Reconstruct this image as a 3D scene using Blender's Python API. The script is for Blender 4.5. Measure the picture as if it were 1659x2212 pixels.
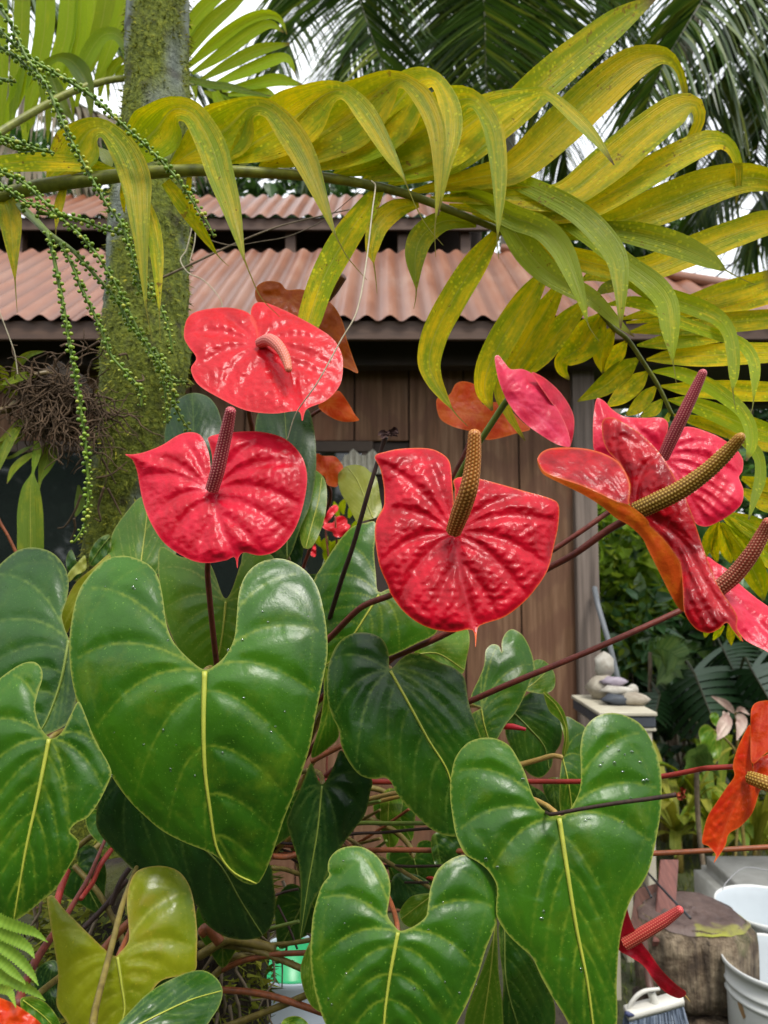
import bpy, bmesh, math, random
import numpy as np
from mathutils import Vector, Matrix
from mathutils.geometry import delaunay_2d_cdt

random.seed(7); rng = np.random.default_rng(7)
R = math.radians
scene = bpy.context.scene
for o in list(bpy.data.objects): bpy.data.objects.remove(o)
COL = scene.collection

# ------------------------------------------------------------------ camera
CAM = np.array([0.0, 0.0, 1.6]); PITCH = R(5.0); F = 1597.0     # F: focal length in units of a 1659 x 2212 picture
cam_d = bpy.data.cameras.new('camera'); cam = bpy.data.objects.new('camera', cam_d); COL.objects.link(cam)
cam.location = CAM; cam.rotation_euler = (R(90) + PITCH, 0, 0)
cam_d.sensor_fit = 'VERTICAL'; cam_d.sensor_height = 36; cam_d.lens = 26
cam_d.clip_start = 0.02; cam_d.clip_end = 400
cam_d.dof.use_dof = True; cam_d.dof.focus_distance = 0.78; cam_d.dof.aperture_fstop = 9
scene.camera = cam

# ------------------------------------------------------------------ world, sun, exposure
SUN_EL, SUN_AZ = 58, 158          # bright overcast, light from high behind the camera
w = bpy.data.worlds.new('World'); scene.world = w; w.use_nodes = True
nt = w.node_tree; nt.nodes.clear()
sky = nt.nodes.new('ShaderNodeTexSky'); sky.sky_type = 'NISHITA'; sky.sun_disc = False
sky.sun_elevation = R(SUN_EL); sky.sun_rotation = R(SUN_AZ); sky.air_density = 1.0; sky.dust_density = 3.0
tc = nt.nodes.new('ShaderNodeTexCoord'); nz = nt.nodes.new('ShaderNodeTexNoise'); nz.inputs['Scale'].default_value = 2.2; nz.inputs['Detail'].default_value = 5
rp = nt.nodes.new('ShaderNodeValToRGB'); rp.color_ramp.elements[0].color = (6.6, 7.0, 7.5, 1); rp.color_ramp.elements[1].color = (10.0, 10.1, 10.2, 1)
rp.color_ramp.elements[0].position = .3; rp.color_ramp.elements[1].position = .7
mx = nt.nodes.new('ShaderNodeMix'); mx.data_type = 'RGBA'; mx.inputs['Factor'].default_value = .86
bgn = nt.nodes.new('ShaderNodeBackground'); bgn.inputs['Strength'].default_value = 0.11
out = nt.nodes.new('ShaderNodeOutputWorld')
L = nt.links.new
L(tc.outputs['Generated'], nz.inputs['Vector']); L(nz.outputs['Fac'], rp.inputs['Fac'])
L(sky.outputs['Color'], mx.inputs['A']); L(rp.outputs['Color'], mx.inputs['B'])
L(mx.outputs['Result'], bgn.inputs['Color']); L(bgn.outputs['Background'], out.inputs['Surface'])
sl = bpy.data.lights.new('sun', 'SUN'); sl.energy = 1.5; sl.angle = R(14); sl.color = (1, .96, .9)
so = bpy.data.objects.new('sun', sl); COL.objects.link(so)
az, el = R(SUN_AZ), R(SUN_EL)
sdir = Vector((math.sin(az) * math.cos(el), math.cos(az) * math.cos(el), math.sin(el)))
so.rotation_euler = sdir.to_track_quat('Z', 'Y').to_euler(); so.location = sdir * 30
scene.view_settings.view_transform = 'Standard'; scene.view_settings.look = 'None'
scene.view_settings.exposure = 0.95; scene.view_settings.gamma = 1
scene.cycles.max_bounces = 8; scene.cycles.transparent_max_bounces = 8; scene.cycles.use_denoising = True
scene.cycles.caustics_reflective = False; scene.cycles.caustics_refractive = False

# ------------------------------------------------------------------ picture <-> place
FWD = np.array([0, math.cos(PITCH), math.sin(PITCH)]); UP = np.array([0, -math.sin(PITCH), math.cos(PITCH)]); RT = np.array([1.0, 0, 0])
def P(x, y, d):
    x = np.asarray(x, float); y = np.asarray(y, float); d = np.asarray(d, float)
    return CAM + d[..., None] * (FWD + ((x - 829.5) / F)[..., None] * RT + ((1106 - y) / F)[..., None] * UP)
def PY(x, y, Y):                      # point on the vertical plane y = Y
    v = FWD + (x - 829.5) / F * RT + (1106 - y) / F * UP
    return CAM + v * (Y / v[1])
TILE = {0: (0, 0, 1), 1: (0, 0, .5), 2: (829.5, 0, .5), 3: (0, 737.5, .5), 4: (829.5, 737.5, .5), 5: (0, 1475, .5), 6: (829.5, 1475, .5),
        'R1': (1244.25, 1106.2, .25), 'R2': (1244.25, 1659, .25), 'R3': (0, 737.5, .25), 'R4': (622.1, 907.2, .1875),
        'R5': (0, 1659, .25), 'R6': (1231.3, 552.8, .2578), 'R7': (686.9, 1296, .3516)}
def T(t, pts):
    a, b, s = TILE[t]; p = np.asarray(pts, float)
    return p * s + np.array([a, b])

# ------------------------------------------------------------------ object helpers
def link(o, parent=None, **props):
    COL.objects.link(o)
    if parent is not None: o.parent = parent
    for k, v in props.items(): o[k] = v
    return o
def base_of(parent):
    b = Vector((0, 0, 0))
    while parent is not None:
        b += parent.location; parent = parent.parent
    return b
def thing(name, loc, label, category, group=None):
    o = bpy.data.objects.new(name, None); o.location = Vector([float(c) for c in loc]); o.empty_display_size = .05
    link(o, label=label, category=category)
    if group: o['group'] = group
    return o
def mesh_obj(name, verts, faces, mat, parent=None, attrs=None, smooth=True, **props):
    verts = np.asarray(verts, float).reshape(-1, 3)
    b = base_of(parent)
    m = bpy.data.meshes.new(name)
    m.from_pydata((verts - np.array(b)).tolist(), [], [tuple(int(i) for i in f) for f in faces])
    if attrs:
        for k, v in attrs.items():
            a = m.attributes.new(k, 'FLOAT', 'POINT'); a.data.foreach_set('value', np.asarray(v, np.float32).ravel())
    if smooth: m.polygons.foreach_set('use_smooth', np.ones(len(m.polygons), bool))
    m.materials.append(mat); m.update()
    return link(bpy.data.objects.new(name, m), parent, **props)
class MB:                                 # gathers pieces of ONE part
    def __init__(s): s.v = []; s.f = []; s.n = 0; s.a = {}
    def add(s, v, f, **at):
        v = np.asarray(v, float).reshape(-1, 3)
        s.v.append(v); s.f += [tuple(i + s.n for i in q) for q in f]
        for k, x in at.items(): s.a.setdefault(k, []).append(np.broadcast_to(np.asarray(x, float), (len(v),)))
        s.n += len(v)
    def build(s, name, mat, parent=None, smooth=True, **props):
        return mesh_obj(name, np.concatenate(s.v), s.f, mat, parent, {k: np.concatenate(x) for k, x in s.a.items()}, smooth, **props)
def box_vf(x0, x1, y0, y1, z0, z1, bev=0.004):
    bm = bmesh.new(); bmesh.ops.create_cube(bm, size=1)
    for v in bm.verts: v.co = Vector(((x0 + x1) / 2 + v.co.x * (x1 - x0), (y0 + y1) / 2 + v.co.y * (y1 - y0), (z0 + z1) / 2 + v.co.z * (z1 - z0)))
    if bev: bmesh.ops.bevel(bm, geom=bm.edges[:], offset=bev, segments=1, affect='EDGES')
    v = [tuple(q.co) for q in bm.verts]; bm.verts.index_update(); f = [[q.index for q in p.verts] for p in bm.faces]; bm.free()
    return v, f
def box(name, x0, x1, y0, y1, z0, z1, mat, parent=None, bev=.004, **props):
    v, f = box_vf(x0, x1, y0, y1, z0, z1, bev); return mesh_obj(name, v, f, mat, parent, smooth=False, **props)

def catmull(p, n, closed=False):
    p = np.asarray(p, float); k = len(p)
    if closed: q = np.vstack([p[-1:], p, p[:2]]); segs = k
    else: q = np.vstack([2 * p[:1] - p[1:2], p, 2 * p[-1:] - p[-2:-1]]); segs = k - 1
    outp = []
    m = max(2, int(math.ceil(n / segs)) + 1)
    for i in range(segs):
        p0, p1, p2, p3 = q[i:i + 4]
        # limit tangents by the neighbouring spans so that tight corners do not overshoot
        l1 = np.linalg.norm((p2 - p1)[:2]) + 1e-9
        t1 = (p2 - p0) * .5; t2 = (p3 - p1) * .5
        s1 = min(1, l1 / (np.linalg.norm(t1[:2]) + 1e-9)); s2 = min(1, l1 / (np.linalg.norm(t2[:2]) + 1e-9))
        t1 = t1 * s1; t2 = t2 * s2
        for t in np.linspace(0, 1, m, endpoint=False):
            t2_, t3_ = t * t, t * t * t
            outp.append((2 * t3_ - 3 * t2_ + 1) * p1 + (t3_ - 2 * t2_ + t) * t1 + (-2 * t3_ + 3 * t2_) * p2 + (t3_ - t2_) * t2)
    if not closed: outp.append(p[-1])
    return np.array(outp)
def resample(p, n, closed=False):
    p = np.asarray(p, float); q = np.vstack([p, p[:1]]) if closed else p
    s = np.concatenate([[0], np.cumsum(np.linalg.norm(np.diff(q[:, :2] if q.shape[1] < 3 else q[:, :3], axis=0), axis=1))])
    t = np.linspace(0, s[-1], n, endpoint=not closed)
    return np.stack([np.interp(t, s, q[:, k]) for k in range(q.shape[1])], 1)

def tube_vf(p, r, n=8, cap=True):
    p = np.asarray(p, float); r = np.broadcast_to(np.asarray(r, float), (len(p),))
    t = np.gradient(p, axis=0); t /= (np.linalg.norm(t, axis=1)[:, None] + 1e-12)
    a = np.array([0, 0, 1.0]) if abs(t[0][2]) < .9 else np.array([1.0, 0, 0])
    u = np.cross(t[0], a); u /= np.linalg.norm(u); V = []
    th = np.linspace(0, 2 * math.pi, n, endpoint=False)
    for i in range(len(p)):
        u = u - t[i] * np.dot(u, t[i]); u /= (np.linalg.norm(u) + 1e-12); b = np.cross(t[i], u)
        V.append(p[i] + r[i] * (np.cos(th)[:, None] * u + np.sin(th)[:, None] * b))
    V = np.concatenate(V); Fc = []
    for i in range(len(p) - 1):
        for j in range(n):
            k = (j + 1) % n; Fc.append((i * n + j, i * n + k, (i + 1) * n + k, (i + 1) * n + j))
    if cap: Fc.append(tuple(range(n))[::-1]); Fc.append(tuple((len(p) - 1) * n + j for j in range(n)))
    return V, Fc
def path3(pts, d, n=24):                 # picture path + distances -> smooth 3D path
    pts = np.asarray(pts, float); d = np.interp(np.linspace(0, 1, len(pts)), np.linspace(0, 1, len(d)), d) if np.ndim(d) else np.full(len(pts), float(d))
    c = catmull(np.column_stack([pts, d]), n); return P(c[:, 0], c[:, 1], c[:, 2]), c
def stem(name, pts, d, half, mat, parent, n=26, seg=8, extra=None, wob=0):
    p, c = path3(pts, d, n)
    r = np.interp(np.linspace(0, 1, len(p)), np.linspace(0, 1, len(half)), half) if np.ndim(half) else np.full(len(p), float(half))
    r = r / F * c[:, 2]
    if extra is not None:                # carry on to a 3D point (the crown of the plant)
        e = np.asarray(extra, float); tt = np.linspace(0, 1, 14)[1:, None]
        t0 = (p[-1] - p[-3]); t0 = t0 / (np.linalg.norm(t0) + 1e-9) * np.linalg.norm(e - p[-1]) * .45
        a, b_, c_, d_ = p[-1], p[-1] + t0, e + np.array([0, 0, .08]), e
        q = (1 - tt) ** 3 * a + 3 * (1 - tt) ** 2 * tt * b_ + 3 * (1 - tt) * tt ** 2 * c_ + tt ** 3 * d_
        p = np.vstack([p, q]); r = np.concatenate([r, np.full(len(q), r[-1])])
    if wob: r = r * (1 + wob * rng.normal(size=len(r)))
    v, f = tube_vf(p, r, seg)
    return mesh_obj(name, v, f, mat, parent, {'along': np.repeat(np.linspace(0, 1, len(p)), seg)})

# ------------------------------------------------------------------ materials
class NB:
    def __init__(s, name):
        s.m = bpy.data.materials.new(name); s.m.use_nodes = True; s.t = s.m.node_tree; s.t.nodes.clear()
        s.out = s.t.nodes.new('ShaderNodeOutputMaterial')
    def n(s, typ, **kw):
        nd = s.t.nodes.new('ShaderNode' + typ)
        for k, v in kw.items():
            if hasattr(nd, k): setattr(nd, k, v)
        return nd
    def set(s, sock, v):
        if isinstance(v, bpy.types.NodeSocket): s.t.links.new(v, sock)
        else: sock.default_value = v if not isinstance(v, (tuple, list)) or len(v) != 3 or sock.type != 'RGBA' else (*v, 1)
    def attr(s, name): return s.n('Attribute', attribute_name=name).outputs['Fac']
    def coord(s, kind='Object'): return s.n('TexCoord').outputs[kind]
    def noise(s, vec=None, scale=5., detail=3., rough=.55, out='Fac'):
        nd = s.n('TexNoise'); nd.inputs['Scale'].default_value = scale; nd.inputs['Detail'].default_value = detail; nd.inputs['Roughness'].default_value = rough
        s.set(nd.inputs['Vector'], vec if vec is not None else s.coord()); return nd.outputs[out]
    def voro(s, vec=None, scale=5., out='Distance', feature='F1'):
        nd = s.n('TexVoronoi', feature=feature); nd.inputs['Scale'].default_value = scale
        s.set(nd.inputs['Vector'], vec if vec is not None else s.coord()); return nd.outputs[out]
    def ramp(s, fac, stops):
        nd = s.n('ValToRGB'); s.set(nd.inputs['Fac'], fac); cr = nd.color_ramp
        while len(cr.elements) < len(stops): cr.elements.new(.5)
        for e, (p, c) in zip(cr.elements, stops):
            e.position = p; e.color = (*c, 1) if not np.isscalar(c) else (c, c, c, 1)
        return nd.outputs['Color']
    def mix(s, fac, a, b, mode='MIX'):
        nd = s.n('Mix', data_type='RGBA', blend_type=mode); s.set(nd.inputs['Factor'], fac); s.set(nd.inputs[6], a); s.set(nd.inputs[7], b); return nd.outputs[2]
    def math(s, op, a, b=0., c=0., clamp=False):
        nd = s.n('Math', operation=op, use_clamp=clamp)
        for i, v in enumerate((a, b, c)): s.set(nd.inputs[i], v)
        return nd.outputs[0]
    def vec(s, x, y, z=0.):
        nd = s.n('CombineXYZ')
        for i, v in enumerate((x, y, z)): s.set(nd.inputs[i], v)
        return nd.outputs[0]
    def mapping(s, vec, scale=(1, 1, 1)):
        nd = s.n('Mapping'); s.set(nd.inputs['Vector'], vec); nd.inputs['Scale'].default_value = scale; return nd.outputs[0]
    def bump(s, h, strength=.3, dist=.002, normal=None):
        nd = s.n('Bump'); nd.inputs['Strength'].default_value = strength; nd.inputs['Distance'].default_value = dist; s.set(nd.inputs['Height'], h)
        if normal is not None: s.set(nd.inputs['Normal'], normal)
        return nd.outputs[0]
    def finish(s, color, rough=.5, normal=None, spec=.5, coat=0., coat_rough=.1, transl=0., tcol=None, metal=0., sheen=0., alpha=None):
        b = s.n('BsdfPrincipled'); s.set(b.inputs['Base Color'], color); s.set(b.inputs['Roughness'], rough)
        b.inputs['Specular IOR Level'].default_value = spec; s.set(b.inputs['Coat Weight'], coat); b.inputs['Coat Roughness'].default_value = coat_rough; b.inputs['Metallic'].default_value = metal
        if normal is not None: s.set(b.inputs['Normal'], normal); s.set(b.inputs['Coat Normal'], normal)
        sh = b.outputs[0]
        if transl:
            t = s.n('BsdfTranslucent'); s.set(t.inputs['Color'], tcol if tcol is not None else color)
            if normal is not None: s.set(t.inputs['Normal'], normal)
            mxs = s.n('MixShader'); mxs.inputs[0].default_value = transl
            s.t.links.new(sh, mxs.inputs[1]); s.t.links.new(t.outputs[0], mxs.inputs[2]); sh = mxs.outputs[0]
        s.t.links.new(sh, s.out.inputs['Surface']); return s.m

def leaf_mat(name, dark, light, vein=(.30, .36, .05), rim=(.28, .32, .05), rough=.34, transl=.18, blotch=(.16, .22, .010), bl_amt=.35, speck=.6):
    b = NB(name); co = b.coord()
    n1 = b.noise(co, 9, 5, .6); c = b.mix(b.ramp(n1, [(.36, 0.), (.62, 1.)]), dark, light)
    bl = b.ramp(b.noise(co, 22, 5, .65), [(.52, 0.), (.72, 1.)]); c = b.mix(b.math('MULTIPLY', bl, bl_amt), c, blotch)
    sp = b.ramp(b.noise(co, 420, 2, .5), [(.66, 0.), (.74, 1.)]); c = b.mix(b.math('MULTIPLY', sp, speck), c, (light[0] * 3 + .04, light[1] * 2 + .05, light[2] * 3 + .02))
    c = b.mix(b.attr('vein'), c, vein); c = b.mix(b.attr('edge'), c, rim)
    h = b.math('ADD', b.noise(co, 260, 3, .6), b.math('MULTIPLY', b.noise(co, 60, 2), 1.6)); h = b.math('ADD', h, b.math('MULTIPLY', b.ramp(b.voro(co, 75, 'Distance', 'DISTANCE_TO_EDGE'), [(0., 0.), (.12, 1.)]), .12))
    drops = b.ramp(b.voro(co, 130), [(.0, 1.), (.09, .0)]); h = b.math('ADD', h, b.math('MULTIPLY', drops, b.ramp(n1, [(.5, 0.), (.6, 3.)])))
    r = b.math('ADD', b.math('MULTIPLY', b.noise(co, 35, 4), .22), rough - .11)
    return b.finish(c, r, b.bump(h, .22, .0010), spec=.38, transl=transl, tcol=b.mix(.5, c, (light[0] * 1.6 + .02, light[1] * 1.6, light[2])))
M = {}
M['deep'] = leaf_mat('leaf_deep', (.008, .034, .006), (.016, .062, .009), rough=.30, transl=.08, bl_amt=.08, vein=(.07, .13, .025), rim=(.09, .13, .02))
M['dark'] = leaf_mat('leaf_dark', (.011, .048, .004), (.024, .090, .006), rough=.30, transl=.12, bl_amt=.15, vein=(.13, .21, .03), rim=(.16, .2, .03))
M['mid'] = leaf_mat('leaf_mid', (.020, .082, .004), (.045, .150, .006), rough=.32, transl=.2, bl_amt=.42, vein=(.22, .30, .025))
M['light'] = leaf_mat('leaf_light', (.055, .150, .007), (.110, .240, .012), rough=.36, transl=.3, bl_amt=.4)
M['olive'] = leaf_mat('leaf_olive', (.10, .17, .006), (.26, .29, .010), rough=.30, transl=.32, bl_amt=.6, blotch=(.34, .26, .03), vein=(.40, .42, .06), rim=(.4, .3, .06), speck=.25)
M['pale'] = leaf_mat('leaf_pale', (.22, .28, .030), (.36, .38, .060), rough=.34, transl=.3, vein=(.45, .46, .12), bl_amt=.2, speck=.1)

def spathe_mat(name, base, deep, rim, orange=0., orange_col=(.60, .09, .008), rough=.30, coat=.12, transl=.1, spec=.22):
    b = NB(name); co = b.coord()
    n1 = b.noise(co, 38, 5, .6); c = b.mix(b.ramp(n1, [(.38, 0.), (.60, 1.)]), deep, base)
    c = b.mix(b.math('MULTIPLY', b.attr('vein'), .3), c, (min(1, base[0] * 1.1 + .06), base[1] * 2 + .04, base[2] * 2 + .04))
    if orange:
        e = b.math('MULTIPLY', b.ramp(b.math('ADD', b.attr('near'), b.math('MULTIPLY', b.noise(co, 16, 4), .7)), [(1.0, 0.), (1.42, 1.)]), orange)
        c = b.mix(e, c, orange_col)
    c = b.mix(b.attr('edge'), c, rim)
    wet = b.noise(co, 230, 4, .65); dr = b.ramp(b.voro(co, 110), [(0., 1.), (.16, 0.)])
    h = b.math('ADD', b.math('MULTIPLY', wet, .9), b.math('MULTIPLY', dr, b.ramp(b.noise(co, 14, 2), [(.5, 0.), (.62, 1.)])))
    h = b.math('ADD', h, b.math('MULTIPLY', b.noise(co, 75, 3), 2.0))
    return b.finish(c, rough, b.bump(h, .34, .0016), spec=spec, coat=coat, coat_rough=.1, transl=transl)
M['red'] = spathe_mat('spathe_red', (.62, .008, .032), (.46, .002, .014), (.68, .06, .06))
M['redwet'] = spathe_mat('spathe_red_wet', (.54, .005, .020), (.34, .001, .008), (.62, .10, .02), orange=.7, orange_col=(.54, .040, .005), rough=.30, coat=.22, spec=.14)
M['coral'] = spathe_mat('spathe_coral', (.60, .008, .018), (.48, .004, .010), (.62, .05, .04), rough=.28, coat=.15)
M['crimson'] = spathe_mat('spathe_crimson', (.66, .014, .052), (.54, .006, .026), (.68, .07, .07))
M['maroon'] = spathe_mat('spathe_maroon', (.42, .004, .011), (.22, .001, .005), (.54, .09, .02), orange=.6, orange_col=(.40, .03, .006), rough=.30, coat=.2, spec=.14)
M['underside'] = spathe_mat('spathe_underside', (.50, .065, .006), (.56, .14, .006), (.60, .13, .02), rough=.38, coat=.05)
M['pink'] = spathe_mat('spathe_pink', (.66, .030, .085), (.56, .016, .050), (.66, .07, .09), rough=.36, coat=.1)
M['orange'] = spathe_mat('spathe_orange', (.74, .125, .014), (.68, .060, .012), (.74, .16, .03), rough=.4, coat=.05, transl=.35)
M['rust'] = spathe_mat('spathe_rust', (.38, .075, .004), (.28, .042, .003), (.5, .13, .012), rough=.4, coat=.05, transl=.3)
M['scarlet'] = spathe_mat('spathe_scarlet', (.56, .050, .005), (.48, .016, .004), (.62, .12, .02), orange=.8, orange_col=(.5, .09, .005), rough=.3, coat=.15)

def spadix_mat(name, base, dot, tip):
    b = NB(name); co = b.coord()
    c = b.mix(b.ramp(b.attr('along'), [(.1, 0.), (1., 1.)]), base, tip)
    c = b.mix(b.math('MULTIPLY', b.noise(co, 70, 3), .5), c, tuple(x * .45 for x in base)); c = b.mix(b.attr('dot'), c, dot)
    return b.finish(c, .42, b.bump(b.noise(co, 500, 2), .2, .0006), spec=.4)
M['sp_crimson'] = spadix_mat('spadix_crimson', (.36, .012, .040), (.72, .32, .26), (.42, .016, .055))
M['sp_olive'] = spadix_mat('spadix_olive', (.20, .10, .006), (.66, .44, .10), (.40, .15, .010))
M['sp_brown'] = spadix_mat('spadix_brown', (.24, .080, .010), (.68, .36, .10), (.46, .13, .014))
M['sp_red'] = spadix_mat('spadix_red', (.40, .055, .028), (.76, .40, .24), (.44, .06, .035))
M['sp_scarlet'] = spadix_mat('spadix_scarlet', (.58, .030, .022), (.80, .30, .20), (.56, .015, .045))
M['sp_salmon'] = spadix_mat('spadix_salmon', (.62, .14, .13), (.75, .30, .25), (.66, .16, .05))
M['sp_grey'] = spadix_mat('spadix_grey', (.16, .065, .035), (.24, .11, .06), (.18, .07, .04))

def plain(name, col, col2=None, rough=.6, scale=20, bump=.3, dist=.003, transl=0., spec=.4, stretch=(1, 1, 1), detail=5, coat=0.):
    b = NB(name); co = b.mapping(b.coord(), stretch); n1 = b.noise(co, scale, detail, .62)
    c = b.mix(b.ramp(n1, [(.3, 0.), (.7, 1.)]), col, col2 or tuple(x * .55 for x in col))
    return b.finish(c, rough, b.bump(b.noise(co, scale * 3.1, 4), bump, dist), spec=spec, transl=transl, coat=coat)
M['stem_red'] = plain('stem_red', (.21, .040, .024), (.085, .020, .015), .5, 90, .5, .0008)
M['stem_bright'] = plain('stem_bright', (.38, .035, .025), (.22, .025, .015), .4, 50, .2, .0008)
M['stem_rust'] = plain('stem_rust', (.30, .080, .025), (.14, .045, .016), .5, 90, .5, .0008)
M['stem_green'] = plain('stem_green', (.16, .22, .035), (.10, .15, .02), .42, 50, .2, .0008)
M['stem_olive'] = plain('stem_olive', (.22, .17, .035), (.10, .07, .015), .5, 90, .5, .0008)
M['stem_pale'] = plain('stem_pale', (.42, .30, .09), (.36, .20, .05), .45, 60, .2, .0008)
M['stem_dead'] = plain('stem_dead', (.022, .011, .009), (.055, .026, .018), .6, 40, .6, .001, stretch=(8, 8, .6))
M['dry_red'] = plain('dry_tip', (.36, .07, .02), (.18, .03, .012), .7, 90, .6, .002)
M['thread'] = plain('thread', (.46, .42, .30), (.32, .26, .16), .6, 60, .2, .0005)
M['twig'] = plain('twig', (.22, .17, .11), (.09, .065, .04), .8, 40, .5, .001)
M['vein'] = plain('vein', (.44, .46, .06), (.34, .38, .05), .4, 60, .1, .0004)
M['vein_dim'] = plain('vein_dim', (.22, .28, .05), (.16, .22, .04), .4, 60, .1, .0004)

def leaflet_mat(name, green, yellow, pale=(.34, .40, .085), amt=(.40, .66), transl=.5, fleck=.8):
    b = NB(name); al, ac = b.attr('along'), b.attr('across'); co = b.coord()
    rnd = b.n('ObjectInfo').outputs['Random']
    uv = b.vec(b.math('MULTIPLY', ac, 9.), b.math('MULTIPLY', al, 5.), b.math('MULTIPLY', rnd, 40.))
    big = b.noise(b.vec(b.math('MULTIPLY', ac, 1.1), b.math('MULTIPLY', al, 2.6), b.math('MULTIPLY', rnd, 30.)), 1.6, 3)
    spots = b.noise(co, 150, 3, .6); streak = b.noise(uv, 1.6, 3)
    f = b.math('ADD', b.math('MULTIPLY', big, .74), b.math('ADD', b.math('MULTIPLY', spots, .24), b.math('MULTIPLY', streak, .16)))
    f = b.math('ADD', f, b.math('MULTIPLY', b.attr('yel'), .2))
    c = b.mix(b.ramp(f, [(amt[0] + .165, 0.), (amt[1] + .15, 1.)]), green, yellow)
    dots = b.math('MULTIPLY', b.ramp(b.voro(co, 135), [(.20, 1.), (.34, 0.)]), b.ramp(b.noise(co, 26, 3), [(.40, 0.), (.6, fleck)]))
    c = b.mix(b.math('MULTIPLY', dots, .95), c, (min(.75, yellow[0] * 1.15), yellow[1] * 1.25, .012))
    c = b.mix(b.math('MULTIPLY', b.attr('pale'), b.math('ADD', .25, b.math('MULTIPLY', streak, .7))), c, pale)
    c = b.mix(1., c, b.ramp(rnd, [(0., .72), (1., 1.22)]), 'MULTIPLY')
    c = b.mix(b.math('MULTIPLY', b.ramp(b.math('ABSOLUTE', ac), [(.0, 1.), (.07, 0.)]), .5), c, (.42, .42, .07))
    fl = b.ramp(b.math('ADD', b.noise(co, 110, 3, .7), b.math('MULTIPLY', b.noise(co, 17, 2), .5)), [(.935, 0.), (.98, fleck)]); c = b.mix(fl, c, (.16, .05, .01))
    c = b.mix(b.ramp(al, [(.93, 0.), (.985, 1.)]), c, (.10, .06, .03))
    fine = b.math('MULTIPLY', b.noise(b.vec(b.math('MULTIPLY', ac, 16.), b.math('MULTIPLY', al, .8), rnd), 1., 1), 2.2)
    h = b.math('ADD', fine, b.math('MULTIPLY', b.noise(co, 190, 3), .6))
    r = b.math('SUBTRACT', b.math('ADD', .34, b.math('MULTIPLY', b.noise(co, 40, 3), .28)), b.math('MULTIPLY', b.attr('pale'), .2))
    return b.finish(c, r, b.bump(h, .5, .0014), spec=.2, transl=transl, tcol=b.mix(.35, c, (.55, .52, .005)))
M['frond'] = leaflet_mat('leaflet_yellowing', (.235, .33, .001), (.80, .57, .001))
M['frond_green'] = leaflet_mat('leaflet_green', (.20, .32, .003), (.46, .48, .004), pale=(.035, .10, .012), amt=(.44, .75), transl=.52, fleck=.2)
M['strap'] = leaflet_mat('strap_leaf', (.10, .17, .012), (.30, .30, .02), pale=(.05, .1, .02), amt=(.42, .8), transl=.3, fleck=.3)
M['rachis'] = plain('rachis', (.27, .29, .035), (.10, .11, .02), .45, 55, .4, .001)

def rnd_leaf(name, c0, c1, c2, rough=.4, transl=.25):
    b = NB(name); c = b.ramp(b.attr('rnd'), [(0., c0), (.5, c1), (1., c2)])
    return b.finish(c, rough, b.bump(b.noise(None, 60, 2), .2, .002), transl=transl)
M['coco'] = rnd_leaf('coconut_leaflets', (.018, .048, .005), (.050, .105, .008), (.17, .20, .016), .42, .32)
M['coco_dry'] = rnd_leaf('dry_leaflets', (.10, .085, .055), (.20, .16, .10), (.05, .07, .02), .6, .2)
M['shrub_a'] = rnd_leaf('shrub_bright', (.10, .19, .012), (.23, .36, .024), (.42, .48, .04), .4, .45)
M['shrub_b'] = rnd_leaf('shrub_dark', (.018, .055, .008), (.050, .125, .016), (.15, .25, .05), .3)
M['shrub_c'] = rnd_leaf('shrub_blue', (.035, .10, .030), (.085, .19, .060), (.24, .34, .16), .3)
M['shrub_d'] = rnd_leaf('shrub_deep', (.006, .018, .006), (.012, .038, .010), (.03, .07, .012), .4)
M['fern'] = rnd_leaf('fern_green', (.14, .27, .020), (.22, .38, .03), (.34, .48, .06), .5, .3)
M['fern_bg'] = rnd_leaf('fern_far', (.06, .13, .02), (.10, .20, .03), (.18, .28, .05), .5, .3)
M['moss'] = rnd_leaf('moss', (.065, .085, .005), (.19, .21, .012), (.36, .33, .02), .85, .15)
M['bead'] = rnd_leaf('berry', (.10, .20, .010), (.20, .33, .018), (.46, .48, .06), .4, .0)
M['rachilla'] = plain('rachilla', (.14, .22, .02), (.08, .15, .012), .45, 60, .2, .0006)

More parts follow.
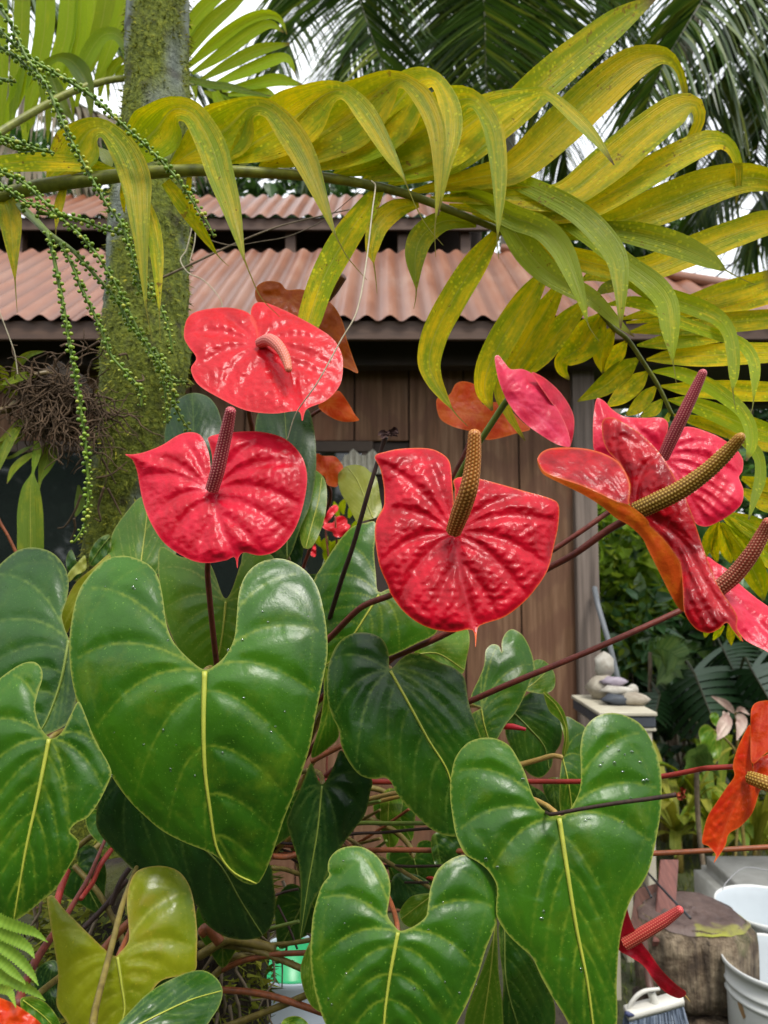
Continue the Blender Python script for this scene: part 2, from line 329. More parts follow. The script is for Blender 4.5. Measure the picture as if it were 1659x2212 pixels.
# ------------------------------------------------------------------ builders for plants
def inside(poly, q):
    x, y = q[:, 0], q[:, 1]; r = np.zeros(len(q), bool); n = len(poly); j = n - 1
    for i in range(n):
        xi, yi = poly[i]; xj, yj = poly[j]
        c = ((yi > y) != (yj > y)) & (x < (xj - xi) * (y - yi) / (yj - yi + 1e-12) + xi); r ^= c; j = i
    return r
def dist_pts(q, p):                       # nearest distance from each q to the points p, in blocks
    o = np.empty(len(q))
    for i in range(0, len(q), 2000):
        d = ((q[i:i + 2000, None, :] - p[None, :, :]) ** 2).sum(-1); o[i:i + 2000] = np.sqrt(d.min(1))
    return o
def bez(a, b, c, n=20):
    t = np.linspace(0, 1, n)[:, None]; return (1 - t) ** 2 * a + 2 * t * (1 - t) * b + t * t * c
def heart_veins(ol, J, tip, mid, pin=(.10, .28, .46, .64, .8), basal=(.28, .45, .62), curve=.34):
    """veins of a heart-shaped blade: midrib, arching basal veins, pinnate side veins, a loop near the margin"""
    J, tip = np.asarray(J, float), np.asarray(tip, float)
    mid = catmull(mid, 40); ax = (tip - J) / np.linalg.norm(tip - J)
    it = ((ol - tip) ** 2).sum(1).argmin(); ij = ((ol - J) ** 2).sum(1).argmin(); n = len(ol)
    def side(step):
        k = []; i = ij
        while i != it: k.append(i); i = (i + step) % n
        return ol[k + [it]]
    V = [(mid, 1.0, 1.0)]; loops = []
    for st in (1, -1):
        s = side(st)
        if len(s) < 6: continue
        cum = np.concatenate([[0], np.cumsum(np.linalg.norm(np.diff(s, axis=0), axis=1))]); cum /= cum[-1]
        at = lambda u: np.array([np.interp(u, cum, s[:, 0]), np.interp(u, cum, s[:, 1])])
        ends = []
        for u in basal:
            E = J + (at(u) - J) * .93; m = (J + E) / 2 - ax * curve * np.linalg.norm(E - J); vv_ = bez(J, m, E, 24); V += [(vv_[:10], .75, .82), (vv_[9:17], .6, .66), (vv_[16:], .45, .4)]
        for q, u in zip(pin, np.linspace(.74, .97, len(pin))):
            S = mid[int(q * (len(mid) - 1))]; E = S + (at(u) - S) * .93; m = (S + E) / 2 - ax * curve * np.linalg.norm(E - S); vv_ = bez(S, m, E, 24); V += [(vv_[:10], .55, .6), (vv_[9:17], .45, .45), (vv_[16:], .4, .25)]
        loops.append(catmull(np.array([J + (at(.12) - J) * .9] + [J + (at(u) - J) * .88 for u in (.25, .4, .55, .7, .85)] + [tip]), 60))
    for l in loops: V.append((l, .35, .14))
    return V
BLADES = {}
def drops(o, pts, mat, rmin=2.2, rmax=4.5):
    xy, D, d0 = BLADES[o.name]; sv_, sf_ = ico(); m_ = MB()
    for (x, y) in pts:
        i = ((xy - [x, y]) ** 2).sum(1).argmin()
        if ((xy[i] - [x, y]) ** 2).sum() > 100: continue
        rr = rng.uniform(rmin, rmax) / F * d0; m_.add(P(x, y, D[i]) + sv_ * rr * np.array([1, .38, rng.uniform(.8, 1.5)]), sf_)
    if m_.n: m_.build('water_drops', mat, o, kind='stuff')
def blade(name, ol, d0, mat, parent, J=None, tip=None, mid=None, lean=.35, tx=0., cx=0., cy=0., relief=.002, rw=22., vw=1.35,
          wav=.003, rib=None, veins=None, spacing=None, seed=0, curl=0., edge_px=1.3, label=None, pin=None, basal=None, curve=.34, blister=0.):
    ol = catmull(ol, 130, True); ext = ol.max(0) - ol.min(0); size = float(max(ext))
    s = spacing or min(5.6, max(2.8, size / 72)); per = np.linalg.norm(np.diff(np.vstack([ol, ol[:1]]), axis=0), axis=1).sum()
    ol = resample(ol, int(min(420, max(40, per / (s * .8)))), True)
    J = np.asarray(J if J is not None else ol.mean(0), float)
    kw = {}
    if pin is not None: kw['pin'] = pin
    if basal is not None: kw['basal'] = basal
    V = veins if veins is not None else (heart_veins(ol, J, tip, mid if mid is not None else [J, (J + np.asarray(tip)) / 2, tip], curve=curve, **kw) if tip is not None else [])
    lo, hi = ol.min(0), ol.max(0); rs = np.random.default_rng(int(abs(lo[0] * 7 + lo[1] * 3)) + seed)
    gx, gy = np.meshgrid(np.arange(lo[0], hi[0], s), np.arange(lo[1], hi[1], s * .87)); gx[1::2] += s / 2
    g = np.column_stack([gx.ravel(), gy.ravel()]); g += rs.normal(0, s * .08, g.shape)
    vp = [resample(v, max(4, int(np.linalg.norm(np.diff(v, axis=0), axis=1).sum() / (s * .7)))) for v, _, _ in V]
    allv = np.vstack(vp) if vp else np.zeros((0, 2))
    if len(allv):
        g = g[dist_pts(g, allv) > s * .55]
        keep = []; 
        for p in vp: keep.append(p)
        g = np.vstack([g] + keep)
    g = g[inside(ol, g)]; g = g[dist_pts(g, np.repeat(ol, 1, 0)) > s * .5]
    pts = np.vstack([ol, g]); k = len(ol)
    res = delaunay_2d_cdt([Vector((p[0], -p[1])) for p in pts], [], [list(range(k))[::-1]], 1, 1e-4)
    xy = np.array([(v.x, -v.y) for v in res[0]]); faces = [f for f in res[2] if len(f) == 3]
    # relief
    h = np.ones(len(xy)); vein = np.zeros(len(xy))
    for (v, wd, st) in V:
        d = dist_pts(xy, resample(v, max(6, int(np.linalg.norm(np.diff(v, axis=0), axis=1).sum() / 2.2)))); h = np.minimum(h, 1 - st ** .5 * np.exp(-(d / (rw * (.6 + .4 * wd))) ** 2)); vein = np.maximum(vein, st * np.exp(-(d / (vw * (.45 + .55 * wd))) ** 2))
    de = dist_pts(xy, resample(ol, 700, True))
    de = np.minimum(de, dist_pts(xy, ol))
    near = np.clip(1 - de / (.22 * size), 0, 1)
    h *= 1 - np.exp(-(de / (rw * .9)) ** 2)
    u = (xy[:, 0] - J[0]) / F * d0; v = (J[1] - xy[:, 1]) / F * d0; rm = size / F * d0
    ph = rs.uniform(0, 6.28, 4); fr = rs.uniform(.7, 1.5, 4) * 6.28 / rm * 1.5
    un = (np.sin(u * fr[0] + ph[0]) + np.sin(v * fr[1] + ph[1]) + .7 * np.sin((u + v) * fr[2] + ph[2]) + .7 * np.sin((u - v) * fr[3] * 1.4 + ph[3])) / 2.4
    bl = np.zeros(len(xy))
    if blister:
        for _ in range(14):
            an = rs.uniform(0, 6.28); wl = rs.uniform(11, 24); bl += np.sin((xy[:, 0] * math.cos(an) + xy[:, 1] * math.sin(an)) * 6.28 / wl + rs.uniform(0, 6.28)) * wl / 18
        bl = blister * np.clip(bl / 3.2, -1.2, 1.2) * (.25 + .75 * h) * (1 - .6 * np.exp(-(de / 10) ** 2))
    D = d0 + bl + tx * u + lean * v + cx * u * u / rm + cy * v * v / rm - relief * h + wav * un * (.35 + .65 * near) + curl * near ** 2 * rm * .1
    o = mesh_obj(name, P(xy[:, 0], xy[:, 1], D), faces, mat, parent,
                 {'vein': vein, 'edge': np.exp(-(de / edge_px) ** 2), 'near': near}, True)
    if label: o['label'] = label
    BLADES[o.name] = (xy, D, d0)
    if rib and len(V):
        p = resample(V[0][0], 40); dd = dist_pts
        idx = np.array([((xy - q) ** 2).sum(1).argmin() for q in p]); DD = np.convolve(np.pad(D[idx], 2, 'edge'), np.ones(5) / 5, 'valid') - .0008
        r = np.linspace(rib[0], rib[1], len(p)) / F * d0
        vv, ff = tube_vf(P(p[:, 0], p[:, 1], DD), r, 6); mesh_obj('midrib', vv, ff, M[rib[2]], o)
    o['_d'] = 0; del o['_d']
    return o
def petiole(leaf, J, d, base, mat='stem_olive', half=6.5, dirn=(0, .10, .02)):
    a = P(J[0], J[1], d + .004); e = np.asarray(base, float); b_ = a + np.array(dirn); c_ = e + np.array([(a[0] - e[0]) * .25, 0, .14])
    t = np.linspace(0, 1, 26)[:, None]; p = (1 - t) ** 3 * a + 3 * (1 - t) ** 2 * t * b_ + 3 * (1 - t) * t * t * c_ + t ** 3 * e
    v, f = tube_vf(p, np.linspace(half * .9, half * 1.15, 26) / F * d, 8); return mesh_obj('petiole', v, f, M[mat], leaf, {'along': np.repeat(np.linspace(0, 1, 26), 8)})

def ribbon_vf(pts, half, d, n=44, crease=.34, tail=None, twist=0., m=5, serr=0., yel=0., pale=None):
    pts = np.asarray(pts, float); k = len(pts); half = np.asarray(half, float)
    d = np.interp(np.linspace(0, 1, k), np.linspace(0, 1, len(np.atleast_1d(d))), np.atleast_1d(d))
    pl = np.zeros(k) if pale is None else np.interp(np.linspace(0, 1, k), np.linspace(0, 1, len(pale)), pale)
    c = catmull(np.column_stack([pts, half, d, pl]), n); c = resample(c, n)
    x, y, hw, dd, pl = c.T; hw = np.maximum(hw, .4)
    al = np.linspace(0, 1, n)
    if tail is not None:
        tp = np.vstack([c[-1:, :2], np.asarray(tail, float)]); tq = resample(catmull(tp, 12), 12)[1:]
        x = np.concatenate([x, tq[:, 0]]); y = np.concatenate([y, tq[:, 1]]); hw = np.concatenate([hw, np.linspace(1.6, .5, len(tq))])
        dd = np.concatenate([dd, np.linspace(dd[-1], dd[-1] - .012, len(tq))]); pl = np.concatenate([pl, np.ones(len(tq))]); al = np.concatenate([al * .95, np.linspace(.96, .965, len(tq))])
    tx, ty = np.gradient(x), np.gradient(y); ln = np.hypot(tx, ty) + 1e-9; nx, ny = -ty / ln, tx / ln
    # smooth normals a little so tight bends fold softly
    for _ in range(2):
        nx = np.convolve(np.pad(nx, 1, 'edge'), [.25, .5, .25], 'valid'); ny = np.convolve(np.pad(ny, 1, 'edge'), [.25, .5, .25], 'valid')
    l2 = np.hypot(nx, ny) + 1e-9; nx, ny = nx / l2, ny / l2
    s = np.linspace(-1, 1, m); V = []; N = len(x); ac = np.tile(s, N)
    for i, si in enumerate(s):
        hh = hw if not serr or abs(si) < .9 else hw * (1 + serr * np.where(np.arange(N) % 2, -1, 1))
        D = dd + (1 - abs(si)) * crease * hw / F * dd + twist * si * hw / F * dd
        V.append(P(x + nx * si * hh, y + ny * si * hh, D))
    V = np.stack(V, 1).reshape(-1, 3)
    f = [(i * m + j, i * m + j + 1, (i + 1) * m + j + 1, (i + 1) * m + j) for i in range(N - 1) for j in range(m - 1)]
    return V, f, {'along': np.repeat(al, m), 'across': ac, 'pale': np.repeat(pl, m), 'yel': np.full(N * m, yel)}
def ribbon(name, pts, half, d, mat, parent, **kw):
    V, f, a = ribbon_vf(pts, half, d, **kw); return mesh_obj(name, V, f, mat, parent, a)

def spadix(pts, half, d, mat, parent, rows=46, around=14, tilt=0.):
    """tapered spike with spiral rows of bumps"""
    Lp = np.linalg.norm(np.diff(catmull(pts, 40), axis=0), axis=1).sum(); rows = max(8, int(Lp / (2 * math.pi * float(np.mean(half)) / around)))
    nl, na = rows * 4, around * 4
    p, c = path3(pts, d, nl); p = resample(p, nl); dd = float(np.mean(np.atleast_1d(d)))
    hr = np.interp(np.linspace(0, 1, nl), np.linspace(0, 1, len(half)), half) / F * dd
    e = np.linspace(0, 1, nl); hr = hr * np.sqrt(np.clip(1 - ((e - .955) / .045).clip(0, 1) ** 2, .02, 1))
    V, f = tube_vf(p, hr, na); V = V.reshape(nl, na, 3)
    i, j = np.meshgrid(np.arange(nl), np.arange(na), indexing='ij')
    a = j / na * around; b = i / nl * rows
    fb = (b + .5 * np.floor(a)) ; bump = np.cos(math.pi * 2 * (a - .5)) * -.5 + .5
    cell = np.clip(1 - np.hypot((a % 1) - .5, ((b + .5 * (np.floor(a) % 2)) % 1) - .5) * 2, 0, 1)
    cc = p[:, None, :]; nrm = V - cc
    V = cc + nrm * (1 + .13 * np.sqrt(cell)[..., None])
    return mesh_obj('spadix', V.reshape(-1, 3), f, mat, parent, {'along': np.repeat(e, na), 'dot': np.clip((cell - .30) * 3., 0, 1).ravel()})

ICO = None
def ico():
    global ICO
    if ICO is None:
        bm = bmesh.new(); bmesh.ops.create_icosphere(bm, subdivisions=2, radius=1); bm.verts.index_update()
        ICO = (np.array([tuple(v.co) for v in bm.verts]), [tuple(v.index for v in q.verts) for q in bm.faces]); bm.free()
    return ICO

LEAFV = np.array([[0, 0, 0], [.25, .22, .05], [.2, .55, .03], [0, 1, -.08], [-.2, .55, .03], [-.25, .22, .05], [0, .5, -.05]])
LEAFF = [(0, 1, 6), (1, 2, 6), (2, 3, 6), (3, 4, 6), (4, 5, 6), (5, 0, 6)]
def leaf_cloud(name, c, rad, n, size, mat, parent=None, flat=.5, wide=1., shell=.55, **props):
    """many small leaves spread through an uneven crown"""
    mb_v = []; mb_f = []; rn = []
    lob = rng.normal(size=(9, 3)); lob /= np.linalg.norm(lob, axis=1)[:, None]
    for i in range(n):
        d = rng.normal(size=3); d /= np.linalg.norm(d); k = rng.uniform(shell, 1) ** .7
        bulge = .72 + .42 * max(0, (lob @ d).max() - .55) / .45
        p = np.asarray(c) + d * k * bulge * np.asarray(rad)
        s = size * rng.uniform(.55, 1.25)
        ax = d * .6 + rng.normal(size=3) * .7 + np.array([0, 0, -.25]); ax /= np.linalg.norm(ax)
        up = rng.normal(size=3) * flat + np.array([0, -.3, 1.]); sd = np.cross(ax, up); sd /= (np.linalg.norm(sd) + 1e-9); nn = np.cross(sd, ax)
        mb_v.append(p + s * (LEAFV[:, :1] * sd * wide + LEAFV[:, 1:2] * ax + LEAFV[:, 2:] * nn)); mb_f += [tuple(q + i * 7 for q in t) for t in LEAFF]
        rn += [np.clip(rng.normal(.45, .25), 0, 1)] * 7
    return mesh_obj(name, np.concatenate(mb_v), mb_f, mat, parent, {'rnd': rn}, False, **props)

# ================================================================== THE SETTING
# ---- ground
b = NB('ground_soil'); co = b.coord()
n1 = b.noise(co, 1.3, 6, .6); c = b.ramp(n1, [(.35, (.045, .033, .022)), (.5, (.035, .045, .014)), (.62, (.065, .085, .016))])
c = b.mix(b.ramp(b.noise(co, 40, 4, .7), [(.5, 0.), (.75, .6)]), c, (.11, .085, .055))
M['ground'] = b.finish(c, .9, b.bump(b.math('ADD', b.noise(co, 60, 5, .7), b.noise(co, 9, 3)), .8, .02))
gx = np.concatenate([[-200, -60, -20], np.linspace(-6, 7, 66), [20, 60, 200]]); gy = np.concatenate([[-120, -30], np.linspace(-3, 13, 66), [30, 80, 250]])
GX, GY = np.meshgrid(gx, gy); GZ = .025 * np.sin(GX * 2.1 + 1) * np.sin(GY * 1.7) + .012 * np.sin(GX * 7 + GY * 5) + rng.normal(0, .006, GX.shape)
nxg = len(gx)
mesh_obj('ground', np.column_stack([GX.ravel(), GY.ravel(), GZ.ravel()]), [(j * nxg + i, j * nxg + i + 1, (j + 1) * nxg + i + 1, (j + 1) * nxg + i) for j in range(len(gy) - 1) for i in range(nxg - 1)], M['ground'], kind='structure')
# ---- mossy grass patch
M['grass'] = rnd_leaf('grass_blades', (.04, .07, .012), (.09, .13, .016), (.20, .21, .03), .7, .2)
mb_v = []; mb_f = []; rn = []
for i in range(5200):
    x = rng.uniform(.8, 3.2); y = rng.uniform(2.75, 5.0); a = rng.uniform(0, 6.28); h = rng.uniform(.015, .05); ww = rng.uniform(.002, .005); lx, ly = rng.normal(0, .02, 2)
    bx, by = math.cos(a) * ww, math.sin(a) * ww
    mb_v += [(x - bx, y - by, -.02), (x + bx, y + by, -.02), (x + lx, y + ly, h)]; mb_f.append((3 * i, 3 * i + 1, 3 * i + 2)); rn += [rng.uniform(0, 1)] * 3
mesh_obj('grass', mb_v, mb_f, M['grass'], None, {'rnd': rn}, False, kind='stuff', label='short mossy yellow-green grass beside the stump', category='grass')

# ---- house
b = NB('weathered_ply'); co = b.coord(); st = b.mapping(co, (26, 26, 1.3)); n1 = b.noise(st, 1.6, 6, .62); g2 = b.noise(b.mapping(co, (5, 5, 1.1)), 1.6, 4)
ring = b.n('TexWave', wave_type='RINGS', rings_direction='X'); ring.inputs['Scale'].default_value = 2.3; ring.inputs['Distortion'].default_value = 9; ring.inputs['Detail'].default_value = 3; ring.inputs['Detail Scale'].default_value = 1.1
b.set(ring.inputs['Vector'], b.mapping(co, (2.2, 1, .55)))
c = b.ramp(n1, [(.28, (.075, .036, .017)), (.5, (.145, .075, .040)), (.72, (.22, .125, .072))])
c = b.mix(b.math('MULTIPLY', b.ramp(ring.outputs['Color'], [(.35, 0.), (.75, 1.)]), .5), c, (.115, .052, .032))
c = b.mix(b.ramp(g2, [(.6, 0.), (.8, .35)]), c, (.14, .115, .09)); c = b.mix(b.ramp(b.noise(b.mapping(co, (3, 3, .9)), 1.3, 4), [(.58, 0.), (.7, .5)]), c, (.26, .095, .05))
M['ply'] = b.finish(c, .72, b.bump(n1, .4, .003), spec=.25)
b = NB('grey_timber'); co = b.coord(); n1 = b.noise(b.mapping(co, (40, 40, 1.1)), 1.5, 6, .62); c = b.ramp(n1, [(.3, (.09, .07, .058)), (.7, (.235, .185, .155))])
M['timber'] = b.finish(c, .75, b.bump(n1, .4, .003), spec=.25)
M['brown_trim'] = plain('brown_trim', (.105, .058, .036), (.060, .034, .024), .6, 5, .3, .002, stretch=(1, 9, 9))
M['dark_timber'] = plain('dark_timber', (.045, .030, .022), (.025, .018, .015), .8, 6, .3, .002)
b = NB('rusty_roofing'); co = b.coord()
n1 = b.noise(b.mapping(co, (5, 1.2, 1.2)), 1.5, 6, .65); c = b.ramp(n1, [(.3, (.150, .046, .018)), (.55, (.225, .085, .040)), (.75, (.28, .150, .095))])
c = b.mix(b.ramp(b.noise(b.mapping(co, (1.5, .8, .8)), 1.4, 4), [(.5, 0.), (.75, .5)]), c, (.26, .165, .125)); c = b.mix(b.ramp(b.noise(co, 60, 3), [(.68, 0.), (.76, .6)]), c, (.09, .05, .035))
c = b.mix(b.ramp(b.attr('valley_shade'), [(.45, 0.), (1., .6)]), c, (.10, .042, .028))  # valleys darkened in the colour to deepen the weak corrugation shading
M['roof'] = b.finish(c, b.math('ADD', .24, b.math('MULTIPLY', n1, .25)), b.bump(b.noise(co, 30, 3), .15, .002), spec=.6)

YE, YW = 3.3, 3.7
eave = PY(829.5, 688, YE); zE = float(eave[2]); YT = 4.5; top = PY(829.5, 543, YT); zT = float(top[2])
house = thing('wooden_house', (0, YW + .5, 0), 'brown plank house with two tiers of rusty corrugated roofing', 'house')
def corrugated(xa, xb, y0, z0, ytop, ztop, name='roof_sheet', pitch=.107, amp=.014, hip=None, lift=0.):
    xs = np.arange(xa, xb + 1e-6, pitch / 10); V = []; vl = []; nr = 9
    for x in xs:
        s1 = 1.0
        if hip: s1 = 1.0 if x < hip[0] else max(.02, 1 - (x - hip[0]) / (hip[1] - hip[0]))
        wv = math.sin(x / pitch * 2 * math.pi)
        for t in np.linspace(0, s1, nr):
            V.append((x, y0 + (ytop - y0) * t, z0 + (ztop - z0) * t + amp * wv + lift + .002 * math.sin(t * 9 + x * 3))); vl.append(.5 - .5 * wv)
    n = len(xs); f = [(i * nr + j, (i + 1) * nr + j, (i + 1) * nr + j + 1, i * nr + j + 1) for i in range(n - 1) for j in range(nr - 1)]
    return mesh_obj(name, V, f, M['roof'], house, {'valley_shade': vl})
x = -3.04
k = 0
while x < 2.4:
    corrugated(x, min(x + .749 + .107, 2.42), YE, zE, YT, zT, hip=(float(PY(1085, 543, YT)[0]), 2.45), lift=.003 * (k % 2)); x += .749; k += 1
# fascia, soffit beam, rafters, hip cap
box('fascia_board', -3.1, 2.4, YE + .03, YE + .055, zE - .09, zE + .001, M['brown_trim'], house)
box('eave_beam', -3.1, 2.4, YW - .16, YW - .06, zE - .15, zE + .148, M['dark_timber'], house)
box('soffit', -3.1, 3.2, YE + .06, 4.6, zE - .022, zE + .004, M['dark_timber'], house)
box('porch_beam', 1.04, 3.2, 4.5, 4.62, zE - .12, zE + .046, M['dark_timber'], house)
# upper tier: dark clerestory, posts, fascia and roof
u0 = PY(829.5, 466, 4.75); u1 = PY(829.5, 424, 5.5); zu0, zu1 = float(u0[2]), float(u1[2]); xr = float(PY(1060, 466, 4.75)[0])
x = -4.0; k = 0
while x < xr - .1:
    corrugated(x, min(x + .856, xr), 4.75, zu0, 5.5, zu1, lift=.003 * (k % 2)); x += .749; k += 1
box('fascia_board', -4.0, xr, 4.78, 4.81, zu0 - .085, zu0 - .002, M['brown_trim'], house)
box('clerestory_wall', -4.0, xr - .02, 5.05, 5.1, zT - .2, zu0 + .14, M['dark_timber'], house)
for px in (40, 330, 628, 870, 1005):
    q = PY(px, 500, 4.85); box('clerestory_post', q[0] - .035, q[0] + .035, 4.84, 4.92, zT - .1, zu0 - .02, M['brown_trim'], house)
# hip cap along the right slope
hp = np.array([PY(1085, 543, YT), (2.45, YE, zE)]); hp[:, 2] += .018
hv, hf = tube_vf(resample(hp, 12), .03, 8); mesh_obj('hip_cap', hv, hf, M['roof'], house, {'valley_shade': np.zeros(len(hv))})
# plank wall, board by board
x0 = float(PY(1241, 1100, YW)[0]); wx = x0; wb = .278; k = 0
win_x1 = float(PY(806, 1000, YW)[0]); win_z1 = float(PY(0, 952, YW)[2]); win_z0 = .95
while wx > -3.2:
    xa = wx - wb + .007
    if xa > win_x1 - .05: segs = [(0.0, zE + .05)]
    else: segs = [(0.0, win_z0), (win_z1, zE + .05)]
    for (z0, z1) in segs: box('plank', xa, wx, YW + rng.uniform(0, .004), YW + .022, z0, z1, M['ply'], house, bev=.003)
    wx -= wb; k += 1
box('wall_backing', -3.2, x0, YW + .024, YW + .06, 0, win_z0, M['dark_timber'], house); box('wall_backing', -3.2, x0, YW + .024, YW + .06, win_z1, zE + .04, M['dark_timber'], house)
box('wall_backing', win_x1 - .04, x0, YW + .024, YW + .06, win_z0 + .002, win_z1 - .002, M['dark_timber'], house)
pa, pb = float(PY(1242, 1100, YW - .04)[0]), float(PY(1290, 1100, YW - .04)[0])
box('corner_post', pa, pb, YW - .045, YW + .06, 0, zE + .05, M['timber'], house)
box('side_wall', pb - .03, pb - .004, YW + .065, 4.5, 0, zE + .04, M['timber'], house)
box('trim_board', -3.2, float(PY(235, 730, YW)[0]), YW - .03, YW - .004, float(PY(0, 752, YW)[2]), float(PY(0, 726, YW)[2]), M['timber'], house)
# window; the dark pane colour stands in for the unlit room
M['frame'] = plain('window_frame', (.06, .038, .024), (.035, .022, .014), .6, 9, .2, .002)
b = NB('window_glass'); b.m.use_nodes = True
gl = b.n('BsdfPrincipled'); gl.inputs['Base Color'].default_value = (.012, .016, .014, 1); gl.inputs['Roughness'].default_value = .04; gl.inputs['Specular IOR Level'].default_value = .7
b.t.links.new(gl.outputs[0], b.out.inputs['Surface']); M['glass'] = b.m
win = mesh_obj('window', *box_vf(-3.2, win_x1, YW - .012, YW + .03, win_z1 - .06, win_z1 - .002), M['frame'], house, smooth=False)
box('frame', win_x1 - .06, win_x1 - .002, YW - .0125, YW + .03, win_z0 + .003, win_z1 - .062, M['frame'], win)
xm = float(PY(372, 1000, YW)[0]); box('frame', xm - .03, xm + .03, YW - .011, YW + .03, win_z0 + .003, win_z1 - .062, M['frame'], win)
box('frame', -3.2, win_x1, YW - .02, YW + .03, win_z0 - .05, win_z0 + .001, M['frame'], win)
box('pane', xm + .031, win_x1 - .061, YW + .008, YW + .014, win_z0 + .003, win_z1 - .062, M['glass'], win, bev=0)
box('pane', -3.2, xm - .031, YW + .008, YW + .014, win_z0 + .003, win_z1 - .062, M['glass'], win, bev=0)
# pale scalloped cloth standing in for a fan-shaped reflection in the window
M['fan_reflection'] = plain('pale_reflection', (.46, .44, .36), (.30, .29, .24), .85, 30, .3, .002, transl=.2)
vx0, vx1 = float(PY(722, 1000, 3.62)[0]), float(PY(846, 1000, 3.62)[0]); vz = float(PY(0, 968, 3.62)[2]); zb = float(PY(0, 1010, 3.62)[2]); V = []; n = 60
for i in range(n + 1):
    t = i / n; x = vx0 + (vx1 - vx0) * t; zt = vz - .035 * abs(math.sin(t * 3 * math.pi)) - .1 * max(0, abs(t - .5) - .32) / .18
    for s in np.linspace(0, 1, 7): V.append((x, 3.63 + .012 * math.sin(t * 60), zt + (zb - .03 - zt) * s))
cl = mesh_obj('reflection_cloth', V, [(i * 7 + j, (i + 1) * 7 + j, (i + 1) * 7 + j + 1, i * 7 + j + 1) for i in range(n) for j in range(6)], M['fan_reflection'], None, label='pale scalloped shape standing in for a reflection in the dark window', category='curtain')
box('added_rod', vx0 - .03, vx1 + .03, 3.64, YW - .006, zb - .035, zb - .02, M['frame'], cl)

# ================================================================== YARD ON THE RIGHT
# ---- coconut palms
def frond3(parent, pts, d, n=95, ll=.62, hang=.45, side=1., mat='coco', rad=.022, label=None, skip=.12, wid=.021):
    p, c = path3(pts, d, 60); p = resample(p, n); t = np.gradient(p, axis=0); t /= np.linalg.norm(t, axis=1)[:, None]
    v, f = tube_vf(p, np.linspace(rad, rad * .25, n), 6); fr = mesh_obj('frond', v, f, M['rachis_dark'], parent)
    up = np.array([0, -.35, 1.]); mbv = []; mbf = []; rn = []; k = 0
    for i in range(int(n * skip), n):
        u = i / n; L_ = ll * (math.sin(math.pi * min(1, .18 + .82 * u)) ** .6 * .9 + .12)
        sdv = np.cross(t[i], up); sdv /= (np.linalg.norm(sdv) + 1e-9)
        for sg in (-1, 1):
            dr = sdv * sg * side + t[i] * (.55 + .5 * u) + rng.normal(0, .07, 3); dr /= np.linalg.norm(dr)
            l = L_ * rng.uniform(.82, 1.1); q = p[i].copy(); st = 5; w0 = wid * rng.uniform(.8, 1.2); r_ = float(np.clip(rng.normal(.42, .24), 0, 1)); hg = hang * rng.uniform(.5, 1.5)
            wv = np.cross(dr, np.array([0, 0, 1.])) ; wv /= (np.linalg.norm(wv) + 1e-9); wv = wv * .75 + np.array([0, 0, .55]) * rng.choice([-1, 1]); b0 = len(rn)
            for s in range(st + 1):
                ww = w0 * (1 - (s / st) ** 2.2) + .0015
                mbv += [q - wv * ww, q + wv * ww]; rn += [r_, r_]
                dr = dr + np.array([0, 0, -hg * .38]); dr /= np.linalg.norm(dr); q = q + dr * l / st
            mbf += [(b0 + 2 * s, b0 + 2 * s + 1, b0 + 2 * s + 3, b0 + 2 * s + 2) for s in range(st)]
    lf = mesh_obj('leaflets', mbv, mbf, M[mat], fr, {'rnd': rn}, False, kind='stuff')
    return fr
M['rachis_dark'] = plain('rachis_dark', (.055, .060, .022), (.03, .035, .014), .5, 10, .2, .002)
M['palm_bark'] = plain('palm_bark', (.34, .29, .23), (.20, .17, .13), .85, 8, .5, .01, stretch=(1, 1, 5))
def coco(label, trunk_pts, trunk_d, crown, fr):
    p, c = path3(trunk_pts, trunk_d, 40); foot = p[-1].copy(); foot[2] = -.1
    root = thing('coconut_palm', (foot[0], foot[1], 0), label, 'palm tree', 'coconut palms behind the house')
    p = np.vstack([p, foot]); p = resample(p, 60); r = np.linspace(.085, .14, 60) * (1 + .03 * np.sin(np.arange(60) * 2.1))
    v, f = tube_vf(p, r, 14); mesh_obj('trunk', v, f, M['palm_bark'], root)
    for (pts, d, kw) in fr: frond3(root, pts, d, **kw)
    return root
coco('tall coconut palm with dark drooping fronds above the roof centre', [(1070, -220), (1085, 100), (1098, 420), (1110, 900)], [8.6, 8.6, 8.6, 8.6], None, [
    ([(1068, -230), (1046, -60), (1048, 80), (1052, 230), (1062, 330)], [8.5, 7.8, 7.3, 7.1, 7.2], dict(n=150, ll=1.5, hang=.22)),
    ([(1060, -230), (900, -180), (780, -40), (800, 70), (838, 165), (880, 250)], [8.5, 8., 7.4, 7.2, 7.0, 7.0], dict(n=150, ll=1.45, hang=.22)),
    ([(1075, -230), (1190, -120), (1180, 10), (1158, 110), (1150, 180)], [8.5, 8., 7.6, 7.5, 7.4], dict(n=140, ll=1.4, hang=.25)),
    ([(1060, -230), (850, -250), (690, -120), (640, 40), (600, 150)], [8.5, 8.4, 8.2, 8.0, 7.9], dict(n=140, ll=1.4, hang=.3)),
    ([(1070, -220), (980, -80), (940, 90), (930, 250)], [8.6, 9.2, 9.6, 9.8], dict(n=140, ll=1.6, hang=.3)),
    ([(1080, -220), (1290, -180), (1330, -20), (1310, 90), (1270, 220)], [8.6, 9., 9.2, 9.2, 9.2], dict(n=140, ll=1.5, hang=.3)),
    ([(1065, -210), (1000, -60), (985, 120), (990, 300), (1010, 420)], [8.7, 9.8, 10.4, 10.8, 11.], dict(n=140, ll=1.7, hang=.4)),
    ([(1075, -210), (1140, -40), (1190, 150), (1220, 320), (1230, 430)], [8.7, 9.8, 10.4, 10.8, 11.], dict(n=140, ll=1.7, hang=.5)),
    ([(1060, -220), (860, -100), (760, 80), (700, 250), (660, 380)], [8.7, 9.6, 10.2, 10.6, 10.8], dict(n=140, ll=1.6, hang=.45))])
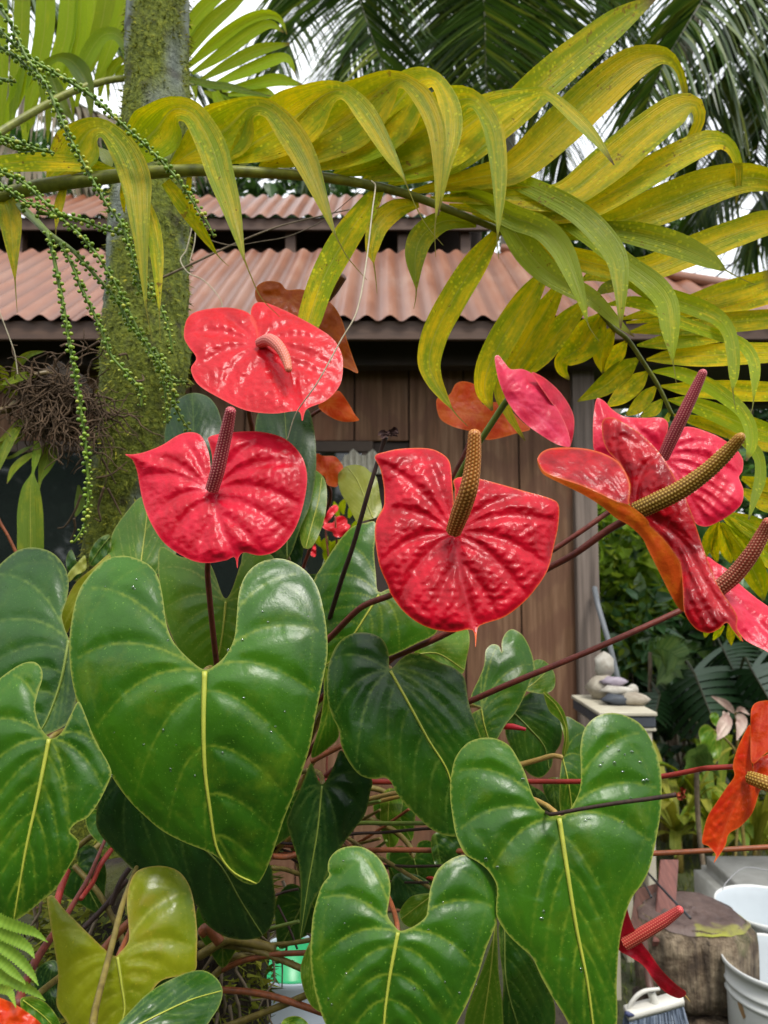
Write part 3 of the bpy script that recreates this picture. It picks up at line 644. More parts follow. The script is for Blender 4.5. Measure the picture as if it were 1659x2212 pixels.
coco('coconut palm with long hanging fronds and dry grey tips beside the house', [(1830, -160), (1815, 200), (1790, 600), (1780, 1000)], [7.6, 7.6, 7.6, 7.6], None, [
    ([(1820, -170), (1640, -170), (1500, 30), (1420, 170), (1385, 280), (1370, 380)], [7.5, 7.0, 6.6, 6.5, 6.5, 6.6], dict(n=160, ll=1.35, hang=.6)),
    ([(1820, -160), (1690, -60), (1590, 110), (1530, 250), (1500, 380)], [7.5, 7.2, 7.0, 7.0, 7.0], dict(n=150, ll=1.3, hang=.65)),
    ([(1820, -160), (1760, 30), (1690, 170), (1640, 300), (1620, 420)], [7.5, 7.2, 7.0, 7.0, 7.0], dict(n=150, ll=1.3, hang=.65)),
    ([(1820, -170), (1700, -200), (1560, -90), (1480, 60), (1450, 180)], [7.5, 7.6, 7.8, 8.0, 8.0], dict(n=80, ll=.9, hang=.9, mat='coco_dry')),
    ([(1830, -170), (1640, -260), (1480, -210), (1380, -60), (1330, 60)], [7.5, 8.2, 8.8, 9., 9.], dict(n=130, ll=1.4, hang=.45)),
    ([(1830, -150), (1700, 60), (1600, 240), (1530, 400), (1490, 520)], [7.8, 8.6, 9., 9.2, 9.3], dict(n=150, ll=1.6, hang=.6)),
    ([(1830, -150), (1780, 150), (1700, 330), (1640, 470), (1610, 560)], [7.8, 8.2, 8.6, 8.8, 9.], dict(n=140, ll=1.4, hang=.6))])
coco('coconut palm with thin greyish fronds behind the mossy trunk', [(-260, -150), (-250, 300), (-240, 900)], [6.5, 6.5, 6.5], None, [
    ([(-250, -140), (-60, 60), (140, 210), (320, 290), (480, 370)], [6.4, 6.2, 6.0, 6.0, 6.0], dict(n=120, ll=.8, hang=.7, mat='coco_dry')),
    ([(-250, -140), (0, -60), (220, 70), (420, 160), (560, 250)], [6.4, 6.2, 6.4, 6.6, 6.8], dict(n=110, ll=.8, hang=.75)),
    ([(-250, -140), (-100, 200), (40, 330), (200, 400)], [6.4, 6., 5.8, 5.8], dict(n=90, ll=.7, hang=.8, mat='coco_dry'))])
# bare-twigged tree beyond the roof, right
tw = thing('thin_tree', tuple(PY(1600, 700, 9.0) * np.array([1, 1, 0])), 'thin bare-twigged tree with few leaves beyond the roof', 'tree')
tb = MB(); tipb = []
def branch(p, d, l, r, lev):
    n = 6; q = [p]; dd = d.copy()
    for i in range(n): dd = dd + rng.normal(0, .14, 3); dd /= np.linalg.norm(dd); q.append(q[-1] + dd * l / n)
    v, f = tube_vf(np.array(q), np.linspace(r, r * .5, n + 1), 6); tb.add(v, f)
    if lev == 0: tipb.extend(q[2:]); return
    for k in range(4): i = rng.integers(2, n + 1); branch(q[i], dd * .6 + rng.normal(0, .6, 3), l * .62, r * .5, lev - 1)
branch(np.array([*PY(1640, 900, 9.0)[:2], -.1]), np.array([-.05, 0, 1.]), 4.6, .06, 3)
tb.build('trunk', M['twig'], tw)
v = []; f = []; rn = []
for i, q in enumerate(tipb[::3]):
    ax = rng.normal(size=3); ax /= np.linalg.norm(ax); sd = np.cross(ax, rng.normal(size=3)); sd /= np.linalg.norm(sd); v.append(q + .11 * (LEAFV[:, :1] * sd * 1.3 + LEAFV[:, 1:2] * ax)); f += [tuple(a + i * 7 for a in t) for t in LEAFF]; rn += [rng.uniform(.2, .9)] * 7
mesh_obj('crown', np.concatenate(v), f, M['shrub_c'], tw, {'rnd': rn}, False, kind='stuff')

# ---- shrubs of the garden
def shrub(name, label, px, py, D, rad, n, size, mat, wide=1., stemh=True, cat='shrub'):
    c = P(px, py, D); foot = (float(c[0]), float(c[1]), 0)
    r = thing(name, foot, label, cat, 'shrubs of the back garden')
    leaf_cloud('foliage', c, rad, n, size, M[mat], r, wide=wide, kind='stuff')
    sb = MB()
    for k in range(5):
        e = c + rng.normal(0, .3, 3) * np.asarray(rad); p = np.array([np.array(foot) + np.array([rng.normal(0, .04), rng.normal(0, .04), -.06]), (np.array(foot) + e) / 2 + rng.normal(0, .05, 3), e])
        v, f = tube_vf(catmull(p, 12), np.linspace(.018, .006, len(catmull(p, 12))), 6); sb.add(v, f)
    sb.build('stem', M['twig'], r); return r
shrub('leafy_shrub', 'bright yellow-green leafy shrub beside the grey corner post', 1345, 1240, 5.5, (.36, .35, .62), 1000, .15, 'shrub_a')
shrub('leafy_shrub', 'pale green shrub high beside the corner post under the porch', 1375, 1110, 6.6, (.50, .4, .55), 900, .15, 'shrub_a')
shrub('leafy_shrub', 'blue-green broad-leaved shrub in the middle of the back garden', 1440, 1240, 6.0, (.5, .4, .55), 700, .17, 'shrub_c', 1.4)
shrub('leafy_shrub', 'yellow-green shrub low beside the leaning pipe', 1330, 1330, 5.3, (.30, .3, .42), 700, .12, 'shrub_a')
shrub('leafy_shrub', 'dark glossy shrub behind the split-leaf plant', 1470, 1420, 5.7, (.6, .4, .6), 1100, .15, 'shrub_b', 1.3)
shrub('leafy_shrub', 'tall dark shrub at the edge of the back garden', 1640, 1250, 6.6, (.6, .5, 1.1), 1300, .16, 'shrub_b', 1.3)
shrub('leafy_shrub', 'blue-green shrub above the split-leaf plant', 1600, 1330, 5.6, (.5, .4, .35), 500, .16, 'shrub_c', 1.5)
shrub('leafy_shrub', 'low dark shrub behind the grey leaning pipe', 1360, 1420, 5.2, (.32, .3, .5), 700, .13, 'shrub_c', 1.2)
shrub('leafy_shrub', 'deep green shrub low behind the strap-leaf plants', 1540, 1600, 4.9, (.9, .3, .42), 1100, .12, 'shrub_d', 1.2)
for i, (px_, py_, D_, rr_, lab_) in enumerate([(120, 420, 12., 1.6, 'broad green tree behind the roof at the mossy trunk'), (560, 430, 13., 1.5, 'broad green tree behind the middle of the roof'), (930, 440, 14., 1.7, 'broad green tree behind the roof under the coconut fronds'), (1290, 520, 12.5, 1.3, 'broad green tree behind the sloping hip of the roof')]):
    c_ = P(px_, py_, D_); g_ = thing('broad_tree', (float(c_[0]), float(c_[1]), 0), lab_, 'tree', 'trees behind the house')
    leaf_cloud('crown', c_, (rr_ * 1.2, rr_, rr_ * .62), 1500, .26, M['shrub_b'], g_, wide=1.3, shell=.3, kind='stuff')
    v, f = tube_vf(np.array([(c_[0], c_[1], -.1), (c_[0] + .2, c_[1], c_[2] * .5), (c_[0], c_[1], c_[2])]), [.22, .17, .06], 10); mesh_obj('trunk', v, f, M['twig'], g_)
for (px_, py_, D_, lab_) in [(1480, 960, 8.8, 'pale blue-green tree beyond the porch, closer to the house corner'), (1640, 930, 8.6, 'pale blue-green tree beyond the porch, farther from the house corner')]:
    c_ = P(px_, py_, D_); g_ = thing('pale_tree', (float(c_[0]), float(c_[1]), 0), lab_, 'tree', 'trees beyond the porch')
    leaf_cloud('crown', c_, (1.0, .6, .8), 900, .20, M['shrub_c'], g_, wide=1.3, shell=.2, kind='stuff')
    v, f = tube_vf(np.array([(c_[0], c_[1], -.1), (c_[0] + .1, c_[1], c_[2] * .5), (c_[0], c_[1], c_[2])]), [.10, .08, .03], 8); mesh_obj('trunk', v, f, M['twig'], g_)
hedge = thing('garden_hedge', (2.6, 9.5, 0), 'deep green hedge closing the garden behind the shrubs', 'hedge')
leaf_cloud('foliage', (2.6, 9.5, .9), (4.2, .7, 1.15), 5200, .22, M['shrub_d'], hedge, wide=1.2, shell=.2, kind='stuff')
v, f = box_vf(-.8, 6, 9.6, 9.9, -.05, 1.6); mesh_obj('stem', v, f, M['dark_timber'], hedge, smooth=False)

for i, (x_, y_, z_, r_) in enumerate([(-4.6, -3.6, 1.9, 1.9), (-1.7, -4.6, 1.7, 1.7), (1.4, -4.7, 1.8, 1.8), (4.4, -3.8, 1.9, 1.9), (-5.2, -.4, 1.9, 1.7), (6.8, -1.2, 1.8, 1.7), (-6.0, 3.2, 1.9, 1.6)]):  # unseen trees added around the camera to darken reflections and front light
    g_ = thing('added_tree', (x_, y_, 0), ['added unseen tree at the near left of the clearing', 'added unseen tree behind the clearing, left of the middle', 'added unseen tree behind the clearing, right of the middle', 'added unseen tree at the near right of the clearing', 'added unseen tree beside the left edge of the clearing', 'added unseen tree beside the right edge of the clearing', 'added unseen tree past the left end of the house'][i], 'tree', 'added unseen trees around the clearing')
    leaf_cloud('crown', (x_, y_, z_), (r_, r_ * .6, r_ * .95), 2600, .30, M['shrub_d'], g_, wide=1.3, shell=.35, kind='stuff')
    v, f = tube_vf(np.array([(x_, y_, -.1), (x_ + .05, y_, 1.0), (x_, y_, 2.4)]), [.12, .10, .04], 10); mesh_obj('trunk', v, f, M['twig'], g_)
# ---- split-leaf (monstera) plant
def monstera(parent, J, tip, width, d, lean=.8, nf=8, sw=0.):
    J, tip = np.asarray(J, float), np.asarray(tip, float); ax = tip - J; Ln = np.linalg.norm(ax); ax /= Ln; sd = np.array([-ax[1], ax[0]]); mbx = MB()
    def dep(q): return d + lean * (J[1] - q[1]) / F * d + .0009 * d * abs(np.dot(q - J, sd))
    for sg in (-1, 1):
        for k in range(nf):
            t = (k - 1.2) / nf; S = J + ax * Ln * max(0, t * .95); wl = width * math.sin(math.pi * (.2 + .72 * (k + .5) / nf)) ** .7
            E = S + sd * sg * wl * .92 + ax * wl * (.25 + .35 * k / nf - (.55 if k == 0 else 0)); C1 = (S + E) / 2 - ax * wl * .12
            cen = bez(S, C1, E, 9); hw = Ln / nf * .40 * np.array([.9, 1, 1, .95, .9, .85, .75, .55, .12])
            tn = np.gradient(cen, axis=0); tn /= np.linalg.norm(tn, axis=1)[:, None]; nr = np.column_stack([-tn[:, 1], tn[:, 0]]); V = []
            for i in range(9):
                for s in (-1, 0, 1):
                    q = cen[i] + nr[i] * s * hw[i]; V.append(P(q[0], q[1], dep(q) + .006 * (1 - abs(s)) + .00025 * i * i * .5))
            mbx.add(V, [(i * 3 + j, i * 3 + j + 1, (i + 1) * 3 + j + 1, (i + 1) * 3 + j) for i in range(8) for j in range(2)], rnd=.35 + .2 * rng.random())
    lf = mbx.build('leaf', M['monstera'], parent)
    p = np.array([J + ax * Ln * t for t in np.linspace(0, 1, 12)]); v, f = tube_vf(P(p[:, 0], p[:, 1], np.array([dep(q) - .004 for q in p])), np.linspace(.008, .003, 12), 6); mesh_obj('midrib', v, f, M['rachis_dark'], lf)
    a = P(J[0], J[1], d); e = np.array(parent.location); pp = np.array([a, a + np.array([0, .12, .05]), (a + e) / 2 + np.array([0, .1, .1]), e]); v, f = tube_vf(catmull(pp, 18), .009, 6); mesh_obj('petiole', v, f, M['rachis_dark'], lf)
M['monstera'] = rnd_leaf('monstera_leaf', (.010, .036, .010), (.018, .058, .015), (.05, .10, .035), .5, .06)
mo = thing('split_leaf_plant', (P(1560, 1600, 4.9)[0], 4.95, 0), 'dark split-leaf plant with big glossy slotted leaves', 'plant')
monstera(mo, (1500, 1455), (1550, 1580), 130, 4.5, .5)
monstera(mo, (1625, 1450), (1690, 1560), 110, 4.6, .5)
monstera(mo, (1425, 1500), (1410, 1570), 70, 4.6, .5)
monstera(mo, (1560, 1400), (1590, 1460), 80, 4.9, .6)

# ---- strap-leaf rosettes
def rosette(px, py, D, rad, n, label, mat='strap', up=.55, cat='plant', grp='strap-leaf plants along the grass'):
    c = P(px, py, D); foot = np.array([c[0], c[1], 0.]); r = thing('strap_leaf_plant', foot, label, cat, grp)
    h = max(.04, float(c[2]) * .35); rad = rad * 1.35; up = up * 1.75
    for i in range(n):
        a = 6.28 * i / n + rng.normal(0, .15); l = rad * rng.uniform(.7, 1.15); u0 = up * rng.uniform(.5, 1.7); hd = np.array([math.cos(a), math.sin(a), 0]); V = []; st = 9; at = []
        w0 = rad * .085 * rng.uniform(.8, 1.2); sdv = np.cross(hd, [0, 0, 1.]); yl = rng.uniform(-.6, .8)
        for s in range(st + 1):
            t = s / st; p = np.array([foot[0], foot[1], h]) + hd * l * t * (1 - .15 * t) + np.array([0, 0, l * (u0 * t * 1.6 - 1.25 * t * t)]); ww = w0 * (.35 + 1.3 * t * (1.35 - t)) * (1 if s < st else .05)
            for q in (-1, 0, 1): V.append(p + sdv * q * ww + np.array([0, 0, .35 * ww * abs(q)])); at.append((t * .92, q))
        at = np.array(at)
        mesh_obj('leaf', V, [(k * 3 + j, k * 3 + j + 1, (k + 1) * 3 + j + 1, (k + 1) * 3 + j) for k in range(st) for j in range(2)], M[mat], r, {'along': at[:, 0], 'across': at[:, 1], 'yel': np.full(len(at), yl), 'pale': np.zeros(len(at))})
    v, f = tube_vf(np.array([foot + [0, 0, -.05], foot + [0, 0, h * .5], foot + [0, 0, h + .02]]), [.03, .025, .02], 8); mesh_obj('stem', v, f, M['stem_olive'], r)
M['strap_stripe'] = leaflet_mat('strap_striped', (.16, .20, .02), (.42, .40, .06), pale=(.1, .2, .02), amt=(.3, .62), transl=.3, fleck=.3)
for (px, py, D, rad, n, lab, mt) in [
        (1460, 1690, 4.1, .26, 22, 'striped strap-leaf plant by the grass, behind the pale pedestal', 'strap_stripe'), (1545, 1700, 4.2, .28, 24, 'bushy strap-leaf plant in the row between pedestal and hanging orange flower', 'strap'),
        (1500, 1660, 4.5, .26, 20, 'yellow-striped strap-leaf plant under the dark split leaves', 'strap_stripe'), (1630, 1735, 4.0, .26, 22, 'low strap-leaf plant behind the grey stone block', 'strap_stripe'),
        (1580, 1640, 4.7, .3, 22, 'green strap-leaf plant behind the striped row', 'strap'), (1430, 1640, 4.6, .24, 18, 'small strap-leaf plant between the pedestal and the dark leaves', 'strap'), (1690, 1660, 4.6, .3, 22, 'strap-leaf plant at the far end of the row', 'strap')]:
    rosette(px, py, D, rad, n, lab, mt)
# variegated cream-pink plant and round-leaved plant
M['cream'] = plain('variegated_cream', (.62, .50, .40), (.36, .20, .17), .45, 24, .3, .002, transl=.2, stretch=(1, 1, .25))
vp_ = thing('variegated_plant', (float(P(1590, 1560, 3.5)[0]), 3.5, 0), 'plant with drooping cream and pink variegated leaves', 'plant')
for pts, hf_ in [([(1270, 0), (1290, 40), (1300, 90), (1270, 170), (1215, 250)], [3, 14, 26, 24, 2]), ([(1370, 20), (1330, -30), (1270, -80), (1170, -130)], [3, 14, 15, 2]), ([(1370, 30), (1420, 60), (1430, 120), (1390, 250)], [3, 22, 24, 2]), ([(1380, 10), (1420, -20), (1500, 30)], [3, 12, 2]), ([(1320, 10), (1290, 60), (1250, 130), (1225, 230)], [3, 18, 18, 2])]:
    q = T('R1', np.array(pts) + np.array([0, 1720])); ribbon('leaf', q, np.array(hf_) * .5, [3.5, 3.42], M['cream'], vp_, n=18)
stem('stem', T('R1', [(1375, 1730), (1390, 1900), (1400, 2150)]), [3.5, 3.5], [2, 3, 4], M['stem_olive'], vp_, extra=vp_.location)
rl = thing('round_leaf_plant', (float(P(1545, 1640, 3.7)[0]), 3.7, 0), 'plant with one round light green leaf by the cream-leaved plant', 'plant')
blade('leaf', T('R1', [(1060, 1920), (1075, 1860), (1130, 1835), (1190, 1880), (1240, 1960), (1260, 2050), (1230, 2130), (1160, 2120), (1100, 2050)]), 3.7, M['light'], rl, lean=.2, wav=.01, edge_px=1, J=T('R1', [(1190, 1880)])[0], tip=T('R1', [(1230, 2130)])[0], vw=1.2, rw=4, spacing=2.2)
blade('leaf', T('R1', [(1155, 1760), (1180, 1730), (1220, 1740), (1240, 1800), (1220, 1850), (1175, 1820)]), 3.75, M['light'], rl, lean=.2, wav=.006, edge_px=1, spacing=2.2)
stem('stem', T('R1', [(1190, 1880), (1280, 1950), (1370, 2060), (1390, 2200)]), [3.7, 3.72], [2, 3], M['stem_olive'], rl, extra=rl.location)
# garden ferns
def fern3(label, pts_list, d, parent_loc, mat='fern_bg', n=26, pl=.09, wid=.012):
    r = thing('fern', parent_loc, label, 'fern')
    for pts in pts_list:
        p, c = path3(pts, d, 30); p = resample(p, n); t = np.gradient(p, axis=0); t /= np.linalg.norm(t, axis=1)[:, None]; m_ = MB()
        v, f = tube_vf(p, np.linspace(.004, .0012, n), 5); m_.add(v, f, rnd=.3)
        for i in range(1, n):
            sd = np.cross(t[i], FWD); sd /= np.linalg.norm(sd); L_ = pl * math.sin(math.pi * (.12 + .86 * (1 - i / n))) ** .8
            for sg in (-1, 1):
                e = p[i] + sd * sg * L_ + t[i] * L_ * .35 + np.array([0, 0, -.15 * L_]); mdp = (p[i] + e) / 2; w_ = t[i] * wid * (L_ / pl + .3)
                m_.add([p[i] - w_ * .4, p[i] + w_ * .4, mdp + w_, e, mdp - w_], [(0, 1, 2, 3, 4)], rnd=rng.uniform(.2, .9))
        m_.build('frond', M[mat], r, smooth=False)
    e = np.array(parent_loc); a = P(pts_list[0][0][0], pts_list[0][0][1], d[0]); v, f = tube_vf(catmull(np.array([a, (a + e) / 2 + [0, .05, .05], e - [0, 0, .03]]), 10), .012, 6); mesh_obj('stem', v, f, M['twig'], r)
    return r
fern3('yellow-green fern hanging among dark leaves behind the pedestal', [T('R1', [(640, 1210), (740, 1250), (820, 1330), (860, 1420)]), T('R1', [(640, 1210), (700, 1180), (800, 1200), (880, 1260)])], [4.7, 4.6], (float(P(1400, 1400, 4.8)[0]), 4.8, 0), pl=.15, wid=.0055)
fern3('soft green fern growing in front of the round-leaf plant', [T('R1', [(1040, 2200), (1060, 2120), (1030, 2040)]), T('R1', [(1050, 2210), (1110, 2170), (1180, 2160)]), T('R1', [(1040, 2210), (990, 2180), (950, 2180)])], [3.6, 3.55], (float(P(1505, 1700, 3.65)[0]), 3.65, 0), pl=.08, wid=.0045)

# ---- grey leaning pipe
pipe = thing('grey_pipe', (float(P(1350, 1700, 3.45)[0]), 3.45, 0), 'grey plastic pipe leaning beside the corner post', 'pipe')
M['pvc'] = plain('grey_plastic', (.15, .165, .175), (.11, .12, .13), .45, 12, .1, .001)
stem('tube', [(1284, 1270), (1292, 1310), (1318, 1400), (1342, 1500), (1375, 1640)], [3.6, 3.4, 3.3], 6, M['pvc'], pipe, seg=12, extra=(float(P(1400, 1760, 3.3)[0]), 3.35, -.03))
# ---- pedestal with odds and ends
M['concrete'] = plain('concrete', (.42, .41, .38), (.29, .28, .25), .8, 14, .4, .004)
M['cream_post'] = plain('cream_plaster', (.52, .49, .38), (.40, .36, .27), .7, 12, .3, .003)
M['slate'] = plain('slate_edge', (.06, .072, .088), (.045, .05, .06), .6, 20, .2, .002)
Dp = 2.95; xl, xr_ = float(PY(1296, 1550, Dp)[0]), float(PY(1417, 1550, Dp)[0]); zt = float(PY(0, 1545, Dp)[2]); zbm = float(PY(0, 1573, Dp)[2])
ped = thing('pedestal', ((xl + xr_) / 2, Dp + .2, 0), 'cream pedestal with dark slate top edge beside the house corner', 'pedestal')
box('slab', xl, xr_, Dp, Dp + .42, zbm, zt - .004, M['slate'], ped, bev=.006); box('top_board', xl - .005, xr_ + .004, Dp - .006, Dp + .425, zt - .0035, zt + .012, M['cream_post'], ped, bev=.003)
box('base_trim', xl + .02, xr_ + .002, Dp + .004, Dp + .416, zbm - .014, zbm - .0005, M['cream_post'], ped, bev=.003)
xa = float(PY(1394, 1600, Dp)[0]); box('column', xa, xr_ - .012, Dp + .012, Dp + .1, -.05, zbm - .0145, M['cream_post'], ped, bev=.004); box('column', xl + .015, xl + .06, Dp + .012, Dp + .1, -.05, zbm - .0145, M['cream_post'], ped, bev=.004)
box('column', xa, xr_ - .012, Dp + .3, Dp + .4, -.05, zbm - .0145, M['cream_post'], ped, bev=.004)
M['shell'] = plain('shell_white', (.48, .46, .40), (.28, .25, .20), .6, 30, .4, .002); M['shell_pink'] = plain('shell_lilac', (.36, .31, .36), (.24, .20, .24), .5, 30, .4, .002); M['drift'] = plain('driftwood', (.44, .40, .32), (.24, .20, .15), .8, 20, .5, .003)
def lump(name, label, px, py, D, rad, mat, cat, zsit=None, seedn=0, grp='odds and ends on the pedestal'):
    rr = np.random.default_rng(seedn); V, f = ico(); V = V.copy(); ph = rr.uniform(0, 6, 6)
    k = 1 + .16 * np.sin(V[:, 0] * 4 + ph[0]) * np.cos(V[:, 1] * 5 + ph[1]) + .12 * np.sin(V[:, 2] * 6 + ph[2] + V[:, 0] * 3)
    c = P(px, py, D).copy()
    if zsit is not None: c[2] = zsit + rad[2] * .85
    return mesh_obj(name, c + V * k[:, None] * np.asarray(rad), f, mat, None, label=label, category=cat, group=grp)
zt2 = zt + .012
lump('white_float', 'round white bottle-like float against the corner post', 1306, 1470, 3.2, (.045, .04, .055), M['shell'], 'float', zt2 + .10, 1)
lump('pale_rock', 'lumpy grey rock under the white float on pedestal', 1303, 1505, 3.2, (.07, .06, .058), M['drift'], 'rock', zt2, 5)
lump('lilac_shell', 'lilac shell lying on the pedestal heap', 1328, 1500, 3.15, (.055, .035, .025), M['shell_pink'], 'shell', zt2 + .06, 2)
lump('flat_shell', 'long cream shell lying along the pedestal top', 1335, 1520, 3.1, (.075, .03, .02), M['shell'], 'shell', zt2 + .035, 3)
lump('driftwood_chunk', 'cream driftwood chunk at the pedestal edge', 1372, 1530, 3.05, (.06, .04, .03), M['drift'], 'driftwood', zt2, 4)
lump('round_shell', 'small round white shell at the pedestal end', 1366, 1512, 3.12, (.026, .026, .024), M['shell'], 'shell', zt2 + .03, 6)
lump('dark_stone', 'dark stone low on the pedestal heap', 1335, 1535, 3.06, (.07, .04, .024), M['slate'], 'stone', zt2, 7)

# ---- grey stone block, stump, boards, rods, broom, buckets
M['block'] = plain('grey_stone', (.33, .33, .31), (.20, .20, .18), .6, 9, .35, .004)
bx0 = float(P(1518, 1860, 2.75)[0]); bz = float(P(0, 1868, 2.75)[2])
bm = bmesh.new(); bmesh.ops.create_cube(bm, size=1)
for v in bm.verts: v.co = Vector((bx0 + .5 + v.co.x * 1.0, 2.76 + v.co.y * .46, bz / 2 - .02 + v.co.z * (bz + .04)))
bmesh.ops.bevel(bm, geom=[e for e in bm.edges], offset=.05, segments=6, affect='EDGES'); bm.verts.index_update()
mesh_obj('stone_block', [tuple(v.co) for v in bm.verts], [[v.index for v in q.verts] for q in bm.faces], M['block'], None, label='rounded pale grey stone block behind the white buckets', category='stone block'); bm.free()

b = NB('stump_side'); co = b.coord(); n1 = b.noise(b.mapping(co, (6, 6, 6)), 2, 6, .65); st = b.noise(b.mapping(co, (40, 40, 3)), 1.5, 4)
c = b.ramp(n1, [(.32, (.030, .020, .014)), (.48, (.11, .075, .045)), (.66, (.33, .26, .17))]); c = b.mix(b.ramp(st, [(.45, 0.), (.7, .7)]), c, (.03, .02, .015)); c = b.mix(b.ramp(b.noise(co, 9, 3), [(.58, 0.), (.68, .6)]), c, (.07, .085, .02))
M['stump_side'] = b.finish(c, .85, b.bump(b.math('ADD', n1, st), .9, .02))
b = NB('stump_top'); co = b.coord(); n1 = b.noise(co, 14, 6, .65); c = b.ramp(n1, [(.3, (.05, .030, .026)), (.6, (.11, .072, .060)), (.8, (.16, .12, .10))]); c = b.mix(b.ramp(b.math('ADD', b.noise(co, 7, 4), b.math('MULTIPLY', b.attr('rimv'), .35)), [(.66, 0.), (.82, .9)]), c, (.26, .27, .02))
M['stump_top'] = b.finish(c, .6, b.bump(n1, .7, .012))
sc = P(1492, 1968, 2.12); sz = float(sc[2]); SR = .158
stump = thing('tree_stump', (float(sc[0]), float(sc[1]), 0), 'old cracked tree stump in three tiers with mossy dark top', 'stump')
def ringshape(a, z): return 1 + .05 * math.sin(3 * a + 1 + z * 2) + .035 * math.sin(7 * a + z * 9) + .02 * math.sin(17 * a + 3)
lev = [0, .30 * sz, .66 * sz, sz]; NA = 72
for k in range(3):
    z0, z1 = lev[k] + (.004 if k else -.05), lev[k + 1] - (.008 if k < 2 else 0); V = []; zz = np.linspace(z0, z1, 9)
    for i, z in enumerate(zz):
        t = i / 8; prof = 1 - .17 * abs(2 * t - 1) ** 8 + (.03 * (1 - k) if k < 2 else .0)
        for j in range(NA):
            a = 2 * math.pi * j / NA; r = SR * ringshape(a + k * 1.3, z) * prof; V.append((sc[0] + r * math.cos(a), sc[1] + r * math.sin(a), z + (.008 * math.sin(5 * a + k) if 0 < i < 8 else 0)))
    f = [(i * NA + j, i * NA + (j + 1) % NA, (i + 1) * NA + (j + 1) % NA, (i + 1) * NA + j) for i in range(8) for j in range(NA)]
    if k < 2: f.append(tuple(8 * NA + j for j in range(NA)))
    mesh_obj('tier', V, f, M['stump_side'], stump)
V = [(sc[0], sc[1], sz + .004)]; rv = [0]
for i in range(1, 9):
    for j in range(NA):
        a = 2 * math.pi * j / NA; r = SR * .9 * ringshape(a + 2.6, sz) * i / 8; V.append((sc[0] + r * math.cos(a), sc[1] + r * math.sin(a), sz + .004 + .004 * math.sin(i * 2.2 + j * .5) - (.012 if i == 8 else 0))); rv.append((i / 8) ** 3 * (1 if math.sin(a) < .2 and math.cos(a) > -.3 else .2))
mesh_obj('top', V, [(0, 1 + j, 1 + (j + 1) % NA) for j in range(NA)] + [(1 + (i - 1) * NA + j, 1 + i * NA + j, 1 + i * NA + (j + 1) % NA, 1 + (i - 1) * NA + (j + 1) % NA) for i in range(1, 8) for j in range(NA)], M['stump_top'], stump, {'rimv': rv})
M['redwood'] = plain('red_board', (.19, .072, .055), (.10, .04, .032), .6, 6, .4, .003, stretch=(20, 2, 2)); M['redwood2'] = plain('brown_board', (.13, .058, .040), (.07, .033, .024), .65, 6, .4, .003, stretch=(20, 2, 2))
def board(label, quad, d, th, mat, grp=None):
    p = np.array([P(x, y, dd) for (x, y), dd in zip(quad, d)]); nrm = np.cross(p[1] - p[0], p[3] - p[0]); nrm /= np.linalg.norm(nrm); V = np.vstack([p, p + nrm * th])
    o = mesh_obj('leaning_board', V, [(0, 1, 2, 3), (7, 6, 5, 4), (0, 4, 5, 1), (1, 5, 6, 2), (2, 6, 7, 3), (3, 7, 4, 0)], mat, None, None, False, label=label, category='board', group='boards leaning on the stump')
    m_ = o.modifiers.new('bevel', 'BEVEL'); m_.width = .003; m_.segments = 1; return o
board('reddish board leaning upright on the stump top', [(1426, 1855), (1466, 1855), (1455, 2032), (1410, 2032)], [2.30, 2.30, 2.02, 2.02], .022, M['redwood'])
board('brown board lying flatter behind the reddish board', [(1372, 1920), (1424, 1905), (1408, 2010), (1360, 2000)], [2.28, 2.28, 2.06, 2.06], .02, M['redwood2'])
M['black_metal'] = plain('black_metal', (.025, .03, .035), (.015, .017, .02), .4, 20, .1, .001)
for pts, lab, hf_ in [([(620, 905), (780, 1080), (990, 1300)], 'long thin black rod slanting across the boards', 2.6), ([(560, 960), (600, 1020), (650, 1115)], 'short black rod behind the long one', 2.2)]:
    p, c = path3(T('R2', pts), [2.26, 2.1, 2.0], 12); v, f = tube_vf(p, hf_ / F * 2.1, 8); mesh_obj('metal_rod', v, f, M['black_metal'], None, label=lab, category='rod', group='black rods on the stump')
# broom
M['white_plastic'] = plain('white_plastic', (.62, .61, .55), (.52, .50, .44), .38, 14, .1, .001); M['broom_wood'] = plain('broom_handle', (.12, .06, .045), (.08, .04, .03), .5, 10, .1, .001); M['navy'] = plain('navy_plastic', (.05, .06, .14), (.04, .05, .11), .4, 10, .05, .001)
M['bristle'] = rnd_leaf('bristles', (.10, .13, .19), (.20, .25, .34), (.36, .42, .52), .6, .1)
Db = 1.86; bc = P(1420, 2166, Db); broom = thing('broom', (float(bc[0]), float(bc[1]), 0), 'white plastic broom with blue-grey bristles in front of the stump', 'broom')
hd = path3(T('R2', [(432, 2118), (560, 2082), (720, 2040), (905, 1985)]), [Db, Db + .03], 16)[0]; V = []
for p in resample(hd, 14):
    for (dy, dz) in [(-.022, -.008), (-.024, .004), (-.016, .011), (.016, .011), (.024, .004), (.022, -.008)]: V.append(p + np.array([0, dy, dz]))
f = [(i * 6 + j, i * 6 + (j + 1) % 6, (i + 1) * 6 + (j + 1) % 6, (i + 1) * 6 + j) for i in range(13) for j in range(6)] + [tuple(range(6))[::-1], tuple(78 + j for j in range(6))]
hb = mesh_obj('head', V, f, M['white_plastic'], broom)
stem('neck', T('R2', [(690, 2065), (670, 2000), (650, 1935)]), [Db + .01, Db + .02], [10, 8.5, 8.5], M['white_plastic'], broom, seg=14)
stem('loop', T('R2', [(448, 2110), (470, 2040), (530, 1965), (600, 1925), (720, 1907)]), [Db, Db + .01], [4, 4.5, 5, 5, 3.5], M['white_plastic'], broom, seg=8)
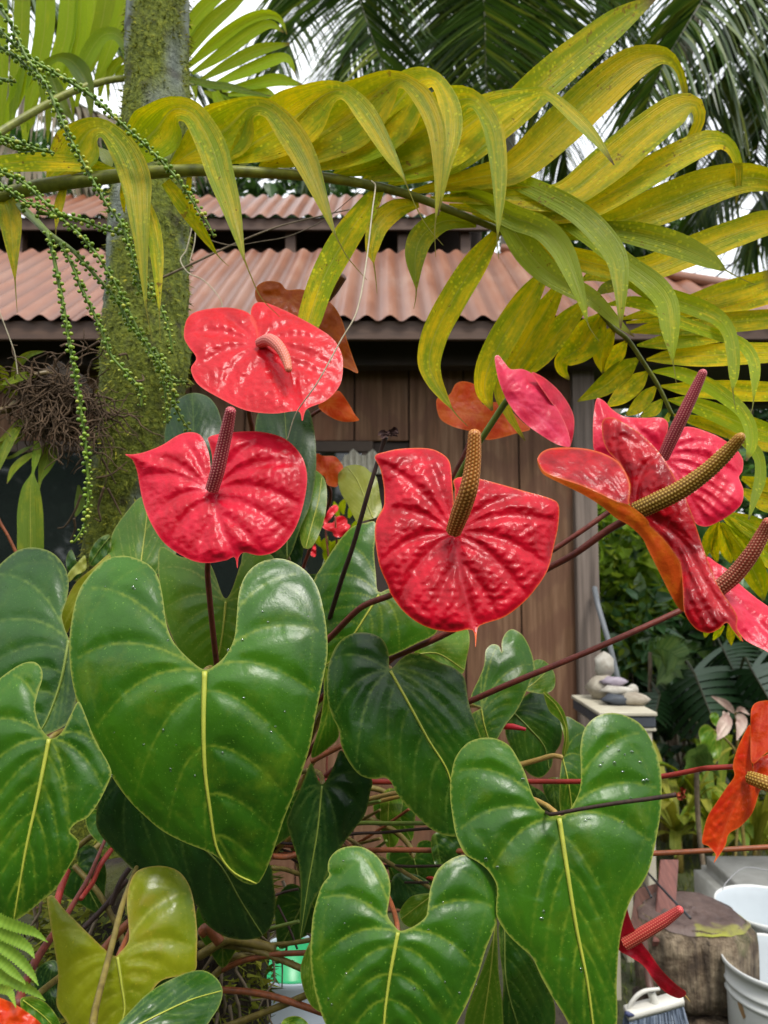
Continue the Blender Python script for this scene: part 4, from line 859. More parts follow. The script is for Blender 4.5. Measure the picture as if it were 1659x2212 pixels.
stem('handle', T('R2', [(652, 1945), (630, 1840), (612, 1700), (590, 1540), (570, 1380)]), [Db + .02, Db + .10], [8, 8, 8], M['broom_wood'], broom, seg=12)
stem('end_cap', T('R2', [(428, 2112), (450, 2126), (500, 2135)]), [Db - .022, Db - .02], [4, 6, 2], M['navy'], broom)
bv = []; bf = []; rn = []; hq = resample(hd, 300)
for i in range(1500):
    k = rng.integers(4, 296); t = k / 300; p = hq[k] + np.array([0, rng.uniform(-.022, .022), -.01]); e = p + np.array([(t - .5) * .07 + rng.normal(0, .004), rng.normal(0, .012), -.15 + rng.normal(0, .004)]); e[2] = max(e[2], .004); s = .0011; b0 = len(bv)
    bv += [p - [s, 0, 0], p + [s, 0, 0], e + [s, 0, 0], e - [s, 0, 0]]; bf.append((b0, b0 + 1, b0 + 2, b0 + 3)); rn += [rng.uniform(0, 1)] * 4
br_o = mesh_obj('bristles', bv, bf, M['bristle'], broom, {'rnd': rn}, False, kind='stuff')
# buckets
M['bucket'] = plain('bucket_white', (.66, .67, .65), (.60, .61, .58), .35, 5, .06, .001, spec=.5)
M['bucket_in'] = plain('bucket_inner', (.60, .65, .68), (.54, .59, .62), .35, 5, .05, .001)
M['wire'] = plain('steel_wire', (.30, .30, .31), (.22, .22, .22), .4, 20, .1, .0005); M['dirt_mark'] = plain('dirt_mark', (.30, .17, .07), (.36, .24, .12), .8, 30, .1, .001); M['rain'] = plain('rain_water', (.30, .33, .34), (.26, .29, .30), .06, 10, .05, .001)
def lathe(prof, c, n=56):
    V = []; 
    for (r, z) in prof:
        for j in range(n): a = 2 * math.pi * j / n; V.append((c[0] + r * math.cos(a), c[1] + r * math.sin(a), c[2] + z))
    return V, [(i * n + j, i * n + (j + 1) % n, (i + 1) * n + (j + 1) % n, (i + 1) * n + j) for i in range(len(prof) - 1) for j in range(n)]
def bucket(label, px, py, D, r, h, water=.5, mat='bucket', mat_in='bucket_in', grp='white buckets by the stump', bands=True, handle=True, base_z=None):
    c = P(px, py, D).copy(); zt_ = float(c[2]); h = zt_ if base_z is None else zt_ - base_z
    o = thing('bucket', (float(c[0]), float(c[1]), zt_ - h), label, 'bucket', grp); c0 = (c[0], c[1], zt_)
    out_p = [(r * .84, -h), (r * .93, -.09)] + ([(r * .935, -.084), (r * .965, -.081), (r * .965, -.074), (r * .942, -.071), (r * .942, -.060), (r * .97, -.057), (r * .97, -.050), (r * .947, -.047), (r * .955, -.016)] if bands else [(r * .97, -.02)]) + [(r * 1.0, -.013), (r * 1.008, -.003), (r * 1.0, .002), (r * .985, .001), (r * .975, -.004)]
    v, f = lathe(out_p, c0); f.append(tuple(range(56))[::-1]); mesh_obj('shell', v, f, M[mat], o)
    v, f = lathe([(r * .975, -.004), (r * .93, -.03), (r * .84, -h * .9), (.001, -h * .9)], c0); mesh_obj('lining', v, f, M[mat_in], o)
    if water: zw = -h * (1 - water); rr = r * (.97 - .13 * (1 - water)) - .004; v, f = lathe([(.001, zw), (rr * .5, zw + .0005), (rr, zw)], c0); mesh_obj('water', v, f, M['rain'], o)
    return o, c0
b1, c1 = bucket('white bucket filled with rain water next to the stump', 1660, 1956, 2.2, .148, .4, .72)
b2, c2 = bucket('white bucket with ridged rim in front of the other bucket', 1690, 2075, 1.93, .148, .4, .45)
stem('bail', T('R2', [(1262, 1050), (1300, 985), (1450, 862), (1659, 885), (1850, 940), (1990, 1080)]), [2.2, 2.28, 2.2], 1.0, M['wire'], b1, seg=6)
v = P(*T('R2', [(1400, 2010), (1430, 2075), (1462, 2165), (1448, 2172), (1415, 2110), (1392, 2040)]).T, np.full(6, 1.5)); 
# brown streak on the front bucket: follow the shell
sv = []
for (x_, y_) in T('R2', [(1392, 2022), (1418, 2012), (1440, 2060), (1464, 2150), (1446, 2170), (1412, 2090)]):
    dr = FWD + (x_ - 829.5) / F * RT + (1106 - y_) / F * UP; lo_, hi_ = 1.5, 2.1
    for t in np.linspace(1.5, 2.1, 1200):
        q = CAM + dr * t; zr = -(q[2] - c2[2]); rr = .148 * (.93 - .09 * (zr - .09) / max(.1, c2[2] - .09))
        if (q[0] - c2[0]) ** 2 + (q[1] - c2[1]) ** 2 <= (rr + .0015) ** 2: break
    sv.append(q)
mesh_obj('dirt_streak', sv, [tuple(range(6))], M['dirt_mark'], b2, None, False)
M['bucket_grey'] = plain('bucket_grey', (.46, .52, .58), (.40, .46, .52), .35, 5, .06, .001); M['green_plastic'] = plain('green_plastic', (.02, .42, .16), (.015, .34, .12), .3, 6, .05, .001)
b3, c3 = bucket('grey bucket holding a bright green tub seen between the leaves', 640, 2070, 1.75, .115, .3, 0, 'bucket_grey', 'bucket_grey', 'buckets under the plants', False)
gt = thing('green_tub', (c3[0], c3[1], c3[2] - .06), 'bright green plastic tub sitting inside the grey bucket', 'tub')
v, f = lathe([(.07, -.09), (.098, .022), (.104, .026), (.1, .03), (.094, .024), (.068, -.08), (.001, -.08)], (c3[0], c3[1], c3[2] - .03)); mesh_obj('shell', v, f, M['green_plastic'], gt)

# ================================================================== MOSSY PALM TRUNK
b = NB('mossy_bark'); co = b.coord()
n1 = b.noise(b.mapping(co, (1, 1, .45)), 9, 5, .6); n2 = b.noise(co, 120, 4, .65)
bark = b.ramp(b.noise(b.mapping(co, (3, 3, 1)), 14, 5), [(.3, (.10, .12, .095)), (.6, (.20, .225, .18)), (.8, (.30, .31, .25))])
rg = b.n('TexWave', wave_type='BANDS', bands_direction='Z'); rg.inputs['Scale'].default_value = 3.1; rg.inputs['Distortion'].default_value = 2.2; rg.inputs['Detail'].default_value = 2; b.set(rg.inputs['Vector'], co)
bark = b.mix(b.math('MULTIPLY', b.ramp(rg.outputs['Color'], [(.86, 0.), (.97, 1.)]), .7), bark, (.05, .045, .035))
moss = b.ramp(n2, [(.3, (.055, .075, .006)), (.55, (.14, .17, .012)), (.8, (.28, .28, .02))])
moss = b.mix(b.ramp(b.noise(co, 22, 4), [(.55, 0.), (.72, .8)]), moss, (.030, .022, .012))
c = b.mix(b.attr('moss'), bark, moss)
M['mossy'] = b.finish(c, .9, b.bump(b.math('ADD', n2, b.math('MULTIPLY', b.noise(co, 45, 4), 1.2)), 1.0, .006))
DT = 1.5
tl = catmull(T(0, [(283, -60), (275, 60), (274, 200), (262, 330), (250, 420), (238, 520), (232, 640), (228, 750), (222, 850), (205, 1000), (192, 1120), (170, 1300), (150, 1500), (130, 1800), (110, 2200)]), 90)
tr = catmull(T(0, [(404, -60), (404, 60), (402, 160), (410, 240), (406, 330), (404, 430), (402, 560), (398, 700), (402, 780), (370, 900), (340, 1000), (300, 1120), (300, 1300), (310, 1500), (320, 1800), (330, 2200)]), 90)
yy = np.linspace(-55, 2150, 150); xl_ = np.interp(yy, tl[:, 1], tl[:, 0]); xr2 = np.interp(yy, tr[:, 1], tr[:, 0])
ctr = P((xl_ + xr2) / 2, yy, np.full(150, DT)); rad = (xr2 - xl_) / 2 / F * DT
foot = ctr[-1].copy(); foot[2] = -.05; topz = ctr[0] + np.array([.06, 0, 1.6])
ctr = np.vstack([topz, ctr, foot]); rad = np.concatenate([[.05], rad, [rad[-1] * 1.3]])
palm = thing('mossy_palm', (float(foot[0]), float(foot[1]), 0), 'slender palm trunk covered in green moss beside the red flowers', 'palm tree')
NS = 64; V, f = tube_vf(ctr, rad, NS); V = V.reshape(-1, NS, 3); mo_ = np.zeros(V.shape[:2])
for i in range(V.shape[0]):
    for j in range(NS):
        a = 6.283 * j / NS; z = V[i, j, 2]
        mo_[i, j] = .60 * math.sin(a * 2 + z * 7.3 + 1.2 * math.sin(z * 5)) + .55 * math.sin(z * 14 + a * 3 + 2) + .3 * math.sin(a * 5 - z * 23) + (.75 if z < 2.25 else .45) + (.25 if V[i, j, 0] > ctr[i, 0] - .3 * rad[i] else -.25)
mo_ = np.clip(mo_ * .9 + .5, 0, 1)
V = ctr[:, None, :] + (V - ctr[:, None, :]) * (1 + .05 * mo_ + .02 * rng.normal(size=mo_.shape))[..., None]
mesh_obj('trunk', V.reshape(-1, 3), f, M['mossy'], palm, {'moss': mo_.ravel()})
mv = []; mf = []; rn = []; cand = np.argwhere(mo_ > .35); k = 0
for _ in range(15000):
    i, j = cand[rng.integers(len(cand))]
    if i < 1 or i > 140: continue
    c0 = V[i, j] + rng.normal(0, .003, 3); n_ = (V[i, j] - ctr[i]); n_ /= np.linalg.norm(n_)
    e = c0 + n_ * rng.uniform(.003, .009) + rng.normal(0, .0035, 3) + np.array([0, 0, -.003]); s = rng.normal(size=3); s *= rng.uniform(.0012, .0028) / np.linalg.norm(s)
    mv += [c0 - s - n_ * .003, c0 + s - n_ * .003, e]; mf.append((3 * k, 3 * k + 1, 3 * k + 2)); rn += [float(np.clip(rng.normal(.45, .25), 0, 1))] * 3; k += 1
mesh_obj('moss', mv, mf, M['moss'], palm, {'rnd': rn}, False, kind='stuff')

# ================================================================== FERN-TRUNK STUMP UNDER THE ANTHURIUMS
b = NB('fibrous_stump'); co = b.coord(); n1 = b.noise(b.mapping(co, (2, 2, .6)), 16, 6, .7); c = b.ramp(n1, [(.3, (.010, .007, .005)), (.55, (.040, .026, .016)), (.75, (.095, .065, .040))])
c = b.mix(b.ramp(b.noise(co, 7, 4), [(.48, 0.), (.62, .85)]), c, (.075, .085, .014)); M['fibre'] = b.finish(c, .95, b.bump(n1, 1., .02))
fs = P(345, 1960, 1.14); fz = float(P(0, 1850, 1.14)[2])
fst = thing('fibrous_stump', (float(fs[0]), float(fs[1]), 0), 'dark fibrous mossy stump that carries the anthurium plants', 'stump')
V = []; NA = 60; zz = np.linspace(-.05, fz, 46)
for z in zz:
    t = max(0, z) / fz
    for j in range(NA):
        a = 6.283 * j / NA; r = (.138 - .04 * (t - .5)) * (1 + .10 * math.sin(3 * a + z * 6) + .06 * math.sin(8 * a - z * 11) + .05 * rng.normal()) * (1 if t < .93 else math.sqrt(max(.02, 1 - ((t - .93) / .07) ** 2))); V.append((fs[0] + r * 1.25 * math.cos(a), fs[1] + r * .8 * math.sin(a), z))
f = [(i * NA + j, i * NA + (j + 1) % NA, (i + 1) * NA + (j + 1) % NA, (i + 1) * NA + j) for i in range(45) for j in range(NA)] + [tuple(45 * NA + j for j in range(NA))]
mesh_obj('body', V, f, M['fibre'], fst)
rb = MB()
for k in range(120):
    a = rng.uniform(3.3, 6.2); z = rng.uniform(.25, fz); r = .155; p = np.array([fs[0] + r * 1.25 * math.cos(a), fs[1] + r * .8 * math.sin(a), z]); q = [p]; dr = np.array([math.cos(a) * .2, math.sin(a) * .3, -1.]) + rng.normal(0, .5, 3)
    for s in range(7): dr = dr * .8 + rng.normal(0, .35, 3) + [0, 0, -.12]; dr /= np.linalg.norm(dr); q.append(q[-1] + dr * .022)
    v, f = tube_vf(np.array(q), np.linspace(.0028, .001, 8), 5); rb.add(v, f)
rb.build('roots', M['twig'], fst, kind='stuff')
mv = []; mf = []; rn = []
for k in range(4500):
    a = rng.uniform(3.2, 6.25); z = rng.uniform(.5, fz * .98); r = .135; p = np.array([fs[0] + r * 1.25 * math.cos(a), fs[1] + r * .8 * math.sin(a), z]) + rng.normal(0, .006, 3); e = p + np.array([math.cos(a), math.sin(a), 0]) * rng.uniform(.008, .022) + rng.normal(0, .007, 3); s = rng.normal(0, .0022, 3); mv += [p - s, p + s, e]; mf.append((3 * k, 3 * k + 1, 3 * k + 2)); rn += [float(np.clip(rng.normal(.35, .25), 0, 1))] * 3
mesh_obj('moss', mv, mf, M['moss'], fst, {'rnd': rn}, False, kind='stuff')

# ================================================================== NEAR PALM: yellowing frond, green frond, berry strings
NPX = -1.05
near = thing('yellow_palm', (NPX, 1.25, 0), 'palm with a big arching yellowing frond and green berry strings', 'palm tree')
M['crownshaft'] = plain('crownshaft', (.16, .24, .08), (.10, .16, .05), .5, 8, .2, .002, stretch=(1, 1, 4))
v, f = tube_vf(np.array([(NPX, 1.25, -.05), (NPX - .01, 1.25, .8), (NPX + .01, 1.25, 1.6), (NPX, 1.25, 2.2), (NPX, 1.25, 2.75), (NPX, 1.25, 3.0)]), [.085, .07, .065, .062, .05, .02], 16); mesh_obj('trunk', v, f, M['crownshaft'], near)
RX = T(0, [(-330, 620), (-150, 480), (-20, 432), (75, 405), (200, 387), (315, 374), (415, 368), (500, 370), (625, 377), (725, 387), (830, 407), (895, 425), (980, 457), (1055, 487), (1120, 520), (1210, 575), (1270, 640), (1321, 705), (1355, 733), (1391, 785), (1422, 834), (1453, 898)])
def rach_d(x): return float(np.interp(x, [-330, 0, 500, 900, 1250, 1460], [1.10, .97, .95, .98, 1.06, 1.12]))
rd = [rach_d(p[0]) for p in RX]
frond = stem('frond', RX, rd, [20, 17, 16, 15, 13, 12, 11, 10, 9, 8, 7, 6.5, 5.5, 5, 4.5, 4], M['rachis'], near, n=90, seg=10)
frond['label'] = 'big arching frond with long yellowing leaflets, some drooping over'
rp_ = resample(catmull(RX, 200), 300)
def lf(t, pts, half, yel=0., tail=None, dr=-.05, pale=None, root=True, mat='frond', par=None, d0=None, n=44, m=5, twist=None):
    q = T(t, pts); s = TILE[t][2]; hw = np.array(half, float) * s
    if par is None: hw = hw * 1.16
    if dr <= -.07 and len(hw) >= 7 and par is None and yel > .1:
        for i_ in (1, 2, 3):
            dv = q[i_ + 1] - q[i_ - 1]; dv = dv / np.linalg.norm(dv); k_ = (.6, .65, .3)[i_ - 1]; q[i_] = q[i_] + np.array([-dv[1], dv[0]]) * k_ * hw[i_]; hw[i_] *= 1 + k_ * 1.1
    if root: k = ((rp_ - q[0]) ** 2).sum(1).argmin(); base = rach_d(rp_[k][0])
    base = d0 if d0 is not None else base
    tl_ = T(t, tail) if tail is not None else None
    if pale is None: pale = [0, 0, 0, .1, .5, .8] if dr < -.03 else [0, 0]
    return ribbon('leaflet', q, hw, np.array([base, base + dr * .3, base + dr]), M[mat], par or frond, tail=tl_, yel=yel, pale=pale, n=n, m=m, twist=rng.uniform(-.35, .35) if twist is None else twist)
# --- upper side, left to right
lf(1, [(515, 742), (350, 708), (150, 700), (-60, 714)], [6, 30, 36, 30], .3, dr=-.03)
lf(1, [(60, 760), (10, 735), (-60, 745)], [6, 24, 26], .4, dr=.02)
lf(1, [(205, 778), (240, 700), (300, 610), (380, 553), (450, 556), (530, 640), (585, 770), (600, 900), (615, 1100), (630, 1320)], [7, 35, 55, 40, 34, 52, 58, 44, 22, 4], .35, [(642, 1390), (660, 1475)], dr=-.10)
lf(1, [(520, 745), (560, 640), (640, 530), (740, 462), (830, 490), (910, 620), (955, 760), (1000, 900), (1055, 1120)], [7, 40, 62, 40, 45, 55, 50, 36, 4], .2, [(1085, 1195), (1130, 1290), (1210, 1370)], dr=-.11)
lf(1, [(735, 718), (840, 610), (950, 515), (1070, 455), (1160, 470), (1250, 570), (1320, 690), (1385, 850), (1447, 1012)], [7, 48, 66, 34, 34, 50, 46, 26, 4], .45, [(1500, 1110), (1585, 1210)], dr=-.10)
lf(1, [(985, 705), (1080, 590), (1250, 465), (1400, 395), (1490, 398), (1580, 490), (1680, 660), (1745, 770)], [7, 50, 66, 42, 30, 40, 26, 5], .5, [(1800, 900), (1850, 985), (1915, 1060)], dr=-.08)
lf(1, [(1120, 722), (1280, 600), (1480, 455), (1660, 358), (1735, 345), (1825, 420), (1885, 560), (1895, 750), (1884, 935)], [7, 50, 72, 48, 28, 38, 34, 18, 4], .6, [(1878, 1000), (1882, 1110)], dr=-.09)
lf(1, [(1290, 735), (1450, 610), (1620, 470), (1790, 345), (1880, 345), (1940, 450), (1950, 570), (1925, 720), (1890, 930)], [7, 50, 70, 48, 30, 40, 40, 22, 4], .5, dr=-.09)
lf(1, [(1440, 755), (1600, 650), (1800, 525), (1960, 425), (2055, 435), (2125, 540), (2152, 690), (2158, 850), (2150, 1010)], [7, 45, 66, 50, 32, 38, 34, 22, 4], .3, [(2148, 1050), (2155, 1120)], dr=-.09)
lf(2, [(-90, 778), (60, 668), (260, 560), (460, 455), (630, 410), (705, 405), (850, 530), (930, 620), (995, 715)], [7, 48, 60, 48, 28, 20, 26, 16, 2], .4, dr=-.08, pale=[0, 0, 0, 0, .3, 1, 1])
lf(2, [(20, 800), (280, 700), (500, 530), (700, 345), (870, 205), (1020, 85), (1170, -10)], [8, 50, 62, 66, 62, 48, 10], .25, dr=.10)
lf(2, [(120, 830), (390, 770), (560, 725), (740, 570), (920, 400), (1080, 272), (1205, 240), (1268, 290), (1298, 380), (1303, 455)], [8, 42, 60, 76, 76, 62, 34, 16, 13, 2], .8, dr=.04)
lf(2, [(200, 858), (500, 850), (760, 850), (950, 720), (1120, 580), (1260, 475), (1340, 450), (1364, 510), (1330, 590), (1240, 710)], [8, 35, 52, 70, 68, 58, 34, 22, 18, 2], .6, dr=.04)
lf(2, [(280, 888), (600, 920), (850, 900), (1050, 795), (1250, 682), (1400, 612), (1478, 618), (1525, 690), (1532, 790), (1520, 880)], [8, 38, 48, 56, 52, 44, 28, 18, 13, 2], .6, dr=.05)
lf(2, [(380, 925), (700, 985), (990, 965), (1200, 885), (1400, 805), (1560, 768), (1680, 790), (1725, 870)], [8, 38, 56, 72, 70, 56, 40, 10], .4, dr=.05)
lf(2, [(500, 1000), (800, 1110), (1100, 1165), (1300, 1095), (1500, 1015), (1680, 960), (1820, 1010)], [8, 40, 46, 56, 52, 45, 10], .7, dr=.06)
lf(2, [(270, 800), (420, 870), (560, 940), (680, 985), (760, 1065), (810, 1170), (855, 1300), (876, 1385)], [14, 40, 46, 46, 45, 36, 18, 4], -.5, [(890, 1420), (930, 1475)], dr=-.10, pale=[0, .1, .4, .9, .5, .2])
lf(2, [(400, 780), (470, 850), (545, 970), (620, 1085), (700, 1170), (800, 1235), (900, 1290), (1000, 1385), (1080, 1455)], [12, 34, 46, 54, 48, 40, 32, 18, 2], -.6, dr=-.07, pale=[0, .1, .3, .7, .8, .9])
lf(2, [(420, 762), (560, 780), (720, 850), (840, 920), (940, 1015), (1005, 1115), (1022, 1240), (1022, 1420)], [8, 32, 40, 44, 46, 42, 28, 3], -.3, dr=-.12, pale=[0, 0, .2, .9, .6, .3])
lf(2, [(540, 862), (720, 905), (880, 1000), (1031, 1130), (1165, 1232), (1222, 1310), (1236, 1420), (1247, 1560)], [10, 36, 45, 40, 46, 44, 36, 4], -.4, [(1256, 1610), (1263, 1662)], dr=-.13, pale=[0, 0, .3, .7, .3, .1])
lf(2, [(640, 885), (900, 978), (1100, 1012), (1270, 1060), (1400, 1120), (1462, 1160)], [8, 24, 46, 48, 34, 12], -.3, [(1530, 1198), (1605, 1232)], dr=-.10, pale=[0, 0, .2, .9, .8])
lf('R6', [(420, 190), (650, 300), (860, 360), (1080, 440), (1240, 520), (1330, 640), (1365, 800), (1372, 1000), (1362, 1120)], [15, 55, 68, 70, 60, 52, 50, 36, 7], -.2, [(1372, 1200), (1392, 1310)], dr=-.13, pale=[0, 0, .2, .4, .1])
lf('R6', [(300, 410), (520, 385), (730, 445), (900, 545), (1250, 665), (1440, 740), (1530, 860), (1550, 1000), (1538, 1195)], [8, 42, 50, 44, 42, 44, 44, 38, 6], -.1, [(1530, 1260), (1513, 1330)], dr=-.15, pale=[0, 0, .1, .4, .1])
lf('R6', [(640, 870), (800, 850), (1100, 838), (1400, 820), (1750, 808)], [8, 48, 78, 82, 70], .7, dr=.04)
lf('R6', [(500, 638), (700, 605), (1000, 590), (1300, 560), (1750, 520)], [8, 48, 66, 76, 70], .4, dr=.05)
lf('R6', [(430, 530), (700, 470), (1000, 400), (1300, 310), (1700, 190)], [8, 45, 62, 84, 70], .6, dr=.06)
lf('R6', [(470, 560), (820, 520), (1100, 470), (1400, 400), (1750, 310)], [8, 30, 56, 66, 60], .8, dr=.08)
lf('R6', [(215, 330), (300, 270), (450, 230), (620, 230)], [6, 40, 50, 20], .0, dr=.04)
lf('R6', [(90, 210), (200, 160), (330, 160), (460, 200)], [8, 45, 55, 30], .4, dr=.04)
lf('R6', [(560, 750), (800, 720), (1050, 690), (1290, 700)], [8, 55, 58, 16], .1, dr=.03)
lf('R6', [(690, 968), (900, 980), (1130, 1070), (1300, 1180), (1440, 1300), (1510, 1440), (1520, 1590), (1475, 1720)], [8, 46, 54, 54, 48, 48, 40, 5], -.2, dr=-.10, pale=[0, 0, .1, .3, .1])
lf('R6', [(760, 1090), (950, 1112), (1200, 1122), (1500, 1132), (1750, 1140)], [8, 46, 68, 76, 66], .6, dr=.05)
lf('R6', [(820, 1205), (1000, 1235), (1250, 1325), (1500, 1430), (1750, 1510)], [8, 52, 70, 76, 66], -.1, dr=.03)
lf('R6', [(860, 1330), (1050, 1380), (1300, 1450), (1550, 1540), (1750, 1590)], [8, 40, 60, 66, 60], .8, dr=.06)
lf('R6', [(1440, 1560), (1540, 1620), (1590, 1720), (1590, 1880), (1540, 2050), (1495, 2210)], [20, 42, 40, 42, 28, 3], -.3, dr=-.12, d0=1.08, pale=[0, .1, .2])
for pts, hf_ in [([(1440, 770), (1405, 860), (1385, 935)], [8, 26, 4]), ([(1445, 780), (1425, 880), (1440, 955)], [8, 24, 4]), ([(1480, 740), (1590, 800), (1720, 860)], [8, 40, 40]), ([(1455, 785), (1540, 890), (1620, 1040), (1640, 1120)], [8, 44, 40, 4]), ([(1470, 760), (1600, 870), (1730, 980)], [8, 42, 40]), ([(1540, 640), (1640, 690), (1740, 715)], [8, 36, 34]), ([(1545, 590), (1640, 625), (1740, 650)], [8, 34, 34]), ([(1450, 790), (1480, 900), (1500, 960)], [8, 26, 4]), ([(1465, 1225), (1440, 1260), (1420, 1292)], [8, 14, 2]), ([(1495, 1215), (1497, 1270), (1500, 1315)], [8, 16, 2]), ([(1515, 1215), (1530, 1260), (1542, 1295)], [8, 12, 2]), ([(1440, 1170), (1395, 1250), (1385, 1280)], [8, 14, 3])]:
    lf(4, pts, hf_, rng.uniform(.1, .8), dr=.02, d0=1.14, n=20)
# --- lower side
lf('R6', [(340, 545), (220, 560), (110, 640), (0, 790), (-50, 900)], [14, 56, 78, 62, 8], .3, dr=.03)
lf('R6', [(372, 600), (300, 700), (255, 840), (270, 985)], [14, 66, 56, 5], .7, dr=.02)
lf('R6', [(470, 720), (400, 810), (330, 890), (275, 975)], [14, 60, 48, 5], .7, dr=.01)
lf('R6', [(565, 865), (450, 955), (280, 1095), (60, 1222)], [16, 74, 70, 5], .3, dr=-.01)
lf('R6', [(645, 975), (560, 1055), (430, 1170), (305, 1265)], [16, 66, 64, 8], .6, dr=-.02)
lf('R6', [(718, 1098), (650, 1170), (560, 1270), (468, 1335)], [12, 50, 50, 8], .6, dr=-.02)
lf('R6', [(772, 1205), (700, 1285), (590, 1345)], [12, 48, 10], .4, dr=-.02)
lf('R6', [(832, 1315), (800, 1385)], [12, 26], .2, dr=-.01, n=12)
lf(1, [(1650, 805), (1590, 890), (1480, 1050), (1390, 1220), (1335, 1390), (1330, 1440)], [15, 40, 54, 50, 44, 30], .25, dr=-.06, pale=[0, 0])
lf(2, [(490, 1000), (400, 1130), (300, 1290), (222, 1440), (195, 1560), (215, 1640), (255, 1710), (290, 1762)], [16, 46, 52, 50, 44, 32, 18, 4], .5, [(320, 1800), (362, 1842)], dr=-.03, pale=[0, 0, 0, .1, .5])
lf(2, [(700, 1172), (620, 1290), (520, 1450), (450, 1590), (435, 1690), (468, 1775)], [16, 46, 54, 48, 34, 4], .4, dr=.0, pale=[0, 0])
lf(2, [(770, 1222), (680, 1370), (600, 1500), (530, 1612), (505, 1700), (545, 1800), (610, 1905)], [16, 46, 46, 38, 26, 16, 3], .6, dr=.02, pale=[0, 0, .1, .4])
lf(2, [(880, 1300), (780, 1400), (690, 1520), (625, 1595), (590, 1612)], [14, 42, 42, 24, 4], .5, dr=.02, pale=[0, 0])
lf(2, [(940, 1360), (900, 1430), (850, 1500), (770, 1560), (770, 1600), (800, 1640)], [14, 60, 56, 30, 20, 4], .5, dr=.02, pale=[0, 0])
lf(2, [(400, 965), (260, 955), (165, 1020), (135, 1110), (140, 1245)], [16, 38, 46, 38, 4], .8, [(137, 1290), (128, 1335)], dr=-.06, pale=[0, 0, .2])
lf(2, [(150, 880), (50, 905), (-25, 975), (-52, 1080), (-45, 1135)], [14, 38, 40, 24, 3], .7, [(-36, 1200), (-30, 1270)], dr=-.06, pale=[0, 0, .2])
lf(1, [(0, 850), (30, 890), (47, 960), (55, 1060), (65, 1200)], [20, 40, 42, 28, 4], .6, [(70, 1280), (75, 1350)], dr=-.05, pale=[0, 0])
lf(1, [(275, 815), (255, 890), (242, 985)], [14, 18, 3], .7, [(240, 1030), (234, 1075)], dr=-.02)
lf(1, [(632, 870), (662, 980), (680, 1120), (688, 1335)], [14, 26, 24, 4], .5, [(690, 1400), (694, 1475)], dr=-.06, pale=[0, .2, .4], d0=.93)
lf(1, [(715, 785), (800, 895), (870, 1000), (930, 1090)], [20, 30, 20, 5], .4, [(955, 1120), (988, 1150)], dr=.02)
lf(1, [(535, 780), (532, 850), (537, 920)], [10, 12, 3], .8, dr=.02); lf(1, [(818, 765), (815, 810), (812, 860)], [10, 10, 3], .8, dr=.02)
# paler undersides of the far row of leaflets
for (a, c_) in [((420, 640), (480, 720)), ((690, 620), (720, 690)), ((1060, 640), (1040, 720)), ((1200, 680), (1240, 735)), ((1450, 640), (1460, 720)), ((1590, 690), (1600, 760))]:
    lf(1, [c_, ((a[0] + c_[0]) / 2 + 12, (a[1] + c_[1]) / 2), a], [8, 24, 6], -.6, dr=.05, pale=[.7, .8], n=20)
# --- second, greener frond behind the trunk
RG = T(1, [(-300, 800), (-100, 640), (0, 572), (150, 482), (300, 402), (450, 352), (560, 338), (700, 335), (820, 342), (900, 370), (990, 410)])
gf = stem('frond', RG, [1.6, 1.75, 1.85, 1.9, 1.95], [10, 8, 8, 7, 6, 4], M['rachis'], near, n=60, seg=8, extra=None); gf['label'] = 'bright green frond passing behind the mossy trunk'
def gl_(pts, half, yel=-.2, dd=1.88, dr=.0, pale=None, **k): lf(1, pts, half, yel, dr=dr, mat='frond_green', par=gf, d0=dd, root=False, pale=pale or [0, 0], n=28, **k)
gl_([(50, 540), (70, 350), (92, 150), (98, -30)], [8, 32, 36, 34]); gl_([(110, 500), (150, 350), (190, 150), (200, -30)], [8, 36, 43, 42]); gl_([(180, 462), (240, 300), (285, 150), (300, -30)], [8, 36, 42, 40])
gl_([(245, 430), (300, 310), (342, 150), (352, -30)], [8, 28, 30, 28]); gl_([(335, 392), (395, 250), (440, 100), (462, -30)], [8, 32, 38, 36]); gl_([(410, 365), (470, 220), (528, 60), (545, -30)], [8, 34, 38, 36])
gl_([(5, 590), (10, 350), (5, 100), (0, -30)], [8, 26, 30, 30]); gl_([(20, 560), (60, 440), (110, 320), (150, 250)], [8, 30, 34, 20]); gl_([(460, 350), (490, 290), (530, 250)], [6, 24, 14]); gl_([(500, 345), (520, 310), (548, 280)], [6, 20, 10])
gl_([(185, 460), (190, 300), (240, 252), (300, 258), (350, 310), (385, 400), (396, 520)], [8, 24, 16, 30, 40, 24, 3], -.9, 1.84, -.03, [0, 0, .8, 1, 1])
gl_([(330, 392), (375, 250), (440, 155), (500, 148), (545, 200), (556, 285)], [8, 36, 34, 26, 26, 16], -.5, 1.84, -.02, [0, 0, .3, 1, 1])
gl_([(215, 310), (245, 390), (275, 460), (325, 532)], [12, 30, 22, 2], -.9, 1.84, -.02, [1, 1]); gl_([(205, 445), (210, 510), (206, 620)], [12, 14, 2], .2); gl_([(466, 355), (468, 440)], [10, 3], .2); gl_([(95, 510), (110, 560), (105, 640)], [14, 18, 3], .2); gl_([(140, 480), (135, 520), (120, 570)], [12, 18, 3]); gl_([(305, 410), (315, 450), (318, 510)], [9, 9, 2])
for k in range(5): gl_([(30 + 100 * k, 600 - 46 * k), (70 + 100 * k, 330 - 28 * k), (92 + 104 * k, 80), (96 + 104 * k, -30)], [8, 26, 30, 28], -.3 - .3 * (k % 2), 2.0 + .02 * (k % 3))
